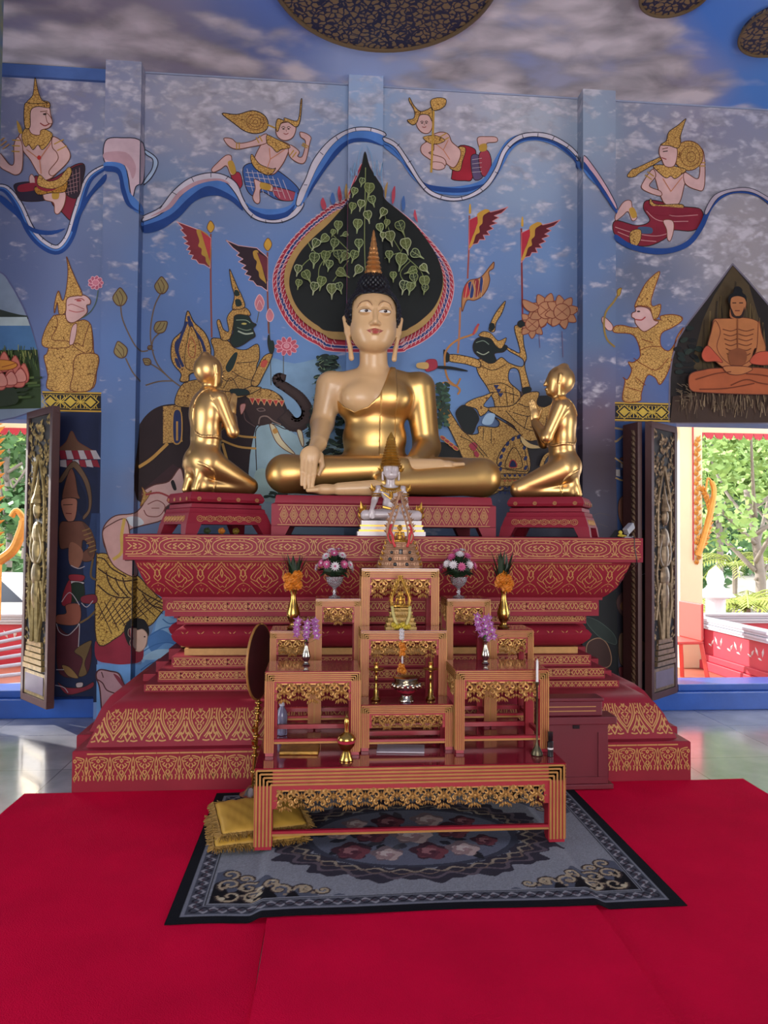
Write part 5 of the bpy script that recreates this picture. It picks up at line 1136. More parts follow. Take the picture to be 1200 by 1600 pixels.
# ---------------------------------------------------------------- plinth and pedestals on the altar
def qx(px, Y): return P(px, 800, Y=Y).x
M['dark'] = mat('dark_gap', '1a1012', .8)
PX0, PX1 = qx(424, 4.79), qx(775, 4.79)
pl = empty('statue_plinth', ((PX0+PX1)/2, 4.79, ZT), 0, 'wide red plinth with gold diamond band under the huge seated statue', 'plinth')
W2 = (PX1-PX0)/2; HP = PLZ-ZT-.004; D_ = .95
def rectloft(mb, W2, D_, prof, mi=0):
    rings = []
    for d, z in prof: rings.append([mb.V(p) for p in ((-W2+d, d, z), (W2-d, d, z), (W2-d, D_-d, z), (-W2+d, D_-d, z))])
    for a, b in zip(rings, rings[1:]):
        for j in range(4): mb.Fc([a[j], a[(j+1) % 4], b[(j+1) % 4], b[j]], mi)
    mb.Fc(rings[-1], mi); mb.Fc(rings[0][::-1], mi)
mb = MB(); rectloft(mb, W2, D_, [(0, .06), (0, HP-.06), (.02, HP-.05), (.025, HP-.01), (.03, HP)]); mb.build('top_block', M['redlac'], pl, smooth=35)
for sx in (-1, 1):
    for y in (0, D_-.1):
        mb = MB(); x0, x1 = sx*W2, sx*(W2-.09)
        mb.prism([(min(x0, x1), .001), (max(x0, x1), .001), (max(x0, x1)+(.03 if sx < 0 else 0), .062), (min(x0, x1)-(.03 if sx > 0 else 0), .062)], y, y+.1); mb.build('leg', M['redlac'], pl)
mb = MB(); n = 22
for i in range(n):
    cx = -W2+.05+(2*W2-.1)*(i+.5)/n; w = (2*W2-.1)/n/2; z0, z1 = .075, HP-.075
    for f in (1., .62, .3):
        zc = z0+(z1-z0)*.5; q = [(cx-w*.8*f, zc-.02*f*0), (cx, zc+(z1-z0)*.52*f), (cx+w*.8*f, zc), (cx, zc-(z1-z0)*.42*f), (cx-w*.8*f, zc)]
        for (a, b), (c, d) in zip(q, q[1:]): mb.bar((a, -.001, b), (c, -.001, d), .002, .004, up=(0, 0, 1))
    for sx in (-1, 1): mb.bar((cx+sx*w*.5, -.001, z1), (cx+sx*w, -.001, zc+.03), .002, .004); mb.bar((cx+sx*w*.4, -.001, z0), (cx+sx*w, -.001, zc-.02), .002, .004)
mb.bar((-W2+.04, -.001, .068), (W2-.04, -.001, .068), .002, .004); mb.bar((-W2+.04, -.001, HP-.066), (W2-.04, -.001, HP-.066), .002, .004)
mb.build('stencil_pattern', M['goldpaint'], pl)['label'] = 'gold stencilled diamonds'

def pedestal(cx, cy, rz, W2, D_, top, label):
    r = empty('statue_pedestal', (cx, cy, ZT), rz, label, 'pedestal', 'pedestals of the kneeling statues')
    H = top
    def RL(nm, prof):
        mb = MB(); rings = []
        for d, z in prof: rings.append([mb.V(p) for p in ((-W2+d, -D_+d, z), (W2-d, -D_+d, z), (W2-d, D_-d, z), (-W2+d, D_-d, z))])
        for a, b in zip(rings, rings[1:]):
            for j in range(4): mb.Fc([a[j], a[(j+1) % 4], b[(j+1) % 4], b[j]])
        mb.Fc(rings[-1]); mb.Fc(rings[0][::-1]); return mb.build(nm, M['redlac'], r, smooth=35)
    RL('apron', [(.012, .065), (.035, .135)]); RL('middle_block', [(.035, .135), (.04, .14), (.045, .165), (.06, .172), (.062, .195), (.075, .2)])
    RL('cushion_roll', [(.075, .2), (.055, .208), (.045, .225), (.05, .245), (.065, H)])
    for sx in (-1, 1):
        for sy in (-1, 1):
            mb = MB(); a = [(sx*W2, sy*D_), (sx*(W2-.075), sy*D_), (sx*(W2-.075), sy*(D_-.075)), (sx*W2, sy*(D_-.075))]; b = [(sx*(W2-.012), sy*(D_-.012)), (sx*(W2-.11), sy*(D_-.012)), (sx*(W2-.11), sy*(D_-.11)), (sx*(W2-.012), sy*(D_-.11))]
            ia = [mb.V((*q, .001)) for q in a]; ib = [mb.V((*q, .07)) for q in b]
            for j in range(4): mb.Fc([ia[j], ia[(j+1) % 4], ib[(j+1) % 4], ib[j]])
            mb.Fc(ia[::-1]); mb.Fc(ib); mb.build('leg', M['redlac'], r)
    mb = MB(); n = 7
    for side in range(4):
        R4 = Matrix.Rotation(side*math.pi/2, 3, 'Z'); ww = W2 if side % 2 == 0 else D_; dd = D_ if side % 2 == 0 else W2
        for i in range(n):
            u = (-ww+.07)+(2*ww-.14)*(i+.5)/n
            for k, (z, rr, dep) in enumerate(((.1, .019, .026), (.226, .011, .043))):
                if k and i % 2: continue
                for f in (1, .5):
                    q = [(u+rr*f*1.1*math.cos(t), z+rr*f*math.sin(t)) for t in [W_*j/10 for j in range(11)]]
                    for (a, b), (c, d) in zip(q, q[1:]):
                        dz = lambda zz: (.012+(zz-.065)*.33) if not k else dep
                        mb.bar(R4 @ Vector((a, -dd+dz(b)-.0015, b)), R4 @ Vector((c, -dd+dz(d)-.0015, d)), .002, .003)
            if i < n-1:
                u2 = u+(2*ww-.14)/n/2; 
                for s_ in (-1, 1): mb.bar(R4 @ Vector((u2-.01, -dd+.022, .1+s_*.015)), R4 @ Vector((u2+.01, -dd+.022, .1-s_*.015)), .004, .004)
    mb.build('stencil_pattern', M['goldpaint'], r, fix=False)['label'] = 'gold stencilled flowers'
    return r
KY = 4.98
kxl, kxr = P(336, 800, Y=KY+.02).x, P(860, 800, Y=KY+.02).x
KTOP = P(336, 770, Y=KY-.15).z-ZT
pedestal(kxl, KY+.02, math.radians(30), .30, .27, KTOP, 'red pedestal with gold flowers under the left kneeling statue')
pedestal(kxr, KY+.02, math.radians(-27), .30, .27, KTOP, 'red pedestal with gold flowers under the right kneeling statue')
# ---------------------------------------------------------------- kneeling statues
M['goldleaf2'] = mat('satin_gold', 'dcb070', .36, metal=.95, var=.08, vs=6)
def kneel_f(p):
    tor = U([E((-24, 0, 126), (23, 34, 38)), E((-23, 0, 88), (22, 30, 34)), E((-27, 0, 52), (28, 34, 28)), C((-20, -26, 148), (-20, 26, 148), 12), C((-20, 0, 158), (-20, -20, 150), 8), C((-20, 0, 158), (-20, 20, 150), 8)], p, 9)
    tor = smax(tor, -cap_(p, (-52, 0, 62), (-50, 0, 130), 4, 5), 6)
    hd = smin(C((-19, 0, 155), (-18, 0, 176), 10, 10)(p), U([E((-21, 0, 195), (23, 20.5, 24)), E((-13, 0, 181), (14, 15, 16)), E((-26, 0, 217), (8, 8, 6)), C((1, 0, 196), (5, 0, 188), 1.8, 2.4), E((2, 0, 180), (3, 5, 2.2)), E((-3, 0, 174), (6, 6, 4))], p, 4), 5)
    sy = p.copy(); sy[:, 1] = abs(sy[:, 1])
    ear = U([C((-19, 20.5, 200), (-17, 20, 188), 3), C((-17, 20, 188), (-17, 17, 168), 2.4, 3)], sy, 2)
    arm = U([C((-18, 32, 146), (4, 36, 96), 11.5, 9), C((4, 36, 96), (20, 8, 124), 9, 6.5)], sy, 5)
    hand = smin(E((21, 4.5, 134), (7.5, 3.4, 12))(sy), np.minimum.reduce([C((16+3.4*k, 4, 140), (21.5+2.8*k, 2.4, 164-abs(k-1.4)*2.6), 2.3, 1.6)(sy) for k in range(4)]+[C((14, 4, 134), (10, 3, 148), 2.3, 1.7)(sy)]), 2)
    leg = U([C((-26, 15, 46), (47, 17, 15), 24, 13.5), C((47, 17, 13), (-30, 15, 12), 12.5, 10), C((-30, 15, 12), (-40, 15, 30), 9, 8), C((-40, 15, 31), (-48, 15, 6), 8, 6), C((-38, 15, 32), (-36, 15, 8), 8, 7)], sy, 4)
    hem = np.maximum(abs(leg)-1.6, abs(el_(p, (-38, 0, 20), (24, 40, 40)))-1.2)
    strap = np.maximum(tor-1.6, abs(el_(p, (-22, -14, 120), (30, 26, 44)))-.8)
    r = smin(smin(tor, leg, 8), arm, 4); r = np.minimum(r, strap); r = smin(r, hd, 5); r = smin(r, ear, 1.5); return smin(np.minimum(r, hem), hand, 2)
SK_ = (P(376, 760, Y=5.)-P(336, 760, Y=5.)).x/40*1.0
kn = empty('kneeling_statue', (kxl+.0, KY+.02, ZT+KTOP), math.radians(38), 'golden kneeling statue with pressed palms left of the huge seated statue, back turned', 'statue', 'kneeling golden statues')
kb = sdf_object('body', kneel_f, (-66, -52, -1), (66, 52, 232), 1.1, M['goldleaf2'], kn, SK_)
kb.location = (.02, 0, 0)
kn2 = empty('kneeling_statue', (kxr, KY+.02, ZT+KTOP), math.radians(-14), 'golden kneeling statue with pressed palms right of the huge seated statue, in profile', 'statue', 'kneeling golden statues')
kb2 = kb.copy(); COL.objects.link(kb2); kb2.parent = kn2; kb2.scale = (-1, 1, 1); kb2.location = (-.02, 0, 0)
# ---------------------------------------------------------------- small seated figures (shared sculpt)
M['white'] = mat('white_stone', 'c0b2b0', .3, coat=.3, var=.1, vs=14); M['gilt'] = mat('gilt_ornament', 'c0903c', .35, metal=.8, var=.3, vs=30); M['palegold'] = mat('pale_rose_gold', 'a87c5c', .4, metal=.35, var=.35, vs=25)
wroot = empty('crowned_statue', (P(610, 832, Y=4.69).x, 4.69, ZT), 0, 'white seated statue with tall gold crown in front of the huge statue', 'statue')
ws = 4.70/1150*.285
holder = empty('tmp_holder')
seated(holder, 1., 3.0, M['white'], None, None, finial=False, face=False)
proto = [c for c in bpy.data.objects if c.parent == holder][0]
def seated_f_mesh(): pass
# body with limbs joined: rebuild once at low resolution including the legs
bpy.data.objects.remove(proto)
def mini_f(p):
    tor = U([E((0, 20, 46), (60, 40, 36)), E((0, 20, 96), (44, 30, 44)), E((0, 18, 158), (56, 32, 44)), C((-64, 22, 176), (64, 22, 176), 20), C((0, 16, 200), (0, 12, 236), 24)], p, 12)
    hd = U([E((0, 4, 284), (44, 44, 50)), E((0, -14, 256), (36, 32, 28)), C((0, -42, 292), (0, -50, 268), 4, 6)], p, 8)
    for sx in (-1, 1): hd = smax(hd, -el_(p, (sx*17, -48, 282), (10, 10, 5)), 4); hd = np.minimum(hd, cap_(p, (sx*46, 8, 290), (sx*44, 4, 228), 6, 6))
    hd = np.minimum(hd, cap_(p, (-10, -42, 250), (10, -42, 250), 4, 4))
    arms = np.minimum(U([C((-68, 20, 176), (-88, 20, 112), 23, 17), C((-88, 20, 112), (-106, -50, 66), 17, 12), E((-108, -72, 46), (16, 12, 24))], p, 7), U([C((68, 20, 176), (84, 24, 84), 23, 18), C((84, 24, 84), (30, -48, 54), 18, 12), E((6, -56, 52), (26, 14, 8))], p, 7))
    for k in range(4): arms = smin(arms, cap_(p, (-120+8*k, -80, 40), (-122+8*k, -84, 12+abs(k-2)*3), 4.5, 3.5), 1.5)
    legs = U([C((-46, 16, 36), (-140, -44, 32), 32, 27), C((46, 16, 36), (140, -44, 32), 32, 27), C((-140, -48, 32), (30, -76, 38), 25, 16), C((140, -48, 28), (-10, -92, 16), 25, 14), E((0, -20, 22), (90, 50, 22))], p, 9)
    return smin(smin(smin(tor, hd, 4), arms, 4), legs, 5)
mini = sdf_object('body', mini_f, (-176, -120, -1), (176, 72, 340), 2.8, M['white'], wroot, 1.)
mini.scale = (ws,)*3; mini.location = (0, .0, .095)
mb = MB()
def bandbox(mb, w, d, z0, z1, cy=0): mb.box(-w, w, cy-d, cy+d, z0, z1)
for w, d, z0, z1, mi in ((.215, .085, .0, .028, 0), (.205, .08, .028, .04, 1), (.195, .077, .04, .06, 0), (.2, .08, .06, .07, 1), (.19, .075, .07, .097, 0)):
    mb.cur = mi; bandbox(mb, w, d, z0+.001 if z0 == 0 else z0, z1)
mb.build('base', [M['white'], M['gilt']], wroot)['label'] = 'white base with gold bands'
mb = MB(); u = ws
pr = [(50*u, 0)]; z = 0
for i in range(11): r = (56-i*3.6)*u; pr += [(r*1.08, z+3*u), (r*.86, z+14*u)]; z += 15*u
pr.append((0, z+30*u)); mb.lathe(pr, (0, 8*u, 300*u+.095), 16, flute=8, fa=.06); mb.build('crown', M['gilt'], wroot, smooth=30)['label'] = 'tall tiered gold crown'
def leafy(mb, c, s, ang=0., n=3, y=0.):
    """upright flame ornament in the x-z plane"""
    for k in range(n):
        a = ang+(k-(n-1)/2)*.5; L = s*(1-.25*abs(k-(n-1)/2)); b = Vector(c); d = Vector((math.sin(a), 0, math.cos(a))); r = Vector((math.cos(a), 0, -math.sin(a)))
        q = [b, b+d*L*.4+r*L*.2, b+d*L, b+d*L*.4-r*L*.2]; th = Vector((0, s*.08, 0)); f = b+d*L*.45-Vector((0, s*.14, 0))
        i = [mb.V(v+Vector((0, y, 0))) for v in q]; c_ = mb.V(f+Vector((0, y, 0))); bk = mb.V(b+d*L*.45+th+Vector((0, y, 0)))
        for j in range(4): mb.Fc([i[j], i[(j+1) % 4], c_]); mb.Fc([i[(j+1) % 4], i[j], bk])
mb = MB()
mb.tube([((52*math.cos(t))*u, (14-38*math.sin(t))*u, (196-22*math.sin(t))*u+.095) for t in [math.pi*i/12 for i in range(13)]], 7*u, 6)
mb.tube([(x*u, (14-math.sqrt(max(0, 1-(x/64)**2))*34)*u, (176-20*math.cos(x/40))*u+.095) for x in range(-56, 57, 8)], 5*u, 6)
for i in range(9): leafy(mb, ((i-4)*12*u, (-26+abs(i-4)*3)*u, (170+abs(i-4)*4)*u+.095), 22*u, math.pi, 1)
mb.build('collar', M['gilt'], wroot); mb = MB(); leafy(mb, (0, -24*u, 140*u+.095), 34*u, 0, 5); leafy(mb, (0, -24*u, 146*u+.095), 34*u, math.pi, 5)
mb.tube([(-40*u, -18*u, 150*u+.095), (0, -22*u, 120*u+.095), (34*u, -16*u, 84*u+.095)], 4*u, 6); mb.tube([(-44*u, -12*u, 78*u+.095), (0, -18*u, 68*u+.095), (44*u, -12*u, 78*u+.095)], 8*u, 6)
mb.build('sash', M['gilt'], wroot)
for sx in (-1, 1):
    mb = MB()
    for zz in (150, 138): mb.tube([(sx*(76+25*math.cos(t))*u, (20+25*math.sin(t))*u, zz*u+.095) for t in [W_*i/12 for i in range(13)]], 5*u, 5)
    leafy(mb, (sx*92*u, 0, 160*u+.095), 52*u, sx*.35, 3); mb.build('armlet', M['gilt'], wroot); mb = MB(); leafy(mb, (sx*150*u, -40*u, 40*u+.095), 70*u, sx*.25, 5); leafy(mb, (sx*160*u, -44*u, 14*u+.095), 40*u, sx*.6, 3); mb.build('knee_flame', M['gilt'], wroot); mb = MB(); leafy(mb, (sx*52*u, -6*u, 268*u+.095), 48*u, sx*.2, 3); mb.build('ear_flame', M['gilt'], wroot)

bpy.data.objects.remove(holder)
def small_body(parent, loc, sc, m, rz=0):
    o = mini.copy(); COL.objects.link(o); o.parent = parent; o.scale = (sc,)*3; o.location = loc
    o.material_slots[0].link = 'OBJECT'; o.material_slots[0].material = m; return o
# ---------------------------------------------------------------- set of offering tables
M['redtable'] = mat('red_table_lacquer', '98182c', .35, var=.1, vs=5, coat=.1); M['redbright'] = mat('bright_red_border', '9c1c2a', .45); M['goldrib'] = mat('gold_ridges', 'ae7c40', .45, metal=.3, var=.2, vs=12); M['carved'] = mat('gilt_carving', 'cc9a58', .42, metal=.5, var=.3, vs=40)
M['topred'] = mat('table_top_lacquer', '7c1428', .12, coat=.6)
def carved(mb, w, h, T, seed=1, dens=1.):
    """pierced scrollwork, symmetric about x=0; top edge at z=0, hangs down h; T maps local (x,y,z)"""
    rnd = random.Random(seed); n = max(1, round(w/(h*.82))); n += (n % 2 == 0); p = w/n
    def tb(pts, r): mb.T = T; mb.tube(pts, r, 5, cap=False); mb.T = None
    def lf(c, s, a): 
        mb.T = T; x, z = c
        d = (math.sin(a), math.cos(a)); r = (math.cos(a), -math.sin(a)); L = s
        i = [mb.V((x+d[0]*L*f+r[0]*L*g, -.002, z+d[1]*L*f+r[1]*L*g)) for f, g in ((0, .08), (.4, .24), (1, 0), (.4, -.24))]; t = mb.V((x+d[0]*L*.4, -.008-.1*s, z+d[1]*L*.4)); b = mb.V((x+d[0]*L*.4, .003, z+d[1]*L*.4))
        for j in range(4): mb.Fc([i[j], i[(j+1) % 4], t]); mb.Fc([i[(j+1) % 4], i[j], b])
        mb.T = None
    mb.T = T; mb.box(-w/2, w/2, -.003, .004, -h*.07, 0); mb.T = None
    for k in range(n):
        cx = (k-(n-1)/2)*p; big_ = 1 if k % 2 == (n//2) % 2 else .82; H = h*big_
        for a in range(8): lf((cx, -H*.42), H*(.24 if a % 2 else .3), a*math.pi/4)
        mb.T = T; mb.ell((cx, -.008, -H*.42), (H*.08, H*.06, H*.08), 8, 5); mb.T = None
        for sx in (-1, 1):
            for (ox, oz, R_, tw, st) in ((.3, -.3, .2, 1.5, 0.), (.3, -.66, .17, -1.4, 2.2), (.46, -.12, .1, 1.2, 1.)):
                pts = []
                for i in range(11):
                    t = i/10; a = st+tw*math.pi*1.3*t; r = R_*H*(1-.78*t); pts.append((cx+sx*(ox*p+r*math.cos(a)*.95), -.003-.004*math.sin(t*3), oz*H+r*math.sin(a)))
                tb(pts, [H*.07*(1.1-.6*i/10) for i in range(11)])
            for (ox, oz, s_, a) in ((.12, -.78, .26, math.pi-.3), (.26, -.86, .2, math.pi-.5), (.4, -.74, .22, math.pi-.9), (.48, -.5, .2, 1.6), (.14, -.12, .18, .8), (.4, -.36, .16, .3), (.2, -.56, .2, 2.2), (.49, -.86*.8, .18, math.pi)):
                lf((cx+sx*ox*p, oz*H), s_*H*1.25, sx*a)
        lf((cx, -H*.74), H*.3, math.pi)
def table(cx, Yf, w, d, z0, h, rail, leg, ap, label, red=.014, stretch=None, box_back=True, seed=1, name='offering_table'):
    r = empty(name, (cx, Yf, z0), 0, label, 'table', 'red and gold offering tables')
    H = h; mb = MB(); mb.box(-w/2, w/2, 0, d, H-.014, H); mb.build('table_top', M['topred'], r)
    # mitred reeded frame: four sides
    fr = MB(); nr = 5
    fr.box(-w/2+leg*.0, w/2, .002, .02, H-rail, H-.014, 0); fr.box(-w/2, w/2, d-.02, d-.002, H-rail, H-.014, 0)
    fr.box(-w/2+.002, -w/2+.02, .02, d-.02, H-rail, H-.014, 0); fr.box(w/2-.02, w/2-.002, .02, d-.02, H-rail, H-.014, 0)
    for i in range(nr):
        f = (i+.5)/nr; z = H-.002-rail*f; xi = leg*f
        for y, s in ((0, -1), (d, 1)):
            fr.bar((-w/2+xi, y+s*.001, z), (w/2-xi, y+s*.001, z), .007, rail/nr*.52, 1)
        for x in (-w/2, w/2): fr.bar((x, .004, z), (x, d-.004, z), .006, rail/nr*.52, 1)
    fr.build('frame', [M['redbright'], M['goldrib']], r)
    for sx in (-1, 1):
        for sy in (0, 1):
            lg = MB(); x0, x1 = sorted((sx*w/2, sx*(w/2-leg))); y0, y1 = (0, leg*.9) if sy == 0 else (d-leg*.9, d)
            lg.box(x0, x1, y0+.002, y1-.002, .016, H-.015-(.0 if 1 else 0), 0); lg.box(x0+.003, x1-.003, y0+.004, y1-.004, .001, .016, 2)
            for i in range(nr):
                f = (i+.5)/nr; x = sx*(w/2-leg*f); top = H-.002-rail*f
                yy = 0 if sy == 0 else d
                lg.bar((x, yy, .018), (x, yy, top), leg/nr*.52, .007, 1, up=(0, 1, 0))
            for i in range(4): yy = y0+(y1-y0)*(i+.5)/4; lg.bar((sx*w/2, yy, .018), (sx*w/2, yy, H-rail), leg/nr*.5, .006, 1, up=(1, 0, 0))
            lg.build('leg', [M['redbright'], M['goldrib'], M['redtable']], r)
    iw = w-2*leg
    bo = MB(); bo.box(-iw/2, iw/2, .006, .02, H-rail-red, H-rail); 
    for sx in (-1, 1): bo.box(min(sx*iw/2, sx*(iw/2-red)), max(sx*iw/2, sx*(iw/2-red)), .006, .02, H-rail-red-ap*.9, H-rail-red)
    bo.build('inner_border', M['redbright'], r)
    ca = MB(); carved(ca, iw-2*red, ap, Matrix.Translation((0, .01, H-rail-red)), seed); 
    ca.build('carved_apron', M['carved'], r, fix=False)['label'] = 'gilt pierced scrollwork apron'
    for sx in (-1, 1):
        cs = MB(); carved(cs, d-2*leg, ap, Matrix.Translation((sx*(w/2-.01), d/2, H-rail)) @ Matrix.Rotation(sx*math.pi/2, 4, 'Z'), seed+5); cs.build('side_apron', M['carved'], r, fix=False)
    if stretch:
        st = MB(); z = stretch
        for y in (.004, d-.024): st.box(-iw/2, iw/2, y, y+.02, z, z+.022, 0)
        for x in (-w/2+.006, w/2-.026): st.box(x, x+.02, leg, d-leg, z, z+.022, 0)
        st.bar((-iw/2, .003, z+.006), (iw/2, .003, z+.006), .006, .009, 1); st.build('stretcher', [M['redtable'], M['goldrib']], r)
    return r
TZ = .409
def tb_px(px0, px1, Y): a, b = qx(px0, Y), qx(px1, Y); return (a+b)/2, b-a
RZ = .028       # raised carpet thickness under the centre of the hall
c, w = tb_px(403.5, 884.5, 3.457); table(c, 3.457, w, .895, RZ+.006, TZ-RZ-.006, .082, .082, .095, 'large low red and gold table at the front, carrying the other tables', .022, .062, name='offering_table')
BW = c
TL = []
for p0, p1, lb in ((418, 565.5, 'red and gold table at left of the set, holding a small orchid vase'), (714, 858, 'red and gold table at right of the set, holding a small orchid vase')):
    c, w = tb_px(p0, p1, 3.63); TL.append(table(c, 3.63, w, .30, TZ, .411, .048, .045, .095, lb, .012, .06, seed=2))
ZL = TZ+.411
c, w = tb_px(567, 710.5, 3.69); table(c, 3.69, w, .18, TZ, .231, .043, .043, .07, 'lowest middle table of the set, holding a bowl and candlesticks', .012, .035, seed=3); ZM0 = TZ+.231
c, w = tb_px(566, 699, 3.9); table(c, 3.9, w, .2, TZ, .572, .045, .043, .085, 'middle table behind the bowl, holding a small golden figure', .012, .06, seed=4); ZM1 = TZ+.572
c, w = tb_px(566.5, 686.5, 4.13); table(c, 4.13, w, .22, TZ, .889, .05, .045, .10, 'tallest table of the set, holding the reliquary', .012, .06, seed=6); ZM2 = TZ+.889
for p0, p1, hh, lb in ((495.5, 564.5, .72, 'tall narrow table holding the left pink and white bouquet'), (700, 767, .72, 'tall narrow table holding the right pink and white bouquet'), (425, 494, .543, 'narrow table holding the left marigold vase'), (768.5, 834, .545, 'narrow table holding the right marigold vase')):
    c, w = tb_px(p0, p1, 4.12); table(c, 4.12, w, .22, TZ, hh, .042, .034, .09, lb, .010, .05, seed=int(p0))
ZN1, ZN0 = TZ+.72, TZ+.543
# ---------------------------------------------------------------- things on the tables
M['silver'] = mat('polished_silver', 'b8b0a0', .2, metal=1); M['brass'] = mat('brass', 'c09a50', .25, metal=1, var=.15, vs=20); M['glass'] = mat('clear_glass', 'd8d4da', .08, trans=.75, spec=.7)
M['marigold'] = mat('marigold_petals', 'd8801c', .6, var=.35, vs=60); M['leafg'] = mat('dark_leaf', '22361f', .5, var=.4, vs=20); M['leafl'] = mat('light_leaf', '4a6a34', .5, var=.3, vs=20)
M['pinkp'] = mat('pink_petals', 'b84c78', .5, var=.25, vs=40); M['whitep'] = mat('white_petals', 'c8c0c0', .5, var=.15, vs=40); M['orchid'] = mat('orchid_petals', 'a85aa0', .5, var=.3, vs=40); M['yelp'] = mat('yellow_petals', 'c8b030', .6, var=.3, vs=60)
M['enam'] = mat('red_enamel', '9c2438', .3); M['wax'] = mat('white_wax', 'd0ccc8', .4); M['blackp'] = mat('black_plastic', '101014', .3); M['bronze'] = mat('dark_bronze', '5c5440', .4, metal=.8)
def leafblade(mb, b, d, L, w, n=4, curl=.2, mi=0):
    b = Vector(b); d = Vector(d).normalized(); r = d.cross(Vector((0, 0, 1)));
    if r.length < .05: r = Vector((1, 0, 0))
    r.normalize(); nrm = r.cross(d); prev = None
    for i in range(n+1):
        t = i/n; c = b+d*L*t-nrm*curl*L*t*t*.5; ww = w*math.sin(math.pi*min(1, t*.85+.12))*.5
        cur = (mb.V(c-r*ww), mb.V(c+nrm*-.1*ww), mb.V(c+r*ww))
        if prev: mb.Fc([prev[0], prev[1], cur[1], cur[0]], mi); mb.Fc([prev[1], prev[2], cur[2], cur[1]], mi)
        prev = cur
def ruffle(mb, c, r, n=26, seed=0, mi=0, sx=1):
    """pompom blossom from many small petals over a ball"""
    rnd = random.Random(seed); c = Vector(c); mb.ell(c, (r*.75*sx, r*.75, r*.7), 10, 6, mi)
    for i in range(n):
        z = 1-2*(i+.5)/n; a = i*2.4; d = Vector((math.cos(a)*math.sqrt(1-z*z), math.sin(a)*math.sqrt(1-z*z), z)); t = d.orthogonal().normalized(); u = d.cross(t)
        p = c+d*r*.62; q = [p-t*r*.3, p+d*r*.42-t*r*.22+u*r*.1, p+d*r*.46+t*r*.2-u*r*.1, p+t*r*.3, p+u*r*.2]
        mb.Fc([mb.V(v) for v in q], mi)
def daisy(mb, c, d, r, mp, mc, n=12):
    c = Vector(c); d = Vector(d).normalized(); t = d.orthogonal().normalized(); u = d.cross(t)
    for ring, (rr, lift) in enumerate(((1, .1), (.7, .35))):
        for i in range(n):
            a = W_*(i+.5*ring)/n; e = t*math.cos(a)+u*math.sin(a); f = -t*math.sin(a)+u*math.cos(a)
            mb.Fc([mb.V(v) for v in (c, c+e*r*rr*.5+f*r*.16+d*r*lift*.5, c+e*r*rr+d*r*lift, c+e*r*rr*.5-f*r*.16+d*r*lift*.5)], mp)
    mb.ell(c+d*r*.12, (r*.22,)*3, 6, 4, mc)
def at(px, py, z): p = P(px, py, z=z); return (p.x, p.y, z)
VASE = [(.0, 0), (.024, .001), (.026, .006), (.014, .014), (.012, .02), (.02, .034), (.027, .05), (.027, .062), (.02, .085), (.012, .112), (.010, .13), (.014, .142), (.016, .148), (.011, .147)]
for px, Yv, lb, sd in ((460, 4.2, 'gold vase of orange marigolds at the left end of the tables', 1), (787.5, 4.2, 'gold vase of orange marigolds at the right end of the tables', 2)):
    x = qx(px, Yv); k = 1.42
    r = empty('marigold_vase', (x, Yv, ZN0+.0005), 0, lb, 'vase', 'marigold vases')
    mb = MB(); mb.lathe([(a*k*.98, b*k*1.05) for a, b in VASE], n=24); mb.build('vase', M['brass'], r, smooth=50)
    mb = MB(); rn = random.Random(sd)
    spots = [(-.03, .0, .285), (.022, -.005, .30), (-.022, -.03, .245), (.022, -.03, .25), (0, .02, .265), (.002, -.035, .275)] if sd == 1 else [(-.025, -.01, .26), (.02, 0, .28), (.012, -.03, .235), (-.02, -.03, .285), (.034, .01, .255), (.0, .02, .3)]
    for i, q in enumerate(spots): b2 = MB(); ruffle(b2, q, .03, 40, i); b2.build('marigold', M['marigold'], r)
    mb = MB()
    for i in range(26): a = rn.uniform(0, W_); t = rn.uniform(.1, .5); leafblade(mb, (rn.uniform(-.03, .03), .015+rn.uniform(-.01, .02), .26), (math.sin(t)*math.cos(a), .3*math.sin(t)*math.sin(a), math.cos(t)), rn.uniform(.12, .2), .022)
    if sd == 2:
        for i in range(4): leafblade(mb, (-.02, 0, .28), (-1, 0, .6+.1*i), .13, .012)
    for i in range(5): mb.tube([(0, 0, .18), (rn.uniform(-.02, .02), 0, .25)], .003, 5)
    mb.build('leaves', M['leafg'], r, fix=False)
GOB = [(0, 0), (.034, .001), (.035, .005), (.012, .012), (.008, .02), (.012, .03), (.008, .042), (.012, .055), (.034, .07), (.046, .09), (.052, .115), (.052, .118), (.047, .116), (.04, .09), (.0, .075)]
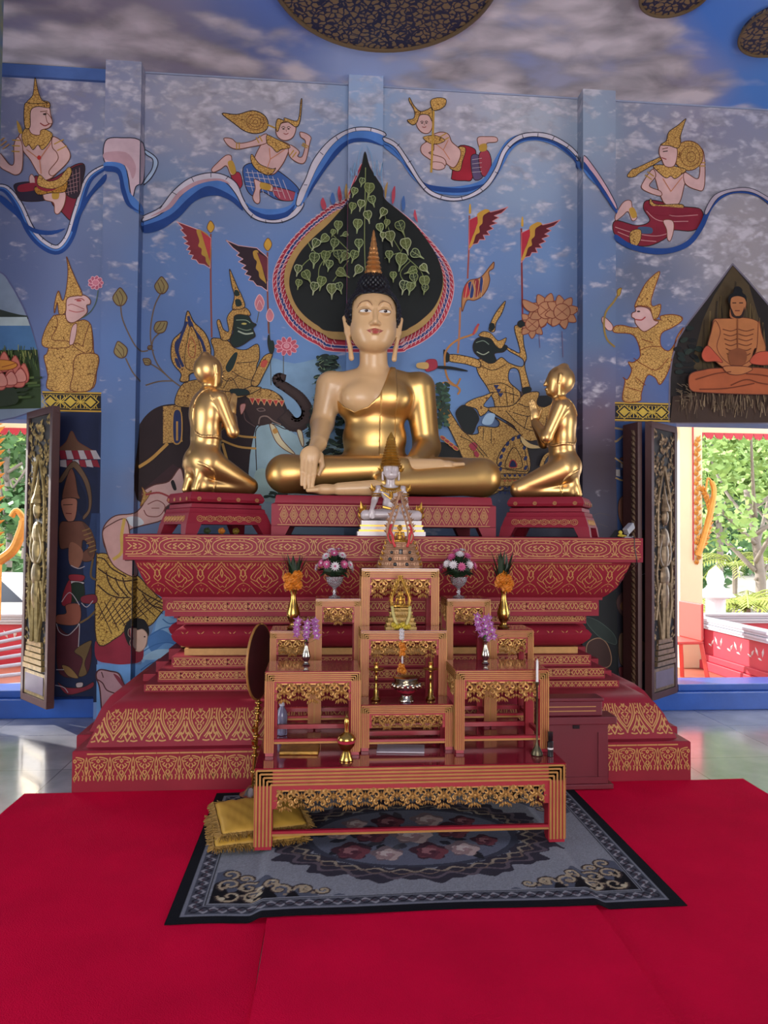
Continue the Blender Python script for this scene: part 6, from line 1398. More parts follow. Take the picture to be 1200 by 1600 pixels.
for px, Yv, lb, sd in ((529, 4.2, 'glass goblet with a pink and white bouquet, on the left tall table', 5), (718, 4.22, 'glass goblet with a pink and white bouquet, on the right tall table', 6)):
    r = empty('bouquet_goblet', (qx(px, Yv)-(.018 if sd == 5 else 0.003), Yv, ZN1+.0005), 0, lb, 'flowers', 'bouquets in glass goblets')
    mb = MB(); mb.lathe(GOB, n=24); mb.build('goblet', M['glass'], r, smooth=50)
    mb = MB(); mb.ell((0, 0, .165), (.07, .06, .05), 12, 8); rn = random.Random(sd)
    for i in range(90):
        a = rn.uniform(0, W_); z = rn.uniform(-.35, 1); e = math.sqrt(max(0, 1-z*z)); leafblade(mb, (.06*e*math.cos(a), .05*e*math.sin(a), .16+.05*z), (e*math.cos(a), e*math.sin(a), z*.8-.15), rn.uniform(.04, .06), .028)
    mb.build('leaves', M['leafg'], r, fix=False)
    fl = [(-.075, -.04, .195, 1), (-.05, -.05, .235, 0), (-.005, -.06, .25, 1), (.04, -.05, .24, 0), (-.1, 0, .17, 0), (-.045, -.075, .19, 1), (.0, -.09, .18, 0), (.05, -.07, .19, 1), (.085, -.03, .185, 0), (-.02, -.03, .265, 0), (.02, -.0, .27, 1), (.095, 0, .165, 0), (.0, .06, .24, 1), (-.06, .05, .21, 0), (.06, .05, .21, 1)]
    for i, (x, y, z, c_) in enumerate(fl):
        b2 = MB(); daisy(b2, (x, y, z), (x, y-.02, z-.15), .03, 0, 1); b2.build('blossom', [M['pinkp'] if (c_ + (sd == 6)) % 2 else M['whitep'], M['whitep'] if c_ else M['pinkp']], r, fix=False)
for px, Yv, lb, sd, lean in ((481, 3.8, 'small silver vase of purple orchids on the left table', 8, .15), (759.5, 3.8, 'small silver vase of purple orchids on the right table', 9, -.35)):
    r = empty('orchid_vase', (qx(px, Yv), Yv, ZL+.0005), 0, lb, 'vase', 'orchid vases')
    mb = MB(); mb.lathe([(a*.8, b*.8) for a, b in VASE], n=20); mb.build('vase', M['silver'], r, smooth=50)
    rn = random.Random(sd); mb = MB()
    for i in range(5): a = -.6+i*.3+lean; leafblade(mb, (0, 0, .115), (math.sin(a), -.1, math.cos(a)), .09, .022)
    leafblade(mb, (.01, 0, .11), (1, 0, .55), .12, .01); mb.build('leaves', M['leafl'], r, fix=False)
    for i in range(12):
        t = i/11; x = .062*math.sin(i*2.1)*(1-.2*t)+(lean*.22 if sd == 9 else .0)*(t-.2); z = .145+.085*t if sd == 8 else .135+.115*t; x = x if sd == 8 else -.03*t+.035*math.sin(i*2.1)+.01
        b2 = MB(); daisy(b2, (x, -.012+.012*math.cos(i*2.6), z), (rn.uniform(-.6, .6), -1, rn.uniform(-.2, .5)), .028, 0, 1, 5); daisy(b2, (x+.004, -.014, z), (rn.uniform(-.6, .6), -1, .3), .018, 0, 1, 6); b2.build('blossom', [M['orchid'], M['whitep']], r, fix=False)
CND = [(0, 0), (.024, .001), (.026, .008), (.014, .02), (.012, .05), (.007, .06), (.011, .07), (.006, .08), (.006, .1), (.011, .108), (.006, .116), (.006, .14), (.01, .146), (.008, .152), (.04, .158), (.042, .163), (.012, .164), (.009, .168), (.013, .185), (.013, .195), (.008, .195)]
for px, lb in ((590, 'brass candlestick left of the offering bowl'), (674.5, 'brass candlestick right of the offering bowl')):
    mb = MB(); mb.lathe(CND, n=20); o = mb.build('candlestick', M['brass'], None, smooth=50, loc=(qx(px, 3.78), 3.78, ZM0+.0005)); tag(o, lb, 'candlestick', 'candlesticks')
r = empty('offering_bowl', (qx(637, 3.77), 3.77, ZM0+.0005), 0, 'ornate silver and red footed bowl on the lowest middle table', 'bowl')
mb = MB(); mb.lathe([(0, 0), (.036, .001), (.034, .012), (.026, .024), (.028, .034), (.02, .038)], n=24, flute=12, fa=.05); mb.build('foot', M['silver'], r, smooth=50)
mb = MB(); mb.lathe([(.02, .036), (.045, .045), (.062, .062)], n=24); mb.build('bowl_body', M['enam'], r, smooth=50)
mb = MB(); mb.lathe([(.06, .06), (.07, .074), (.068, .092), (.055, .1), (.058, .108), (.068, .118), (.066, .12), (.05, .112), (0, .108)], n=32, flute=16, fa=.04); 
for i in range(16): a = W_*i/16; mb.ell((.07*math.cos(a), .07*math.sin(a), .08), (.009, .009, .012), 6, 4)
mb.build('rim', M['silver'], r, smooth=50)
# gold covered jar on the front table
p = at(541, 1188, TZ); r = empty('covered_jar', (p[0], p[1], TZ+.0005), 0, 'small gold covered jar with red band and spired lid', 'jar')
mb = MB(); mb.lathe([(0, 0), (.033, .001), (.034, .006), (.026, .02), (.022, .034), (.016, .044), (.03, .06), (.04, .075), (.042, .085)], n=24); mb.build('cup', M['brass'], r, smooth=50)
mb = MB(); mb.lathe([(.042, .085), (.043, .09), (.043, .098)], n=24); mb.build('band', M['enam'], r, smooth=50)
mb = MB(); mb.lathe([(.044, .098), (.045, .103), (.036, .118), (.018, .13), (.011, .135), (.01, .16), (.013, .175), (.012, .19), (.008, .2), (.01, .205), (.004, .213), (0, .225)], n=24); mb.build('lid', M['brass'], r, smooth=50)
# cloth-covered book, folded paper
def flatbox(name, corners, z, th, m, label, cat):
    q = [P(x, y, z=z) for x, y in corners]; c = sum(q, Vector())/4; mb = MB()
    a = [mb.V(v-c+Vector((0, 0, 0))) for v in q]; b = [mb.V(v-c+Vector((0, 0, th))) for v in q]
    mb.Fc(a[::-1]); mb.Fc(b)
    for i in range(4): mb.Fc([a[i], a[(i+1) % 4], b[(i+1) % 4], b[i]])
    o = mb.build(name, m, loc=(c.x, c.y, z+.001)); bevel(o, min(th*.3, .004)); return tag(o, label, cat)
M['goldcloth'] = mat('gold_cloth', 'b0802c', .4, metal=.3, var=.5, vs=30, bump=.2, bs=60); M['paper'] = mat('pale_paper', 'b4aab0', .6, var=.15, vs=10)
flatbox('wrapped_book', [(436, 1180), (497, 1180), (500, 1166), (441, 1164)], TZ, .016, M['goldcloth'], 'flat gold wrapped book lying under the left table', 'book')
flatbox('paper_sheet', [(588, 1177), (663, 1178), (663, 1166), (590, 1165)], TZ, .008, M['paper'], 'stack of pale paper under the lowest middle table', 'paper')
# candle lighter with bell foot and white candle
p = at(839, 1180, TZ); r = empty('candle_holder', (p[0], p[1], TZ+.0005), 0, 'thin bronze candle holder with bell foot and white candle', 'candle holder')
mb = MB(); mb.lathe([(0, 0), (.028, .002), (.029, .008), (.02, .03), (.008, .048), (.005, .07), (.004, .34), (.009, .345), (.01, .36), (.006, .36)], n=18); mb.build('stem', M['bronze'], r, smooth=50)
mb = MB(); mb.lathe([(.0062, .35), (.006, .46), (.003, .465), (0, .475)], n=12); mb.build('candle', M['wax'], r, smooth=50)
p = at(860, 1182, TZ); r = empty('marker_pen', (p[0], p[1], TZ+.0005), 0, 'black marker pen standing upright at the right of the front table', 'pen')
mb = MB(); mb.lathe([(0, 0), (.014, .001), (.0145, .06), (.0145, .072), (.011, .075), (.011, .078), (.0125, .08), (.0125, .12), (.0, .122)], n=16); mb.build('barrel', M['blackp'], r, smooth=40)
mb = MB(); mb.lathe([(.0147, .036), (.0147, .044)], n=16); mb.build('band', M['wax'], r)
M['pet'] = mat('bluish_plastic', 'a8a8d0', .15, trans=.6, spec=.6); M['bcap'] = mat('white_cap', 'c0c0cc', .4)
p = (qx(444.5, 4.02), 4.02, TZ); r = empty('water_bottle', (p[0], p[1], TZ+.0005), 0, 'clear bluish water bottle behind the left table', 'bottle')
mb = MB(); mb.lathe([(0, 0), (.028, .002), (.031, .01), (.028, .03), (.031, .05), (.029, .07), (.031, .1), (.026, .125), (.012, .15), (.012, .16)], n=20); mb.build('bottle_body', M['pet'], r, smooth=50)
mb = MB(); mb.lathe([(.014, .155), (.014, .175), (0, .176)], n=16); mb.build('bottle_cap', M['bcap'], r, smooth=40)
# ---------------------------------------------------------------- gilded reliquary on the tallest table
def archframe(mb, w, h, r0, y=0., fl=9, tip=1.):
    """pointed flaming arch in x-z plane"""
    for sx in (-1, 1):
        pts = smooth_pts([(sx*w*.8, y, 0), (sx*w, y, h*.25), (sx*w*.72, y, h*.52), (sx*w*.3, y, h*.78), (0, y, h)], 5)
        mb.tube(pts, [r0*(1-.6*i/len(pts)) for i in range(len(pts))], 6)
        for i in range(0, len(pts)-1, 2): q = pts[i]; leafy(mb, (q[0], y, q[2]), r0*4.2*tip, sx*(.9-.8*i/len(pts)), 2)
ry = 4.22; rel = empty('reliquary', (qx(625, ry), ry, ZM2+.0005), 0, 'rose gold reliquary with small seated figure in a pointed flame frame, on the tallest table', 'reliquary')
k = ry/1150
mb = MB()
mb.lathe([(r_*k, z_*k) for r_, z_ in ((36, 0), (36.5, 3), (34.5, 4.5), (34, 9), (35, 10), (34, 11.5), (31.5, 13), (30.5, 18), (31.5, 19.5), (31, 21), (28, 22.5), (27, 28), (28, 29.5), (27, 31), (24.5, 32.5), (23.5, 37), (24.5, 38.5), (24, 40))], n=40, sy=.62, flute=20, fa=.012)
for w, d, z0, z1 in ((34.5, 21.4, 4, 10), (31.5, 19.5, 12.5, 19.5), (28, 17.4, 22, 29.5), (24.5, 15.2, 32, 38.5)):
    for i in range(25):
        a = math.pi*(1.04+.92*i/24); leafy(mb, (w*k*math.cos(a), d*k*math.sin(a), z0*k), (z1-z0)*.95*k, 0, 1)
mb.build('stepped_base', M['palegold'], rel); 
mb = MB()
for x, z, r_ in ((-17, 14, 3), (17, 14, 3), (-14, 24.5, 2.6), (14, 24.5, 2.6), (-9, 6, 3), (9, 6, 3)): mb.ell((x*k, -(22-z*.28)*k, z*k), (r_*k, 1.6*k, r_*k), 10, 6)
mb.ell((0, -16.5*k, 24.5*k), (4.5*k, 1.5*k, 6.5*k), 12, 8); mb.build('gems', M['blackp'], rel, smooth=True)['label'] = 'dark gem stones'
small_body(rel, (0, 0, 39*k), k*.085, M['gilt'])
mb = MB(); archframe(mb, 19*k, 80*k, 3.4*k, 2*k, tip=.7); archframe(mb, 13*k, 62*k, 2*k, 0, tip=.8); 
for a in range(13): t = -1.1+a*.183; leafy(mb, (9*k*math.sin(t), 6*k, (58+9*math.cos(t))*k), 9*k, t, 1)
for v in mb.v: pass
o = mb.build('flame_frame', M['palegold'], rel); o.location = (0, 0, 39*k)
mb = MB()
for sx in (-1, 1):
    mb.tube(smooth_pts([(sx*14*k, -8*k, 68*k), (sx*17*k, -13*k, 58*k), (sx*13*k, -17*k, 50*k), (sx*12*k, -19*k, 40*k), (sx*9*k, -21*k, 33*k)], 4), 2.2*k, 6, flat=.5)
    mb.tube(smooth_pts([(sx*14*k, -8*k, 66*k), (sx*20*k, -12*k, 50*k), (sx*15*k, -18*k, 38*k)], 4), 1.6*k, 6, flat=.5)
M['redrib'] = mat('red_ribbon', 'b8282c', .5); mb.build('ribbon', M['redrib'], rel, smooth=True)['label'] = 'red ribbons'
mb = MB()
for sx in (-1, 1):
    for i in range(5): leafy(mb, (sx*(30-i*2.4)*k, -(10-i)*k, (3+i*8)*k), 9*k, sx*.5, 3)
mb.build('corner_ornaments', M['gilt'], rel)
M['oldgilt'] = mat('aged_gilt', 'b08c48', .5, metal=.35, var=.5, vs=60)
# small golden figure with garlands on the middle table
gy = 4.0; gf = empty('golden_figure', (qx(627, gy), gy, ZM1+.0005), 0, 'small golden seated figure in a pointed arch with garlands, on the middle table', 'statue'); k = gy/1150
mb = MB()
for w, d, z0, z1 in ((24, 14, 0, 3), (22, 13, 3, 8), (23, 13.5, 8, 10), (20, 12, 10, 15), (21, 12.5, 15, 17), (17, 10.5, 17, 24), (18, 11, 24, 26), (14, 9, 26, 32)): bandbox(mb, w*k, d*k, z0*k, z1*k)
for w, d, z0, z1 in ((23, 14, 3, 8), (21, 13, 10, 15), (18, 11.5, 17, 24), (15, 10, 26, 32)):
    for i in range(int(w/2)+1): leafy(mb, ((i/int(w/2)-.5)*2*w*.9*k, -d*k*.93, z0*k), (z1-z0)*1.1*k, 0, 3)
mb.build('stepped_base', M['oldgilt'], gf); small_body(gf, (0, 0, 32*k), k*.078, M['gilt'])
mb = MB(); archframe(mb, 14*k, 50*k, 2.8*k, 3*k, tip=.7); o = mb.build('flame_frame', M['gilt'], gf); o.location = (0, 0, 30*k)
M['jas'] = mat('jasmine_garland', 'c8b870', .6, var=.3, vs=60)
for j, (sx, dx) in enumerate(((-1, -8), (1, 6))):
    g = empty('flower_garland', (gf.location.x, gf.location.y-.055, gf.location.z), 0, ['jasmine garland hanging from the left of the small golden figure', 'jasmine garland hanging from the right of the small golden figure'][j], 'garland', 'jasmine garlands')
    mb = MB(); pts = smooth_pts([(sx*14*k, .03, 34*k), (sx*12*k, .0, 20*k), ((sx*5+dx*.4)*k, -.012, 8*k), (dx*k*1.1, -.015, 4*k)], 6); mb.tube(pts, 2.4*k, 7); mb.build('strand', M['jas'], g, smooth=True)
    mb = MB(); [ruffle(mb, (dx*k+a*k, -.016, 4*k+b*k), 4.6*k, 20, a+b) for a, b in ((-4, 3), (4, 1), (0, 0.5))]; mb.build('blossom', M['yelp'], g)
g = empty('flower_garland', (gf.location.x, 3.892, ZM1-.005), 0, 'garland of orange flowers hanging below the small golden figure', 'garland')
mb = MB(); 
for z in (1, -4, -9): ruffle(mb, (-1*k, 0, z*k), 4.2*k, 16, z)
mb.build('purple_blossom', M['whitep'], g)
mb = MB(); mb.tube([(0, 0, 4*k), (0, 0, -56*k)], .8*k, 5); mb.build('string', M['jas'], g)
for z, x in ((-20, -1), (-26, 1), (-33, 0), (-52, -1), (-58, -3), (-60, 2)): mb = MB(); ruffle(mb, (x*k, 0, z*k), 5.2*k, 22, z); mb.build('orange_blossom', M['marigold'], g)
mb = MB(); mb.tube([(0, 0, -36*k), (0, 0, -48*k)], 1.5*k, 7); mb.build('white_bead', M['whitep'], g)
# ---------------------------------------------------------------- ceremonial fan on a turned pole
fy = 4.22; fx = qx(400, fy); r = empty('ceremonial_fan', (fx, fy, .0135), 0, 'dark red leaf-shaped fan on a turned pole, left of the tables', 'fan'); fz = .0135
k = fy/1150
zf = lambda y: P(400, y, Y=fy).z-fz
mb = MB(); n = 28; R6 = Matrix.Rotation(math.radians(74), 3, 'Z')
out = [(0.19*math.sin(W_*i/n)*(1 if True else 1), (zf(975)+zf(1092))/2+(zf(975)-zf(1092))/2*math.cos(W_*i/n)) for i in range(n)]
a = [mb.V(R6 @ Vector((x, -.006, z))+Vector((.03, 0, 0))) for x, z in out]; b = [mb.V(R6 @ Vector((x, .006, z))+Vector((.03, 0, 0))) for x, z in out]
mb.Fc(a); mb.Fc(b[::-1]); [mb.Fc([a[i], b[i], b[(i+1) % n], a[(i+1) % n]]) for i in range(n)]
M['fancloth'] = mat('dark_red_brocade', '44141c', .5, var=.4, vs=20); mb.build('fan_blade', M['fancloth'], r)
mb = MB(); mb.tube([R6 @ Vector((x, 0, z))+Vector((.03, 0, 0)) for x, z in out+[out[0]]], .007, 6); mb.build('fan_rim', M['goldrib'], r, smooth=True)
mb = MB(); mb.tube([(.03, 0, zf(1092)), (.022, 0, zf(1120))], .009, 8); mb.tube([(.022, 0, zf(1120)), (.0, 0, .03)], .010, 8); 
for y in (1098, 1106, 1114, 1126, 1150, 1168, 1180, 1205): 
    t = (y-1092)/(1240-1092); mb.lathe([(0, -.012), (.02, -.004), (.022, 0), (.02, .006), (0, .014)], (.03*(1-t), 0, zf(y)), 12)
for y in (1140, 1160): mb.lathe([(0, -.02), (.017, -.01), (.02, .01), (0, .03)], (.01, 0, zf(y)), 12)
mb.build('pole', M['brass'], r, smooth=50)
mb = MB(); mb.lathe([(0, 0), (.07, .001), (.072, .015), (.05, .025), (.03, .05), (.015, .06)], n=20); mb.build('stand_foot', M['silver'], r, smooth=50)
# ---------------------------------------------------------------- cushions with fringe, left of the front table
M['yel'] = mat('yellow_satin', 'c0943c', .5, spec=.3, var=.1, vs=5); M['fr'] = mat('ochre_fringe', '9a7434', .8, var=.5, vs=60)
def cushion(cx, cy, z, rz, w, d, h, label):
    r = empty('floor_cushion', (cx, cy, z), rz, label, 'cushion', 'yellow cushions left of the front table')
    mb = MB(); N_ = 18; g = []
    for s in (1, -1):
        g.append([[mb.V((w*(i/N_-.5), d*(j/N_-.5), h/2+s*h/2*(max(0, 1-abs(2*i/N_-1)**3.5)*max(0, 1-abs(2*j/N_-1)**3.5))**.45+.003*math.sin(i*1.9+j*.8))) for i in range(N_+1)] for j in range(N_+1)])
    for q, gg in enumerate(g):
        for j in range(N_):
            for i in range(N_): f = [gg[j][i], gg[j][i+1], gg[j+1][i+1], gg[j+1][i]]; mb.Fc(f if q == 0 else f[::-1])
    mb.build('cover', M['yel'], r, smooth=True)
    mb = MB(); rn = random.Random(int(cx*99+z*1000))
    per = [(-w/2+w*t, -d/2, 0, -1) for t in np.linspace(0, 1, 90)]+[(w/2, -d/2+d*t, 1, 0) for t in np.linspace(0, 1, 70)]+[(-w/2, -d/2+d*t, -1, 0) for t in np.linspace(0, 1, 70)]+[(-w/2+w*t, d/2, 0, 1) for t in np.linspace(0, 1, 90)]
    for x, y, nx_, ny_ in per:
        for q in range(2):
            a = rn.uniform(-.5, .5); L = rn.uniform(.02, .04); dd = Vector((nx_+a*abs(ny_), ny_+a*abs(nx_), rn.uniform(-.9, .1))).normalized()
            mb.tube([Vector((x, y, h/2+rn.uniform(-.008, .008))), Vector((x, y, h/2))+dd*L], [.0035, .0015], 3, cap=False)
    mb.tube([(-w/2, -d/2, h/2), (w/2, -d/2, h/2), (w/2, d/2, h/2), (-w/2, d/2, h/2), (-w/2, -d/2, h/2)], .006, 6)
    mb.build('fringe', M['fr'], r, fix=False); return r
c0 = P(368, 1275, z=.1)
cushion(c0.x+.10, c0.y-.00, .016, math.radians(11), .42, .40, .06, 'lower yellow cushion with ochre fringe beside the front table leg')
cushion(c0.x+.115, c0.y+.02, .072, math.radians(13), .41, .42, .055, 'upper yellow cushion with ochre fringe beside the front table leg')
# ---------------------------------------------------------------- dark red box between the tables and the altar
M['boxred'] = mat('matt_maroon_paint', '651826', .45, var=.15, vs=4, coat=.1)
bx0, bx1 = qx(850, 4.22), qx(945, 4.22); r = empty('donation_box', ((bx0+bx1)/2+.01, 4.22, .0135), 0, 'plain maroon wooden box with panelled front standing right of the tables', 'box'); w2 = (bx1-bx0)/2+.01
mb = MB(); mb.box(-w2, w2, .008, .13, .03, .36); o = mb.build('carcass', M['boxred'], r)
mb = MB()
mb.box(-w2, w2, 0, .012, .03, .07); mb.box(-w2, w2, 0, .012, .33, .375); mb.box(-w2, -w2+.045, 0, .012, .07, .33); mb.box(w2-.06, w2, 0, .012, .07, .33)
bevel(mb.build('front_frame', M['boxred'], r), .003)
mb = MB(); mb.box(-w2-.01, w2+.03, -.01, .14, .001, .03); bevel(mb.build('foot_board', M['boxred'], r), .004)
mb = MB(); mb.box(-w2-.012, w2+.05, -.012, .142, .375, .42); bevel(mb.build('lid', M['boxred'], r), .005)
mb = MB(); mb.box(-.02, .02, -.006, .002, .352, .372); mb.build('latch', M['blackp'], r)
r2 = empty('wooden_case', (r.location.x-.01, 4.23, .4345), 0, 'low maroon case resting on the plain maroon box', 'box')
mb = MB(); mb.box(-w2+.0, w2-.02, 0, .12, 0, .085); bevel(mb.build('case_body', M['boxred'], r2), .006)
mb = MB(); mb.box(-w2-.008, w2-.012, -.006, .125, .085, .105); bevel(mb.build('case_lid', M['boxred'], r2), .005)
mb = MB(); [mb.bar((-w2+.02, -.001, z), (w2-.06, -.001, z), .002, .005) for z in (.03, .055)]; mb.build('gold_lines', M['goldpaint'], r2)
# ---------------------------------------------------------------- floodlight with cable on the right of the altar
p = P(983, 832, Y=4.66); M['alu'] = mat('grey_aluminium', 'a8a8ac', .35, metal=.6)
r = empty('floodlight', (p.x, 4.68, ZT), 0, 'small grey floodlight lying on the right corner of the altar', 'lamp'); 
mb = MB(); mb.T = Matrix.Translation((0, 0, .055)) @ Matrix.Rotation(.6, 4, 'Z') @ Matrix.Rotation(-.55, 4, 'Y'); mb.box(-.03, .055, -.02, .02, -.022, .022); mb.T = None; bevel(mb.build('housing', M['alu'], r), .006)
mb = MB(); mb.box(-.03, .03, -.02, .02, .0005, .012); mb.bar((0, 0, .01), (0, 0, .05), .012, .006); mb.build('bracket', M['alu'], r)
mb = MB(); mb.tube(smooth_pts([(-.02, -.02, .012), (-.06, -.03, .02), (-.075, -.02, .014), (-.04, -.035, .01)], 4), .004, 6); mb.ell((-.055, -.01, .035), (.014, .01, .014), 8, 6); mb.build('tape', M['yelp'], r, smooth=True)['label'] = 'yellow tape'
mb = MB(); x, y0 = r.location.x, r.location.y; mb.tube(smooth_pts([(0, 0, .012), (-.01, -.07, .008), (-.01, -.122, -.002), (-.008, -.124, -.06), (.006, -.124, -.15), (-.002, -.08, -.19), (-.03, -.02, -.24), (-.06, -.0, -.3)], 5), .003, 6)
mb.build('cable', M['blackp'], r, smooth=True)
# offerings tucked under the left pedestal
M['fruit'] = mat('dull_yellow', '9c7c24', .5, var=.5, vs=30); M['greenish'] = mat('dull_green', '3c4a24', .6, var=.4, vs=30)
rn = random.Random(4)
lab = ['tiny yellow flower head under the left pedestal, nearest its left leg', 'tiny green leaf bundle under the left pedestal', 'tiny orange flower head under the left pedestal, centre', 'tiny yellow flower head under the left pedestal, toward its right leg']
for i, (dx, m_) in enumerate(((-.2, 'fruit'), (-.1, 'greenish'), (0., 'marigold'), (.1, 'fruit'))):
    mb = MB(); ruffle(mb, (0, 0, .022), .022, 22, i, sx=1.5); ang = math.radians(30)
    q = Vector((dx*math.cos(ang)+.12*math.sin(ang), dx*math.sin(ang)-.12*math.cos(ang), 0)); o = mb.build('flower_bundle', M[m_], loc=(kxl+q.x, KY+.02+q.y, ZT+.001)); tag(o, lab[i], 'flower')
# ---------------------------------------------------------------- red carpets and the flowered rug
M['carpet'] = mat('crimson_carpet', 'cc0838', .95, var=.16, vs=3, bump=.5, bs=220, spec=.05)
CX0, CX1 = P(415, 1440, z=0).x, P(932, 1430, z=0).x
CL, CR = P(35, 1245, z=0).x, P(1160, 1218, z=0).x
def hgt(x, y=0):
    s = lambda e0, e1, t: (lambda q: q*q*(3-2*q))(max(0, min(1, (t-e0)/(e1-e0))))
    return .008+.020*s(CX0-.07, CX0-.012, x)*(1-s(CX1+.012, CX1+.07, x))
def strip(name, x0, x1, y0, y1, z, label, amp=.0015, sd=0):
    mb = MB(); nx = max(2, int((x1-x0)/.05)); ny = int((y1-y0)/.05); rn = random.Random(sd)
    f = lambda x, y: z+amp*math.sin(x*9+sd+1.3*math.sin(y*3))*math.sin(y*6+x*2+sd)+amp*.8*math.sin(y*17+x*3)
    wv = lambda y: .006*math.sin(y*4+sd)
    g = [[mb.V((x0+(x1-x0)*i/nx+(wv(y0+(y1-y0)*j/ny) if i in (0, nx) else 0), y0+(y1-y0)*j/ny, f(x0+(x1-x0)*i/nx, y0+(y1-y0)*j/ny))) for i in range(nx+1)] for j in range(ny+1)]
    for j in range(ny):
        for i in range(nx): mb.Fc([g[j][i], g[j][i+1], g[j+1][i+1], g[j+1][i]])
    def skirt(seq):
        for a, b in zip(seq, seq[1:]): va, vb = mb.v[a], mb.v[b]; mb.Fc([a, b, mb.V((vb[0], vb[1], .0005)), mb.V((va[0], va[1], .0005))])
    skirt([r_[0] for r_ in g]); skirt([r_[-1] for r_ in g]); skirt(g[0]); skirt(g[-1])
    o = mb.build(name, M['carpet'], smooth=60, doubles=False); return tag(o, label, 'carpet', 'crimson carpets')
ex = .02
strip('floor_carpet', CL, CX0+ex*.2, -1.2, 4.365, .006, 'crimson carpet covering the floor on the left side', .001, 1)
strip('floor_carpet', CX1-ex*.2, CR, -1.2, 4.365, .006, 'crimson carpet covering the floor on the right side', .001, 2)
strip('floor_carpet', CX0, CX1, -1.2, 4.36, .025, 'raised crimson carpet running down the middle under the rug', .0012, 3)
# rug: colours woven on a fine grid
RX0, RX1, RY0, RY1 = -.575, 1.485, 2.885, 4.29
NX, NY = 412, 281
gx = np.linspace(0, RX1-RX0, NX+1); gy_ = np.linspace(0, RY1-RY0, NY+1); GX, GY = np.meshgrid(gx, gy_)
rng = np.random.default_rng(3)
img = np.tile(np.array(lin('7e8088')), (NY+1, NX+1, 1)); img *= (1+.10*rng.standard_normal((NY+1, NX+1, 1)))
Wd, Ht = RX1-RX0, RY1-RY0; HX, HY = Wd/2, Ht/2
ax_, ay_ = abs(GX-HX), abs(GY-HY); edge = np.minimum(HX-ax_, HY-ay_)
def put(m, c): img[m] = np.array(lin(c))*(1+.06*rng.standard_normal((int(m.sum()), 1)))
put(edge < .05, '14161c'); put((edge > .05) & (edge < .062), '70727c'); put((edge > .062) & (edge < .125), '42444e'); put((edge > .125) & (edge < .133), '1c1c22'); put((edge > .133) & (edge < .14), '74767e')
s_ = np.where(HX-ax_ < HY-ay_, GY, GX)
z_ = np.sin(s_*W_/.075)*.018; put(abs(edge-.093-z_) < .006, '8c8a90'); put(abs(edge-.093+z_) < .005, '24222a'); put((abs(edge-.093) < .004) & (np.sin(s_*W_/.0375) > .2), '4c3c44')
def q4(px_, py_): return px_, py_
def sd_stroke(pts, w, col, sym=True, x=None, y=None):
    X = ax_ if sym else GX; Y = ay_ if sym else GY
    for (x0, y0), (x1, y1) in zip(pts, pts[1:]):
        ex_, ey = x1-x0, y1-y0; t = np.clip(((X-x0)*ex_+(Y-y0)*ey)/(ex_*ex_+ey*ey+1e-12), 0, 1); m = (X-x0-ex_*t)**2+(Y-y0-ey*t)**2 < w*w; put(m & (edge > .14), col)
def spiral(cx, cy, r, a0, turns, w, col, sg=1, sym=True):
    pts = [(cx+r*(1-.8*t)*math.cos(a0+sg*W_*turns*t), cy+r*(1-.8*t)*math.sin(a0+sg*W_*turns*t)) for t in np.linspace(0, 1, 16)]
    sd_stroke(pts, w, col, sym)
# corner black ground and beige scrolls
cxx, cyy = HX-.14, HY-.14
put((edge > .14) & ((cxx-ax_)/.50+(cyy-ay_)/.30 < 1+.12*np.sin(ax_*40)) , '4e5260'); put((edge > .14) & ((cxx-ax_)/.36+(cyy-ay_)/.16 < 1+.25*np.sin(ax_*60)), '15151a')
for dx, dy, r_, a0, tn, sg in ((.08, .06, .05, 0, 1.1, 1), (.18, .06, .05, 2, 1.2, -1), (.07, .16, .05, 1, 1.2, -1), (.28, .07, .045, 2.5, 1.1, 1), (.38, .06, .04, 0, 1.1, -1), (.06, .25, .04, 2, 1., 1), (.15, .13, .045, 4, 1.1, 1), (.25, .13, .035, 1, 1, -1), (.46, .05, .028, 0, 1, 1), (.13, .21, .03, 3, 1, 1)):
    spiral(cxx-dx, cyy-dy, r_+.006, a0, tn, .010, '3a3030', sg); spiral(cxx-dx, cyy-dy, r_, a0, tn, .0062, 'a09078', sg)
for k_ in range(26):
    a = random.uniform(0, .42); b_ = random.uniform(0, .26)*(1-a/.46); x, y = cxx-a-.02, cyy-b_-.02; m = (ax_-x)**2+(ay_-y)**2 < random.uniform(.006, .014)**2; put(m & (edge > .14), random.choice(['a09078', '8c7c68', 'b4a890']))
# oval medallion
e = np.sqrt(((GX-HX)/.60)**2+((GY-HY)/.40)**2); th = np.arctan2((GY-HY)/.40, (GX-HX)/.60)
wob = .05*np.sin(th*16)+.03*np.sin(th*37)
put((e > .86+wob*.6) & (e < 1.16+wob) & (edge > .14), '33303a'); put(abs(e-1.06-.05*np.sin(th*24)) < .022, '5a5058'); put(abs(e-.93-.03*np.sin(th*30)) < .016, '8c8070'); put(abs(e-.985+.03*np.sin(th*30)) < .010, '6c5c54')
put(e < .86+wob*.3, '5c5f6e'); put((e < .86+wob*.3) & (e > .80), '3a3c48')
def bloom(cx, cy, r, cols):
    for i, c_ in enumerate(cols):
        rr = r*(1-i/len(cols)); a = np.arctan2(GY-cy, GX-cx); d = np.hypot(GX-cx-.15*r*math.sin(i*2), GY-cy-.15*r*math.cos(i*2)); put(d < rr*(1+.14*np.sin(a*5+i*1.3)), c_)
def rleaf(cx, cy, L, w, a, c_):
    c, s = math.cos(a), math.sin(a); u = (GX-cx)*c+(GY-cy)*s; v = -(GX-cx)*s+(GY-cy)*c; t = np.clip(u/L, 0, 1); put((u > 0) & (u < L) & (abs(v) < w*np.sin(np.pi*t)), c_)
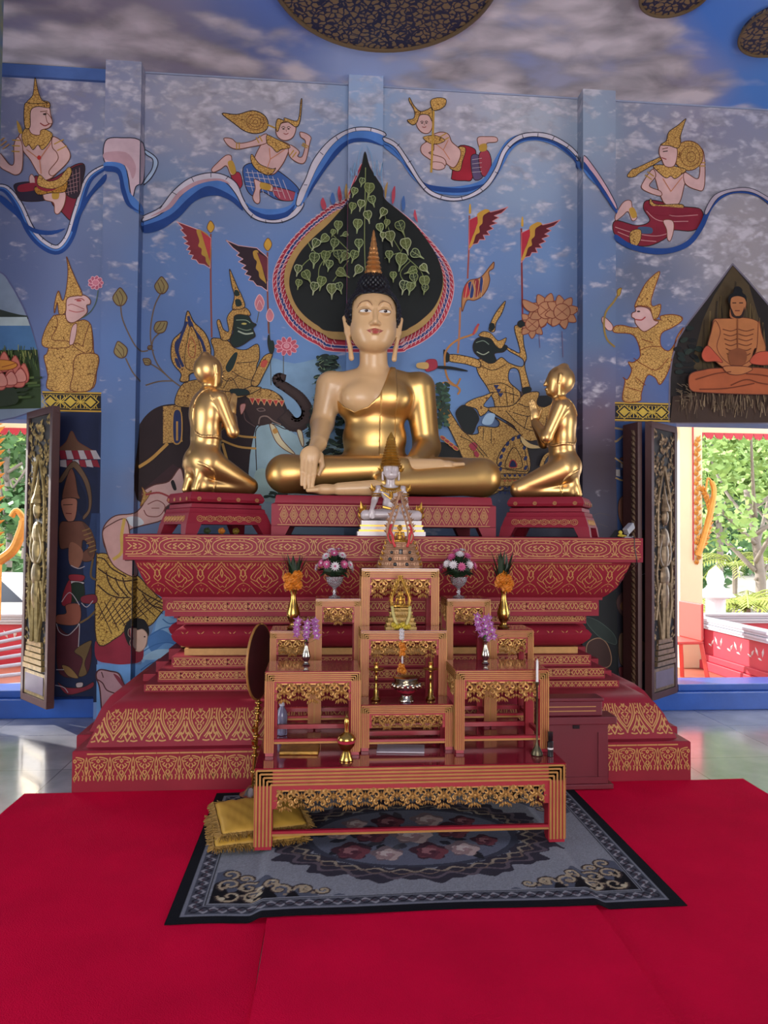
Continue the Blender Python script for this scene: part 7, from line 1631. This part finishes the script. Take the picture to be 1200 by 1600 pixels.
for i in range(34): a = random.uniform(0, W_); rr = random.uniform(.1, .75); rleaf(HX+.56*rr*math.cos(a), HY+.34*rr*math.sin(a), random.uniform(.06, .12), .022, a+random.uniform(-.6, .6), random.choice(['2c2c34', '3c3a42', '46464e', '26262c']))
rose = ['3c2830', '6c3c44', '54303a', '8c6064', '4a2a34']; pale = ['6c5c60', 'a89490', '8c7474', 'b8a8a4', '94787c']
for x, y, r_, c_ in ((-.30, -.16, .085, rose), (-.14, -.20, .07, pale), (.06, -.19, .085, rose), (.22, -.17, .075, pale), (.34, -.08, .06, rose), (-.36, .04, .06, pale), (-.2, .02, .09, rose), (.0, .0, .1, pale), (.2, .04, .09, rose), (-.1, .17, .08, rose), (.1, .18, .08, pale), (.28, .16, .06, rose), (-.27, .16, .06, pale)): bloom(HX+x, HY+y, r_, c_)
mb_v = []; 
for j in range(NY+1):
    for i in range(NX+1): pass
vx = (RX0+GX).ravel(); vy = (RY0+GY+.004*np.sin(GX*7)).ravel(); vz = np.array([hgt(x) for x in (RX0+gx)]); vz = np.tile(vz, (NY+1, 1)).ravel()+.004
vy = vy-0.012*np.exp(-((vx-CX0+.05)/.12)**2)*(1-GY.ravel()/Ht)
co = np.stack([vx, vy, vz], 1); me = bpy.data.meshes.new('patterned_rug')
ii = np.arange((NY+1)*(NX+1)).reshape(NY+1, NX+1); Q = np.stack([ii[:-1, :-1], ii[:-1, 1:], ii[1:, 1:], ii[1:, :-1]], -1).reshape(-1, 4)
nv = len(co); border = np.concatenate([ii[0, :], ii[1:, -1], ii[-1, :-1][::-1], ii[:-1, 0][::-1][:-0 or None]]); 
low = co[border].copy(); low[:, 2] -= .0035; co2 = np.concatenate([co, low]); nb_ = len(border)
SQ = np.stack([border, np.roll(border, -1), nv+(np.arange(nb_)+1) % nb_, nv+np.arange(nb_)], 1); QQ = np.concatenate([Q, SQ[:-1]])
me.vertices.add(len(co2)); me.vertices.foreach_set('co', co2.astype(np.float32).ravel()); me.loops.add(QQ.size); me.loops.foreach_set('vertex_index', QQ.astype(np.int32).ravel())
me.polygons.add(len(QQ)); me.polygons.foreach_set('loop_start', np.arange(0, QQ.size, 4, dtype=np.int32)); me.polygons.foreach_set('loop_total', np.full(len(QQ), 4, np.int32)); me.update(); me.validate()
ca_ = me.color_attributes.new('Col', 'FLOAT_COLOR', 'POINT'); cc_ = np.ones((len(co2), 4), np.float32); cc_[:nv, :3] = img.reshape(-1, 3); cc_[nv:, :3] = lin('14161c'); ca_.data.foreach_set('color', cc_.ravel())
M['rug'] = mat('woven_rug', 'ffffff', .9, bump=.35, bs=260, spec=.08); N_, L_ = nt(M['rug']); vc = N_.new('ShaderNodeVertexColor'); vc.layer_name = 'Col'; L_.new(vc.outputs[0], N_['Principled BSDF'].inputs['Base Color'])
me.materials.append(M['rug']); me.polygons.foreach_set('use_smooth', [True]*len(me.polygons))
rug = bpy.data.objects.new('patterned_rug', me); COL.objects.link(rug); tag(rug, 'grey rug with dark border, beige corner scrolls and a rose medallion', 'rug')
# ---------------------------------------------------------------- ceiling medallions
M['medal'] = mat('dark_medallion_paint', '2a2634', .5)
def _medal():
    N, L = nt(M['medal']); b = N['Principled BSDF']; tc = N.new('ShaderNodeTexCoord'); v = N.new('ShaderNodeTexVoronoi'); v.feature = 'DISTANCE_TO_EDGE'; v.inputs['Scale'].default_value = 21
    n = N.new('ShaderNodeTexNoise'); n.inputs['Scale'].default_value = 18; L.new(tc.outputs['Object'], n.inputs['Vector'])
    va = N.new('ShaderNodeVectorMath'); va.operation = 'MULTIPLY_ADD'; va.inputs[1].default_value = (.06, .06, 0); L.new(n.outputs['Color'], va.inputs[0]); L.new(tc.outputs['Object'], va.inputs[2]); L.new(va.outputs[0], v.inputs['Vector'])
    r = N.new('ShaderNodeMapRange'); r.inputs[1].default_value = .11; r.inputs[2].default_value = .15; L.new(v.outputs['Distance'], r.inputs[0])
    m = N.new('ShaderNodeMix'); m.data_type = 'RGBA'; L.new(r.outputs[0], m.inputs[0]); m.inputs[6].default_value = (*lin('1c1c38'), 1); m.inputs[7].default_value = (*lin('7c6444'), 1); L.new(m.outputs[2], b.inputs['Base Color'])
_medal()
M['medrim'] = mat('medallion_rim', '6c5840', .5, metal=.3)
def medallion(cx, cy, r0, label):
    r = empty('ceiling_medallion', (cx, cy, ZC), 0, label, 'ceiling medallion', 'round ceiling medallions')
    mb = MB(); mb.lathe([(0, -.03), (r0*.97, -.03), (r0*.97, 0)], n=72); mb.build('disc', M['medal'], r)
    mb = MB(); mb.tube([(r0*.985*math.cos(W_*i/72), r0*.985*math.sin(W_*i/72), -.034) for i in range(73)], r0*.016+.004, 6)
    for i in range(150): a = W_*i/150; mb.ell((r0*.985*math.cos(a), r0*.985*math.sin(a), -.04), (.012, .012, .008), 5, 3)
    mb.build('rim', M['medrim'], r)
a, b2, c2 = P(440, 0, z=ZC), P(765, 0, z=ZC), P(600, 74, z=ZC)
def circ(a, b, c):
    ax, ay, bx_, by, cx, cy = a.x, a.y, b.x, b.y, c.x, c.y; d = 2*(ax*(by-cy)+bx_*(cy-ay)+cx*(ay-by))
    ux = ((ax*ax+ay*ay)*(by-cy)+(bx_*bx_+by*by)*(cy-ay)+(cx*cx+cy*cy)*(ay-by))/d; uy = ((ax*ax+ay*ay)*(cx-bx_)+(bx_*bx_+by*by)*(ax-cx)+(cx*cx+cy*cy)*(bx_-ax))/d; return ux, uy, math.hypot(ax-ux, ay-uy)
ux, uy, ur = circ(a, b2, c2); medallion(ux, uy, ur, 'large round dark gold ceiling medallion above the statue')
ux, uy, ur = circ(P(1000, 0, z=ZC), P(1092, 0, z=ZC), P(1035, 19, z=ZC)); medallion(ux, uy, min(ur, .6), 'round ceiling medallion right of the large one, only its lower rim in view')
ux, uy, ur = circ(P(1195, 5, z=ZC), P(1162, 38, z=ZC), P(1200, 78, z=ZC)); medallion(P(1162, 38, z=ZC).x+.3, P(1180, 38, z=ZC).y, .3, 'round ceiling medallion in the top right corner')
# column at the far left edge
M['colpaint'] = mat('column_mosaic', '7c8058', .5, var=.4, vs=9, col2='4c6888'); xc = P(6.5, 60, Y=5.1).x
b = MB(); b.box(xc-.5, xc, 4.6, 5.1, 0, ZC); o = struct('pillar', b, M['colpaint'], 'patterned pillar at the left edge of view'); bevel(o, .02)
# ---------------------------------------------------------------- carved window shutters
M['shut'] = mat('shutter_brown_frame', '4c2e2c', .5, var=.2, vs=8); M['shutbk'] = mat('shutter_black_ground', '14100e', .6); M['shutg'] = mat('carved_gilt_relief', 'a8905c', .42, metal=.45, var=.5, vs=25); M['shutb'] = mat('carved_bronze_relief', '8c7458', .42, metal=.4, var=.5, vs=25); M['plaq'] = mat('dull_plaque', '6c6070', .5, var=.2)
def shutter(hx, hy, nx_, ny_, z0, z1, mg, label, flip=1, th=.06):
    """leaf from hinge (hx,hy) to free edge (nx_,ny_); carved face towards local -y"""
    L = math.hypot(nx_-hx, ny_-hy); rz = math.atan2(ny_-hy, nx_-hx)
    r = empty('window_shutter', (hx, hy, z0), rz, label, 'window shutter', 'carved window shutters'); H = z1-z0
    s = flip
    mb = MB(); mb.box(0, L, -th/2, th/2, 0, H) if False else None
    fw = .045
    mb.box(0, L, -th/2, th/2, 0, fw*1.2); mb.box(0, L, -th/2, th/2, H-fw*1.2, H); mb.box(0, fw, -th/2, th/2, fw*1.2, H-fw*1.2); mb.box(L-fw, L, -th/2, th/2, fw*1.2, H-fw*1.2); bevel(mb.build('frame', M['shut'], r), .004)
    mb = MB(); mb.box(fw, L-fw, -th*.25, th*.25, fw*1.2, H-fw*1.2); mb.build('panel', M['shutbk'], r)
    mb = MB(); y = s*th*.25; rn = random.Random(11); w = L-2*fw; cx = L/2
    def tb(pts, rr): mb.tube([(cx+a*w, y+s*.008, b) for a, b in pts], rr, 6, flat=1)
    def lf(x, z, sz, a):
        c = Vector((cx+x*w, y+s*.004, z)); d = Vector((math.sin(a), 0, math.cos(a))); q = Vector((math.cos(a), 0, -math.sin(a))); i = [mb.V(v) for v in (c, c+d*sz*.45+q*sz*.22, c+d*sz, c+d*sz*.45-q*sz*.22)]; t = mb.V(c+d*sz*.45+Vector((0, s*sz*.25, 0)))
        for j in range(4): mb.Fc([i[j], i[(j+1) % 4], t])
    zt = H-.08
    for i in range(120):   # foliage
        z = zt-.62*rn.random()**1.; x = rn.uniform(-.46, .46); 
        if z < zt-.32 and abs(x) < .22: continue
        lf(x, z, rn.uniform(.04, .075), rn.uniform(-.8, .8)+math.pi*(rn.random() < .3))
    for sx in (-1, 1):
        for i in range(60): lf(sx*rn.uniform(.36, .48), rn.uniform(.38, zt-.5), rn.uniform(.03, .055), sx*rn.uniform(0, .9))
        tb(smooth_pts([(sx*.3, zt-.95), (sx*.3, zt-.62), (sx*.16, zt-.42), (0, zt-.28)], 4), .014)
        tb(smooth_pts([(sx*.22, .95), (sx*.34, .8), (sx*.2, .6), (sx*.14, .48)], 4), .016); tb(smooth_pts([(sx*.2, 1.25), (sx*.36, 1.05), (sx*.3, .85), (sx*.4, .65)], 4), .012)
        tb([(sx*.08, .95), (sx*.09, .62), (sx*.12, .48)], .026)
        tb(smooth_pts([(sx*.1, 1.36), (sx*.27, 1.2), (sx*.12, 1.1), (0, 1.15)], 4), .018)
    for (z, rx_, rz_) in ((1.5, .05, .07), (1.32, .075, .09), (1.18, .06, .12), (1.0, .085, .1), (.85, .07, .12)): mb.ell((cx, y+s*.01, z), (rx_*.9, .03, rz_), 12, 8)
    mb.lathe([(.05, 0), (.045, .03), (.03, .07), (.012, .16), (0, .26)], (cx, y+s*.01, 1.55), 10)
    for k_ in range(5): mb.box(cx-w*(.44-.03*k_), cx+w*(.44-.03*k_), y, y+s*(.03-.003*k_), .27+.045*k_, .305+.045*k_)
    for i in range(150): lf(rn.uniform(-.47, .47), rn.uniform(.5, zt-.3), rn.uniform(.025, .045), rn.uniform(-1.5, 1.5))
    for i in range(20): lf(rn.uniform(-.4, .4), rn.uniform(.26, .44), .04, rn.uniform(-.5, .5))
    for v in [v for v in mb.v]: pass
    mb.build('carved_figure', mg, r, fix=False)['label'] = 'carved gilt guardian figure among leaves'
    mb = MB(); mb.box(fw*1.1, L-fw*1.1, min(y, y+s*.008), max(y, y+s*.008), fw*1.4, .25, 0); mb.build('lower_plaque', mg, r)
    mb = MB(); mb.box(fw*1.7, L-fw*1.7, min(y, y+s*.012), max(y, y+s*.012), fw*2.0, .225, 0); mb.build('plaque_inset', M['plaq'], r)
    return r
zl0, zl1 = .235, P(60, 641, Y=6.0).z
hl = P(43.5, 800, Y=6.12).x; nl = P(84, 800, Y=5.74).x
shutter(hl, 6.13, nl, 5.75, P(84, 1108, Y=5.75).z, P(84, 634, Y=5.75).z, M['shutg'], 'carved black and gold shutter folded back beside the left opening', -1)
hr = P(1054, 800, Y=6.13).x; nr_ = P(1014, 800, Y=5.82).x
shutter(hr, 6.14, nr_, 5.83, P(1015, 1095, Y=5.83).z, P(1015, 658, Y=5.83).z, M['shutb'], 'carved brown and bronze shutter folded back beside the right opening', 1)
nr2 = P(1001, 800, Y=5.86).x
r = empty('window_shutter', (nr2, 5.87, P(1015, 1095, Y=5.83).z), math.radians(100), 'narrow dark shutter leaf edged with gilt flames, behind the right carved shutter', 'window shutter', 'carved window shutters')
Hs = P(1015, 658, Y=5.83).z-P(1015, 1095, Y=5.83).z
mb = MB(); mb.box(0, .22, -.02, .02, 0, Hs); bevel(mb.build('board', M['shut'], r), .004)
mb = MB()
for i in range(46):
    z = .05+i*(Hs-.12)/46; lf_ = [(.03, z), (.075, z+.01), (.10, z+.06), (.05, z+.05)]; a = [mb.V((x, .021, zz)) for x, zz in lf_]; t = mb.V((.06, .034, z+.03)); [mb.Fc([a[j], a[(j+1) % 4], t]) for j in range(4)]
    a = [mb.V((.02+x, -.021, zz)) for x, zz in lf_]; t = mb.V((.08, -.034, z+.03)); [mb.Fc([a[j], a[(j+1) % 4], t]) for j in range(4)]
mb.build('flame_border', M['shutb'], r, fix=False)
# ---------------------------------------------------------------- porch, balustrades and grounds outside
M['concrete'] = mat('pale_ground', 'b8b0a4', .8, var=.15, vs=2); M['terr'] = mat('terrace_tile', 'a8604c', .5, var=.25, vs=5)
b = MB(); b.box(-40, 40, YP+TH, 60, -1.2, -1.0); struct('ground_outside', b, M['concrete'], 'pale sunlit ground outside')
b = MB(); b.box(-9, 9, YP+TH, 9.2, -1.0, .02); struct('floor_terrace', b, M['terr'], 'tiled terrace outside the windows')
M['balred'] = mat('balustrade_red', 'b0283c', .5, var=.15, vs=6); M['greyrail'] = mat('grey_moulded_rail', 'a4a4b0', .4); M['cream'] = mat('cream_pillar_plaster', 'd8c8a8', .6, var=.08, vs=3); M['orgold'] = mat('orange_gilt', 'c88838', .4, metal=.4, var=.3, vs=12); M['bluewhite'] = mat('white_plaster', 'c8d0d8', .6)
def balustrade(x0, y0, x1, y1, z0, h, label):
    L = math.hypot(x1-x0, y1-y0); r = empty('balustrade', (x0, y0, z0), math.atan2(y1-y0, x1-x0), label, 'balustrade', 'red terrace balustrades')
    mb = MB(); mb.box(0, L, -.09, .09, .0, .10); mb.box(0, L, -.07, .07, .1, .17); bevel(mb.build('plinth', M['balred'], r), .008)
    mb = MB(); mb.box(0, L, -.03, .03, .17, h-.11); mb.build('panel', M['balred'], r)
    mb = MB(); [mb.box(0, L, -.07-.012*(k % 2), .07+.012*(k % 2), h-.11+.028*k, h-.11+.028*(k+1)-.004) for k in range(4)]; mb.build('rail', M['greyrail'], r)
    mb = MB(); rn = random.Random(5)
    for sgn in (-1, 1):
        x = .2
        while x < L-.1:
            for dx, dz, a, sz in ((0, .0, .6, .09), (.07, .03, -.5, .1), (.12, -.04, 1.8, .07), (.17, .03, .2, .1), (-.05, -.03, -1.2, .07)):
                c = Vector((x+dx, sgn*.031, .17+(h-.28)*.5+dz)); d = Vector((math.sin(a), 0, math.cos(a))); q = Vector((math.cos(a), 0, -math.sin(a))); i = [mb.V(v) for v in (c-d*sz*.5, c+q*sz*.16, c+d*sz*.5, c-q*sz*.2)]; t = mb.V(c+Vector((0, sgn*.012, 0))); [mb.Fc([i[j], i[(j+1) % 4], t]) for j in range(4)]
            x += .36
    mb.build('gilt_scrolls', M['whitep'], r, fix=False)['label'] = 'pale gold scroll reliefs'
    return r
balustrade(4.29, 8.3, 4.33, 5.9+.7, .02, .56, 'red balustrade with grey rail outside the right opening')
balustrade(4.48, 8.36, 9, 8.4, .02, .56, 'red balustrade along the terrace edge, far right outside')
balustrade(-8, 8.4, -2.3, 8.4, .02, .56, 'red balustrade with grey rail outside the left opening')
# cream pillar with gilt capital ornaments, right
r = empty('porch_pillar', (4.17, 8.05, .02), 0, 'sunlit cream pillar with gilt carved edging outside the right opening', 'pillar')
pA = P(1062, 800, Y=7.9).x; pB = P(1098, 800, Y=7.9).x; r.location = ((pA+pB)/2, 7.9, .02); pw = (pB-pA)/2
mb = MB(); mb.box(-pw, pw, 0, .3, 0, 3.6); bevel(mb.build('shaft', M['cream'], r), .01)
mb = MB(); mb.bar((pw*.15, -.004, 1.2), (pw*.15, -.004, 3.5), .012, .012); mb.build('red_line', M['balred'], r)
mb = MB()
for i in range(26): leafy(mb, (pw*.5, -.01, 1.15+i*.055), .09, (.5 if i % 2 else -.3), 3)
for i in range(14): t = i/13; leafy(mb, (pw*(.7+.9*math.sin(t*2.6)), -.01, 1.35+.62*t), .11, 1.2-2*t, 3)
mb.tube(smooth_pts([(pw*.5, -.02, 1.25), (pw*1.1, -.02, 1.5), (pw*1.7, -.02, 1.8), (pw*1.9, -.02, 2.0), (pw*1.4, -.02, 2.12), (pw*1.2, -.02, 1.98)], 5), [.035]*12+[.03]*6+[.012]*8, 8)
mb.build('gilt_scroll', M['orgold'], r, fix=False)
# porch eave with red scalloped valance
def valance(x0, x1, y, z, label):
    r = empty('eave_valance', ((x0+x1)/2, y, z), 0, label, 'valance', 'scalloped red eaves'); L = x1-x0
    mb = MB(); mb.box(-L/2, L/2, 0, .04, -.015, .35); mb.build('fascia', M['cream'], r)
    mb = MB(); n = int(L/.115)
    for i in range(n):
        x = -L/2+L*(i+.5)/n; w = L/n
        mb.prism([(x-w/2, -.005), (x+w/2, -.005), (x+w*.5, -.03), (x+w*.3, -.075), (x+w*.05, -.085), (x+w*.1, -.06), (x-w*.1, -.075), (x-w*.35, -.05)], -.012, .0)
    mb.build('scallops', M['balred'], r, fix=False)
zv = P(1130, 676, Y=8.0).z; valance(2.8, 9, 8.0, zv, 'red scalloped eave seen through the right opening')
zv2 = P(20, 668, Y=8.0).z; valance(-8, -1.2, 8.0, zv2, 'red scalloped eave seen through the left opening')
# orange gilt flame ornaments, left outside
for i, (px, py, s, lb) in enumerate(((4, 800, 1., 'orange gilt flame carving outside the left opening, tall one at the edge'), (28, 845, .62, 'curling orange gilt finial outside the left opening'))):
    mb = MB(); Yv = 7.7; base = P(px, 860, Y=Yv); rr = MB()
    if i == 0:
        for k_ in range(13): leafy(mb, (-.16, 0, .0+.115*k_), .22, .95-.02*k_, 4); leafy(mb, (-.28, 0, .0+.115*k_), .2, .5, 3)
        mb.tube([(-.2, 0, -.6), (-.2, 0, 1.4)], .05, 8)
    else:
        mb.tube(smooth_pts([(-.2, 0, -.12), (-.05, 0, .0), (.02, 0, .16), (.05, 0, .3), (-.02, 0, .4), (-.07, 0, .34)], 5), [.05]*16+[.03]*10, 8); mb.tube([(-.2, 0, -.7), (-.2, 0, -.1)], .05, 8)
        for k_ in range(6): leafy(mb, (-.12+.03*k_, 0, -.05+.06*k_), .12, 1.2, 3)
    o = mb.build('gilt_finial', M['orgold'], loc=(base.x, Yv, base.z), fix=False); tag(o, lb, 'finial', 'gilt finials outside')
    lo_ = min(v[2] for v in mb.v)
M['oldpost'] = M['cream']
b = MB(); b.box(P(4, 800, Y=7.7).x-.45, P(4, 800, Y=7.7).x-.1, 7.6, 7.9, .02, P(4, 860, Y=7.7).z-.6); o = b.build('ornament_post', M['cream']); tag(bevel(o, .01), 'cream post carrying the gilt carvings outside the left opening', 'post')
# stacked metal rails on the terrace, left
for i in range(7):
    mb = MB(); y = 6.75+.1*i; mb.tube([(-3.6, y, .06+.05*i), (-2.1, y+.5, .1+.10*i)], .018, 8); o = mb.build('metal_pipe', M['greyrail'], smooth=True)
    tag(o, ['grey metal pipe lying outside the left opening, lowest of the pile', 'grey metal pipe in the pile outside the left opening, second from the bottom', 'grey metal pipe in the pile outside the left opening, third from the bottom', 'grey metal pipe in the middle of the pile outside the left opening', 'grey metal pipe in the pile outside the left opening, third from the top', 'grey metal pipe in the pile outside the left opening, second from the top', 'grey metal pipe topmost of the pile outside the left opening'][i], 'pipe', 'pipes piled outside')
# plastic chair by the right opening
M['salmon'] = mat('salmon_plastic', 'c84840', .4)
p = P(1066, 1045, z=.02); r = empty('plastic_chair', (p.x-.43, 7.2, .02), math.radians(-85), 'salmon red plastic chair just outside the right opening', 'chair')
mb = MB(); mb.box(-.2, .2, -.2, .2, .40, .43); bevel(mb.build('seat', M['salmon'], r), .01)
mb = MB(); mb.box(-.2, .2, .17, .2, .43, .80); bevel(mb.build('backrest', M['salmon'], r), .01)
for sx in (-1, 1):
    for sy in (-1, 1): mb = MB(); mb.bar((sx*.23, sy*.23, 0), (sx*.18, sy*.18, .41), .035, .035); mb.build('leg', M['salmon'], r)
# white car far left
M['carw'] = mat('white_car_paint', 'd0d4d8', .3, coat=.5); M['carg'] = mat('car_window', '28303c', .15); M['tyre'] = mat('tyre_rubber', '16161a', .7)
cpos = P(12, 880, Y=17); r = empty('parked_car', (cpos.x-.6, 17, -1.0), 0, 'white car parked far outside the left opening', 'car')
zc_ = -1.0
mb = MB(); mb.prism([(-2.1, .35), (2.1, .35), (2.15, .8), (1.5, .92), (.9, 1.5), (-1.2, 1.52), (-1.7, .98), (-2.1, .9)], -.85, .85); bevel(mb.build('bodywork', M['carw'], r), .05)
mb = MB(); mb.prism([(1.3, .97), (.82, 1.42), (-.1, 1.44), (-.1, .97)], -.87, .87); mb.prism([(-.2, .97), (-.2, 1.44), (-1.1, 1.44), (-1.45, .99)], -.87, .87); mb.build('windows', M['carg'], r)
for x in (-1.35, 1.35):
    for y in (-.75, .75): mb = MB(); mb.T = Matrix.Translation((x, y, .33)) @ Matrix.Rotation(math.pi/2, 4, 'X'); mb.lathe([(0, -.1), (.32, -.1), (.33, 0), (.32, .1), (0, .1)], n=20); mb.T = None; mb.build('wheel', M['tyre'], r, smooth=40)
# stone lantern and white garden figure
p = P(1118, 930, Y=9.8); r = empty('garden_lantern', (p.x, 9.8, -1.), 0, 'white stone lantern in the garden beyond the balustrade', 'lantern')
mb = MB(); mb.lathe([(0, 0), (.3, .01), (.3, .2), (.12, .3), (.12, 1.2), (.24, 1.3), (.24, 1.36), (.13, 1.4), (.13, 1.62), (.26, 1.66), (.1, 1.8), (.12, 1.9), (.09, 2.0), (0, 2.08)], n=20); mb.build('column', M['bluewhite'], r, smooth=30)
# ---------------------------------------------------------------- trees
M['leaf1'] = mat('tree_leaf_light', '8cac5c', .6, var=.35, vs=3); M['leaf2'] = mat('tree_leaf_mid', '4c7440', .6, var=.4, vs=3); M['leaf3'] = mat('palm_leaf', 'a0ac48', .5, var=.3, vs=3); M['bark'] = mat('pale_bark', '8c8078', .8, var=.3, vs=6); M['rocks'] = mat('grey_rock', '68645c', .9, var=.5, vs=2, bump=.5, bs=5)
def tree(x, y, z0, h, R_, m_, label, n=1500, sd=0, ls=.14, trunk=.12, low=.35):
    r = empty('leafy_tree', (x, y, z0), 0, label, 'tree', 'trees in the grounds'); rn = random.Random(sd)
    mb = MB(); mb.tube(smooth_pts([(0, 0, 0), (.1, 0, h*.3), (-.1, .1, h*.6)], 4), [trunk*(1-.06*i) for i in range(9)], 8)
    br = []
    for i in range(9):
        a = i*2.4; q = Vector((R_*.8*math.cos(a), R_*.6*math.sin(a), h*(.55+.05*i))); br.append(q); mb.tube(smooth_pts([(0, 0, h*(.3+.03*i)), q*.5+Vector((0, 0, h*.18)), q], 4), [trunk*.4*(1-.09*k) for k in range(9)], 6)
    mb.build('trunk', M['bark'], r, smooth=True)
    mb = MB()
    cl = [(Vector((rn.gauss(0, R_*.45), rn.gauss(0, R_*.35), h*(low+(1-low)*rn.random()))), R_*rn.uniform(.2, .4)) for _ in range(26)]+[(q, R_*.3) for q in br]
    for i in range(n):
        c, rr = rn.choice(cl); d = Vector((rn.gauss(0, 1), rn.gauss(0, 1), rn.gauss(0, .8))); d.normalize(); p = c+d*rr*rn.uniform(.6, 1); t = Vector((rn.gauss(0, 1), rn.gauss(0, 1), rn.gauss(0, .5))).normalized(); u = d.cross(t).normalized(); s = ls*rn.uniform(.6, 1.3)
        mb.Fc([mb.V(v) for v in (p-t*s*.5, p+u*s*.3, p+t*s*.6, p-u*s*.3)])
    mb.build('crown', M[m_], r, fix=False); return r
tr = [(1180, 13, 5.6, 2.2, 'leaf1', 'pale spreading tree with bare branches seen through the right opening'), (1120, 21, 8., 2.7, 'leaf2', 'dark green tree behind the pale tree, right opening'), (1190, 28, 9.5, 3.2, 'leaf2', 'tall mid green tree at the right edge outside'),
      (1232, 17, 6.5, 1.8, 'leaf1', 'light green tree partly hidden past the right edge'), (1082, 35, 11, 3.6, 'leaf2', 'tall tree close behind the cream pillar outside'), (10, 21, 7.5, 2.2, 'leaf2', 'slender green tree outside the left opening'), (36, 28, 9.5, 2.8, 'leaf1', 'light green tree outside the left opening, nearer the shutter'), (-22, 36, 11, 3.2, 'leaf1', 'bright tree at the far left outside')]
for i, (px, y, h, R_, m_, lb) in enumerate(tr): tree(P(px, 800, Y=y).x, y, -1., h, R_, m_, lb, n=4200, sd=i, ls=.3 if y > 15 else .15, low=.12 if y > 18 else .35)
mb = MB(); rn = random.Random(21)
for i in range(15000):
    x = rn.uniform(-24, 34); y = 42+rn.uniform(0, 7); top = 8+2.5*math.sin(x*.5)+1.5*math.sin(x*1.3+1)
    z = -1+(top+1)*rn.random()**.8; t = Vector((rn.gauss(0, 1), rn.gauss(0, .5), rn.gauss(0, 1))).normalized(); u = t.cross(Vector((0, 1, .3))).normalized(); s = rn.uniform(.4, .9); p = Vector((x, y, z))
    mb.Fc([mb.V(v) for v in (p-t*s*.5, p+u*s*.35, p+t*s*.6, p-u*s*.35)])
tag(mb.build('woodland', M['leaf2'], fix=False), 'dense dark green woodland rising behind all the trees', 'woodland', kind='stuff')
b = MB(); rn = random.Random(9)
for k_ in range(9):
    p = P(1100+k_*16, 800, Y=18+(k_ % 4)*.6); rr = rn.uniform(.4, .48); mb = MB(); mb.ell((0, 0, rr*.5), (rr*1.1, rr*.8, rr*.75), 10, 7)
    for i, v in enumerate(mb.v): mb.v[i] = tuple(Vector(v)*(1+rn.uniform(-.12, .12)))
    if k_ % 2 == 0:
        o = mb.build('boulder', M['rocks'], loc=(p.x, p.y, -1.0)); tag(o, ['large grey boulder nearest the cream pillar, outside right', '', 'grey boulder under the trees, second from the pillar', '', 'grey boulder under the trees, midway across the right opening', '', 'grey boulder under the trees, second from the right edge', '', 'grey boulder under the trees at the right edge'][k_], 'rock', 'garden boulders')
def palm(x, y, z0, h, label, sd, n=14, L=1.0):
    r = empty('palm_plant', (x, y, z0), 0, label, 'palm', 'palms beyond the balustrade'); rn = random.Random(sd)
    mb = MB(); mb.tube([(0, 0, 0), (.03, 0, h)], .05, 7); mb.build('stem', M['bark'], r)
    mb = MB()
    for i in range(n):
        a = i*2.4+rn.uniform(-.2, .2); el = rn.uniform(.5, 1.2); pts = []
        for k_ in range(9): t = k_/8; pts.append(Vector((math.cos(a)*L*t*math.cos(el*(1-t*.6)), math.sin(a)*L*t*math.cos(el*(1-t*.6)), h+L*(math.sin(el)*t-.75*t*t))))
        mb.tube(pts, .01, 4, cap=False)
        for k_ in range(1, 9):
            d = (pts[k_]-pts[k_-1]).normalized(); s = d.cross(Vector((0, 0, 1))).normalized()
            for sg in (-1, 1):
                for o_ in (0, .5): p = pts[k_-1].lerp(pts[k_], o_); leafblade(mb, p, s*sg+d*.7+Vector((0, 0, -.3)), L*.28*(1-.5*k_/9), .035, 2)
    mb.build('fronds', M['leaf3'], r, fix=False)
for i, (px, y, h, lb) in enumerate(((1120, 11.9, 1.2, 'yellow green palm left of the others beyond the balustrade'), (1164, 10.6, 1.4, 'yellow green palm in the middle beyond the balustrade'), (1204, 12.9, 1.2, 'yellow green palm at the right edge beyond the balustrade'), (1146, 14., 1.9, 'taller palm set back beyond the balustrade'), (24, 17, .6, 'small palm outside the left opening'))):
    palm(P(px, 800, Y=y).x, y, -1., h, lb, i)
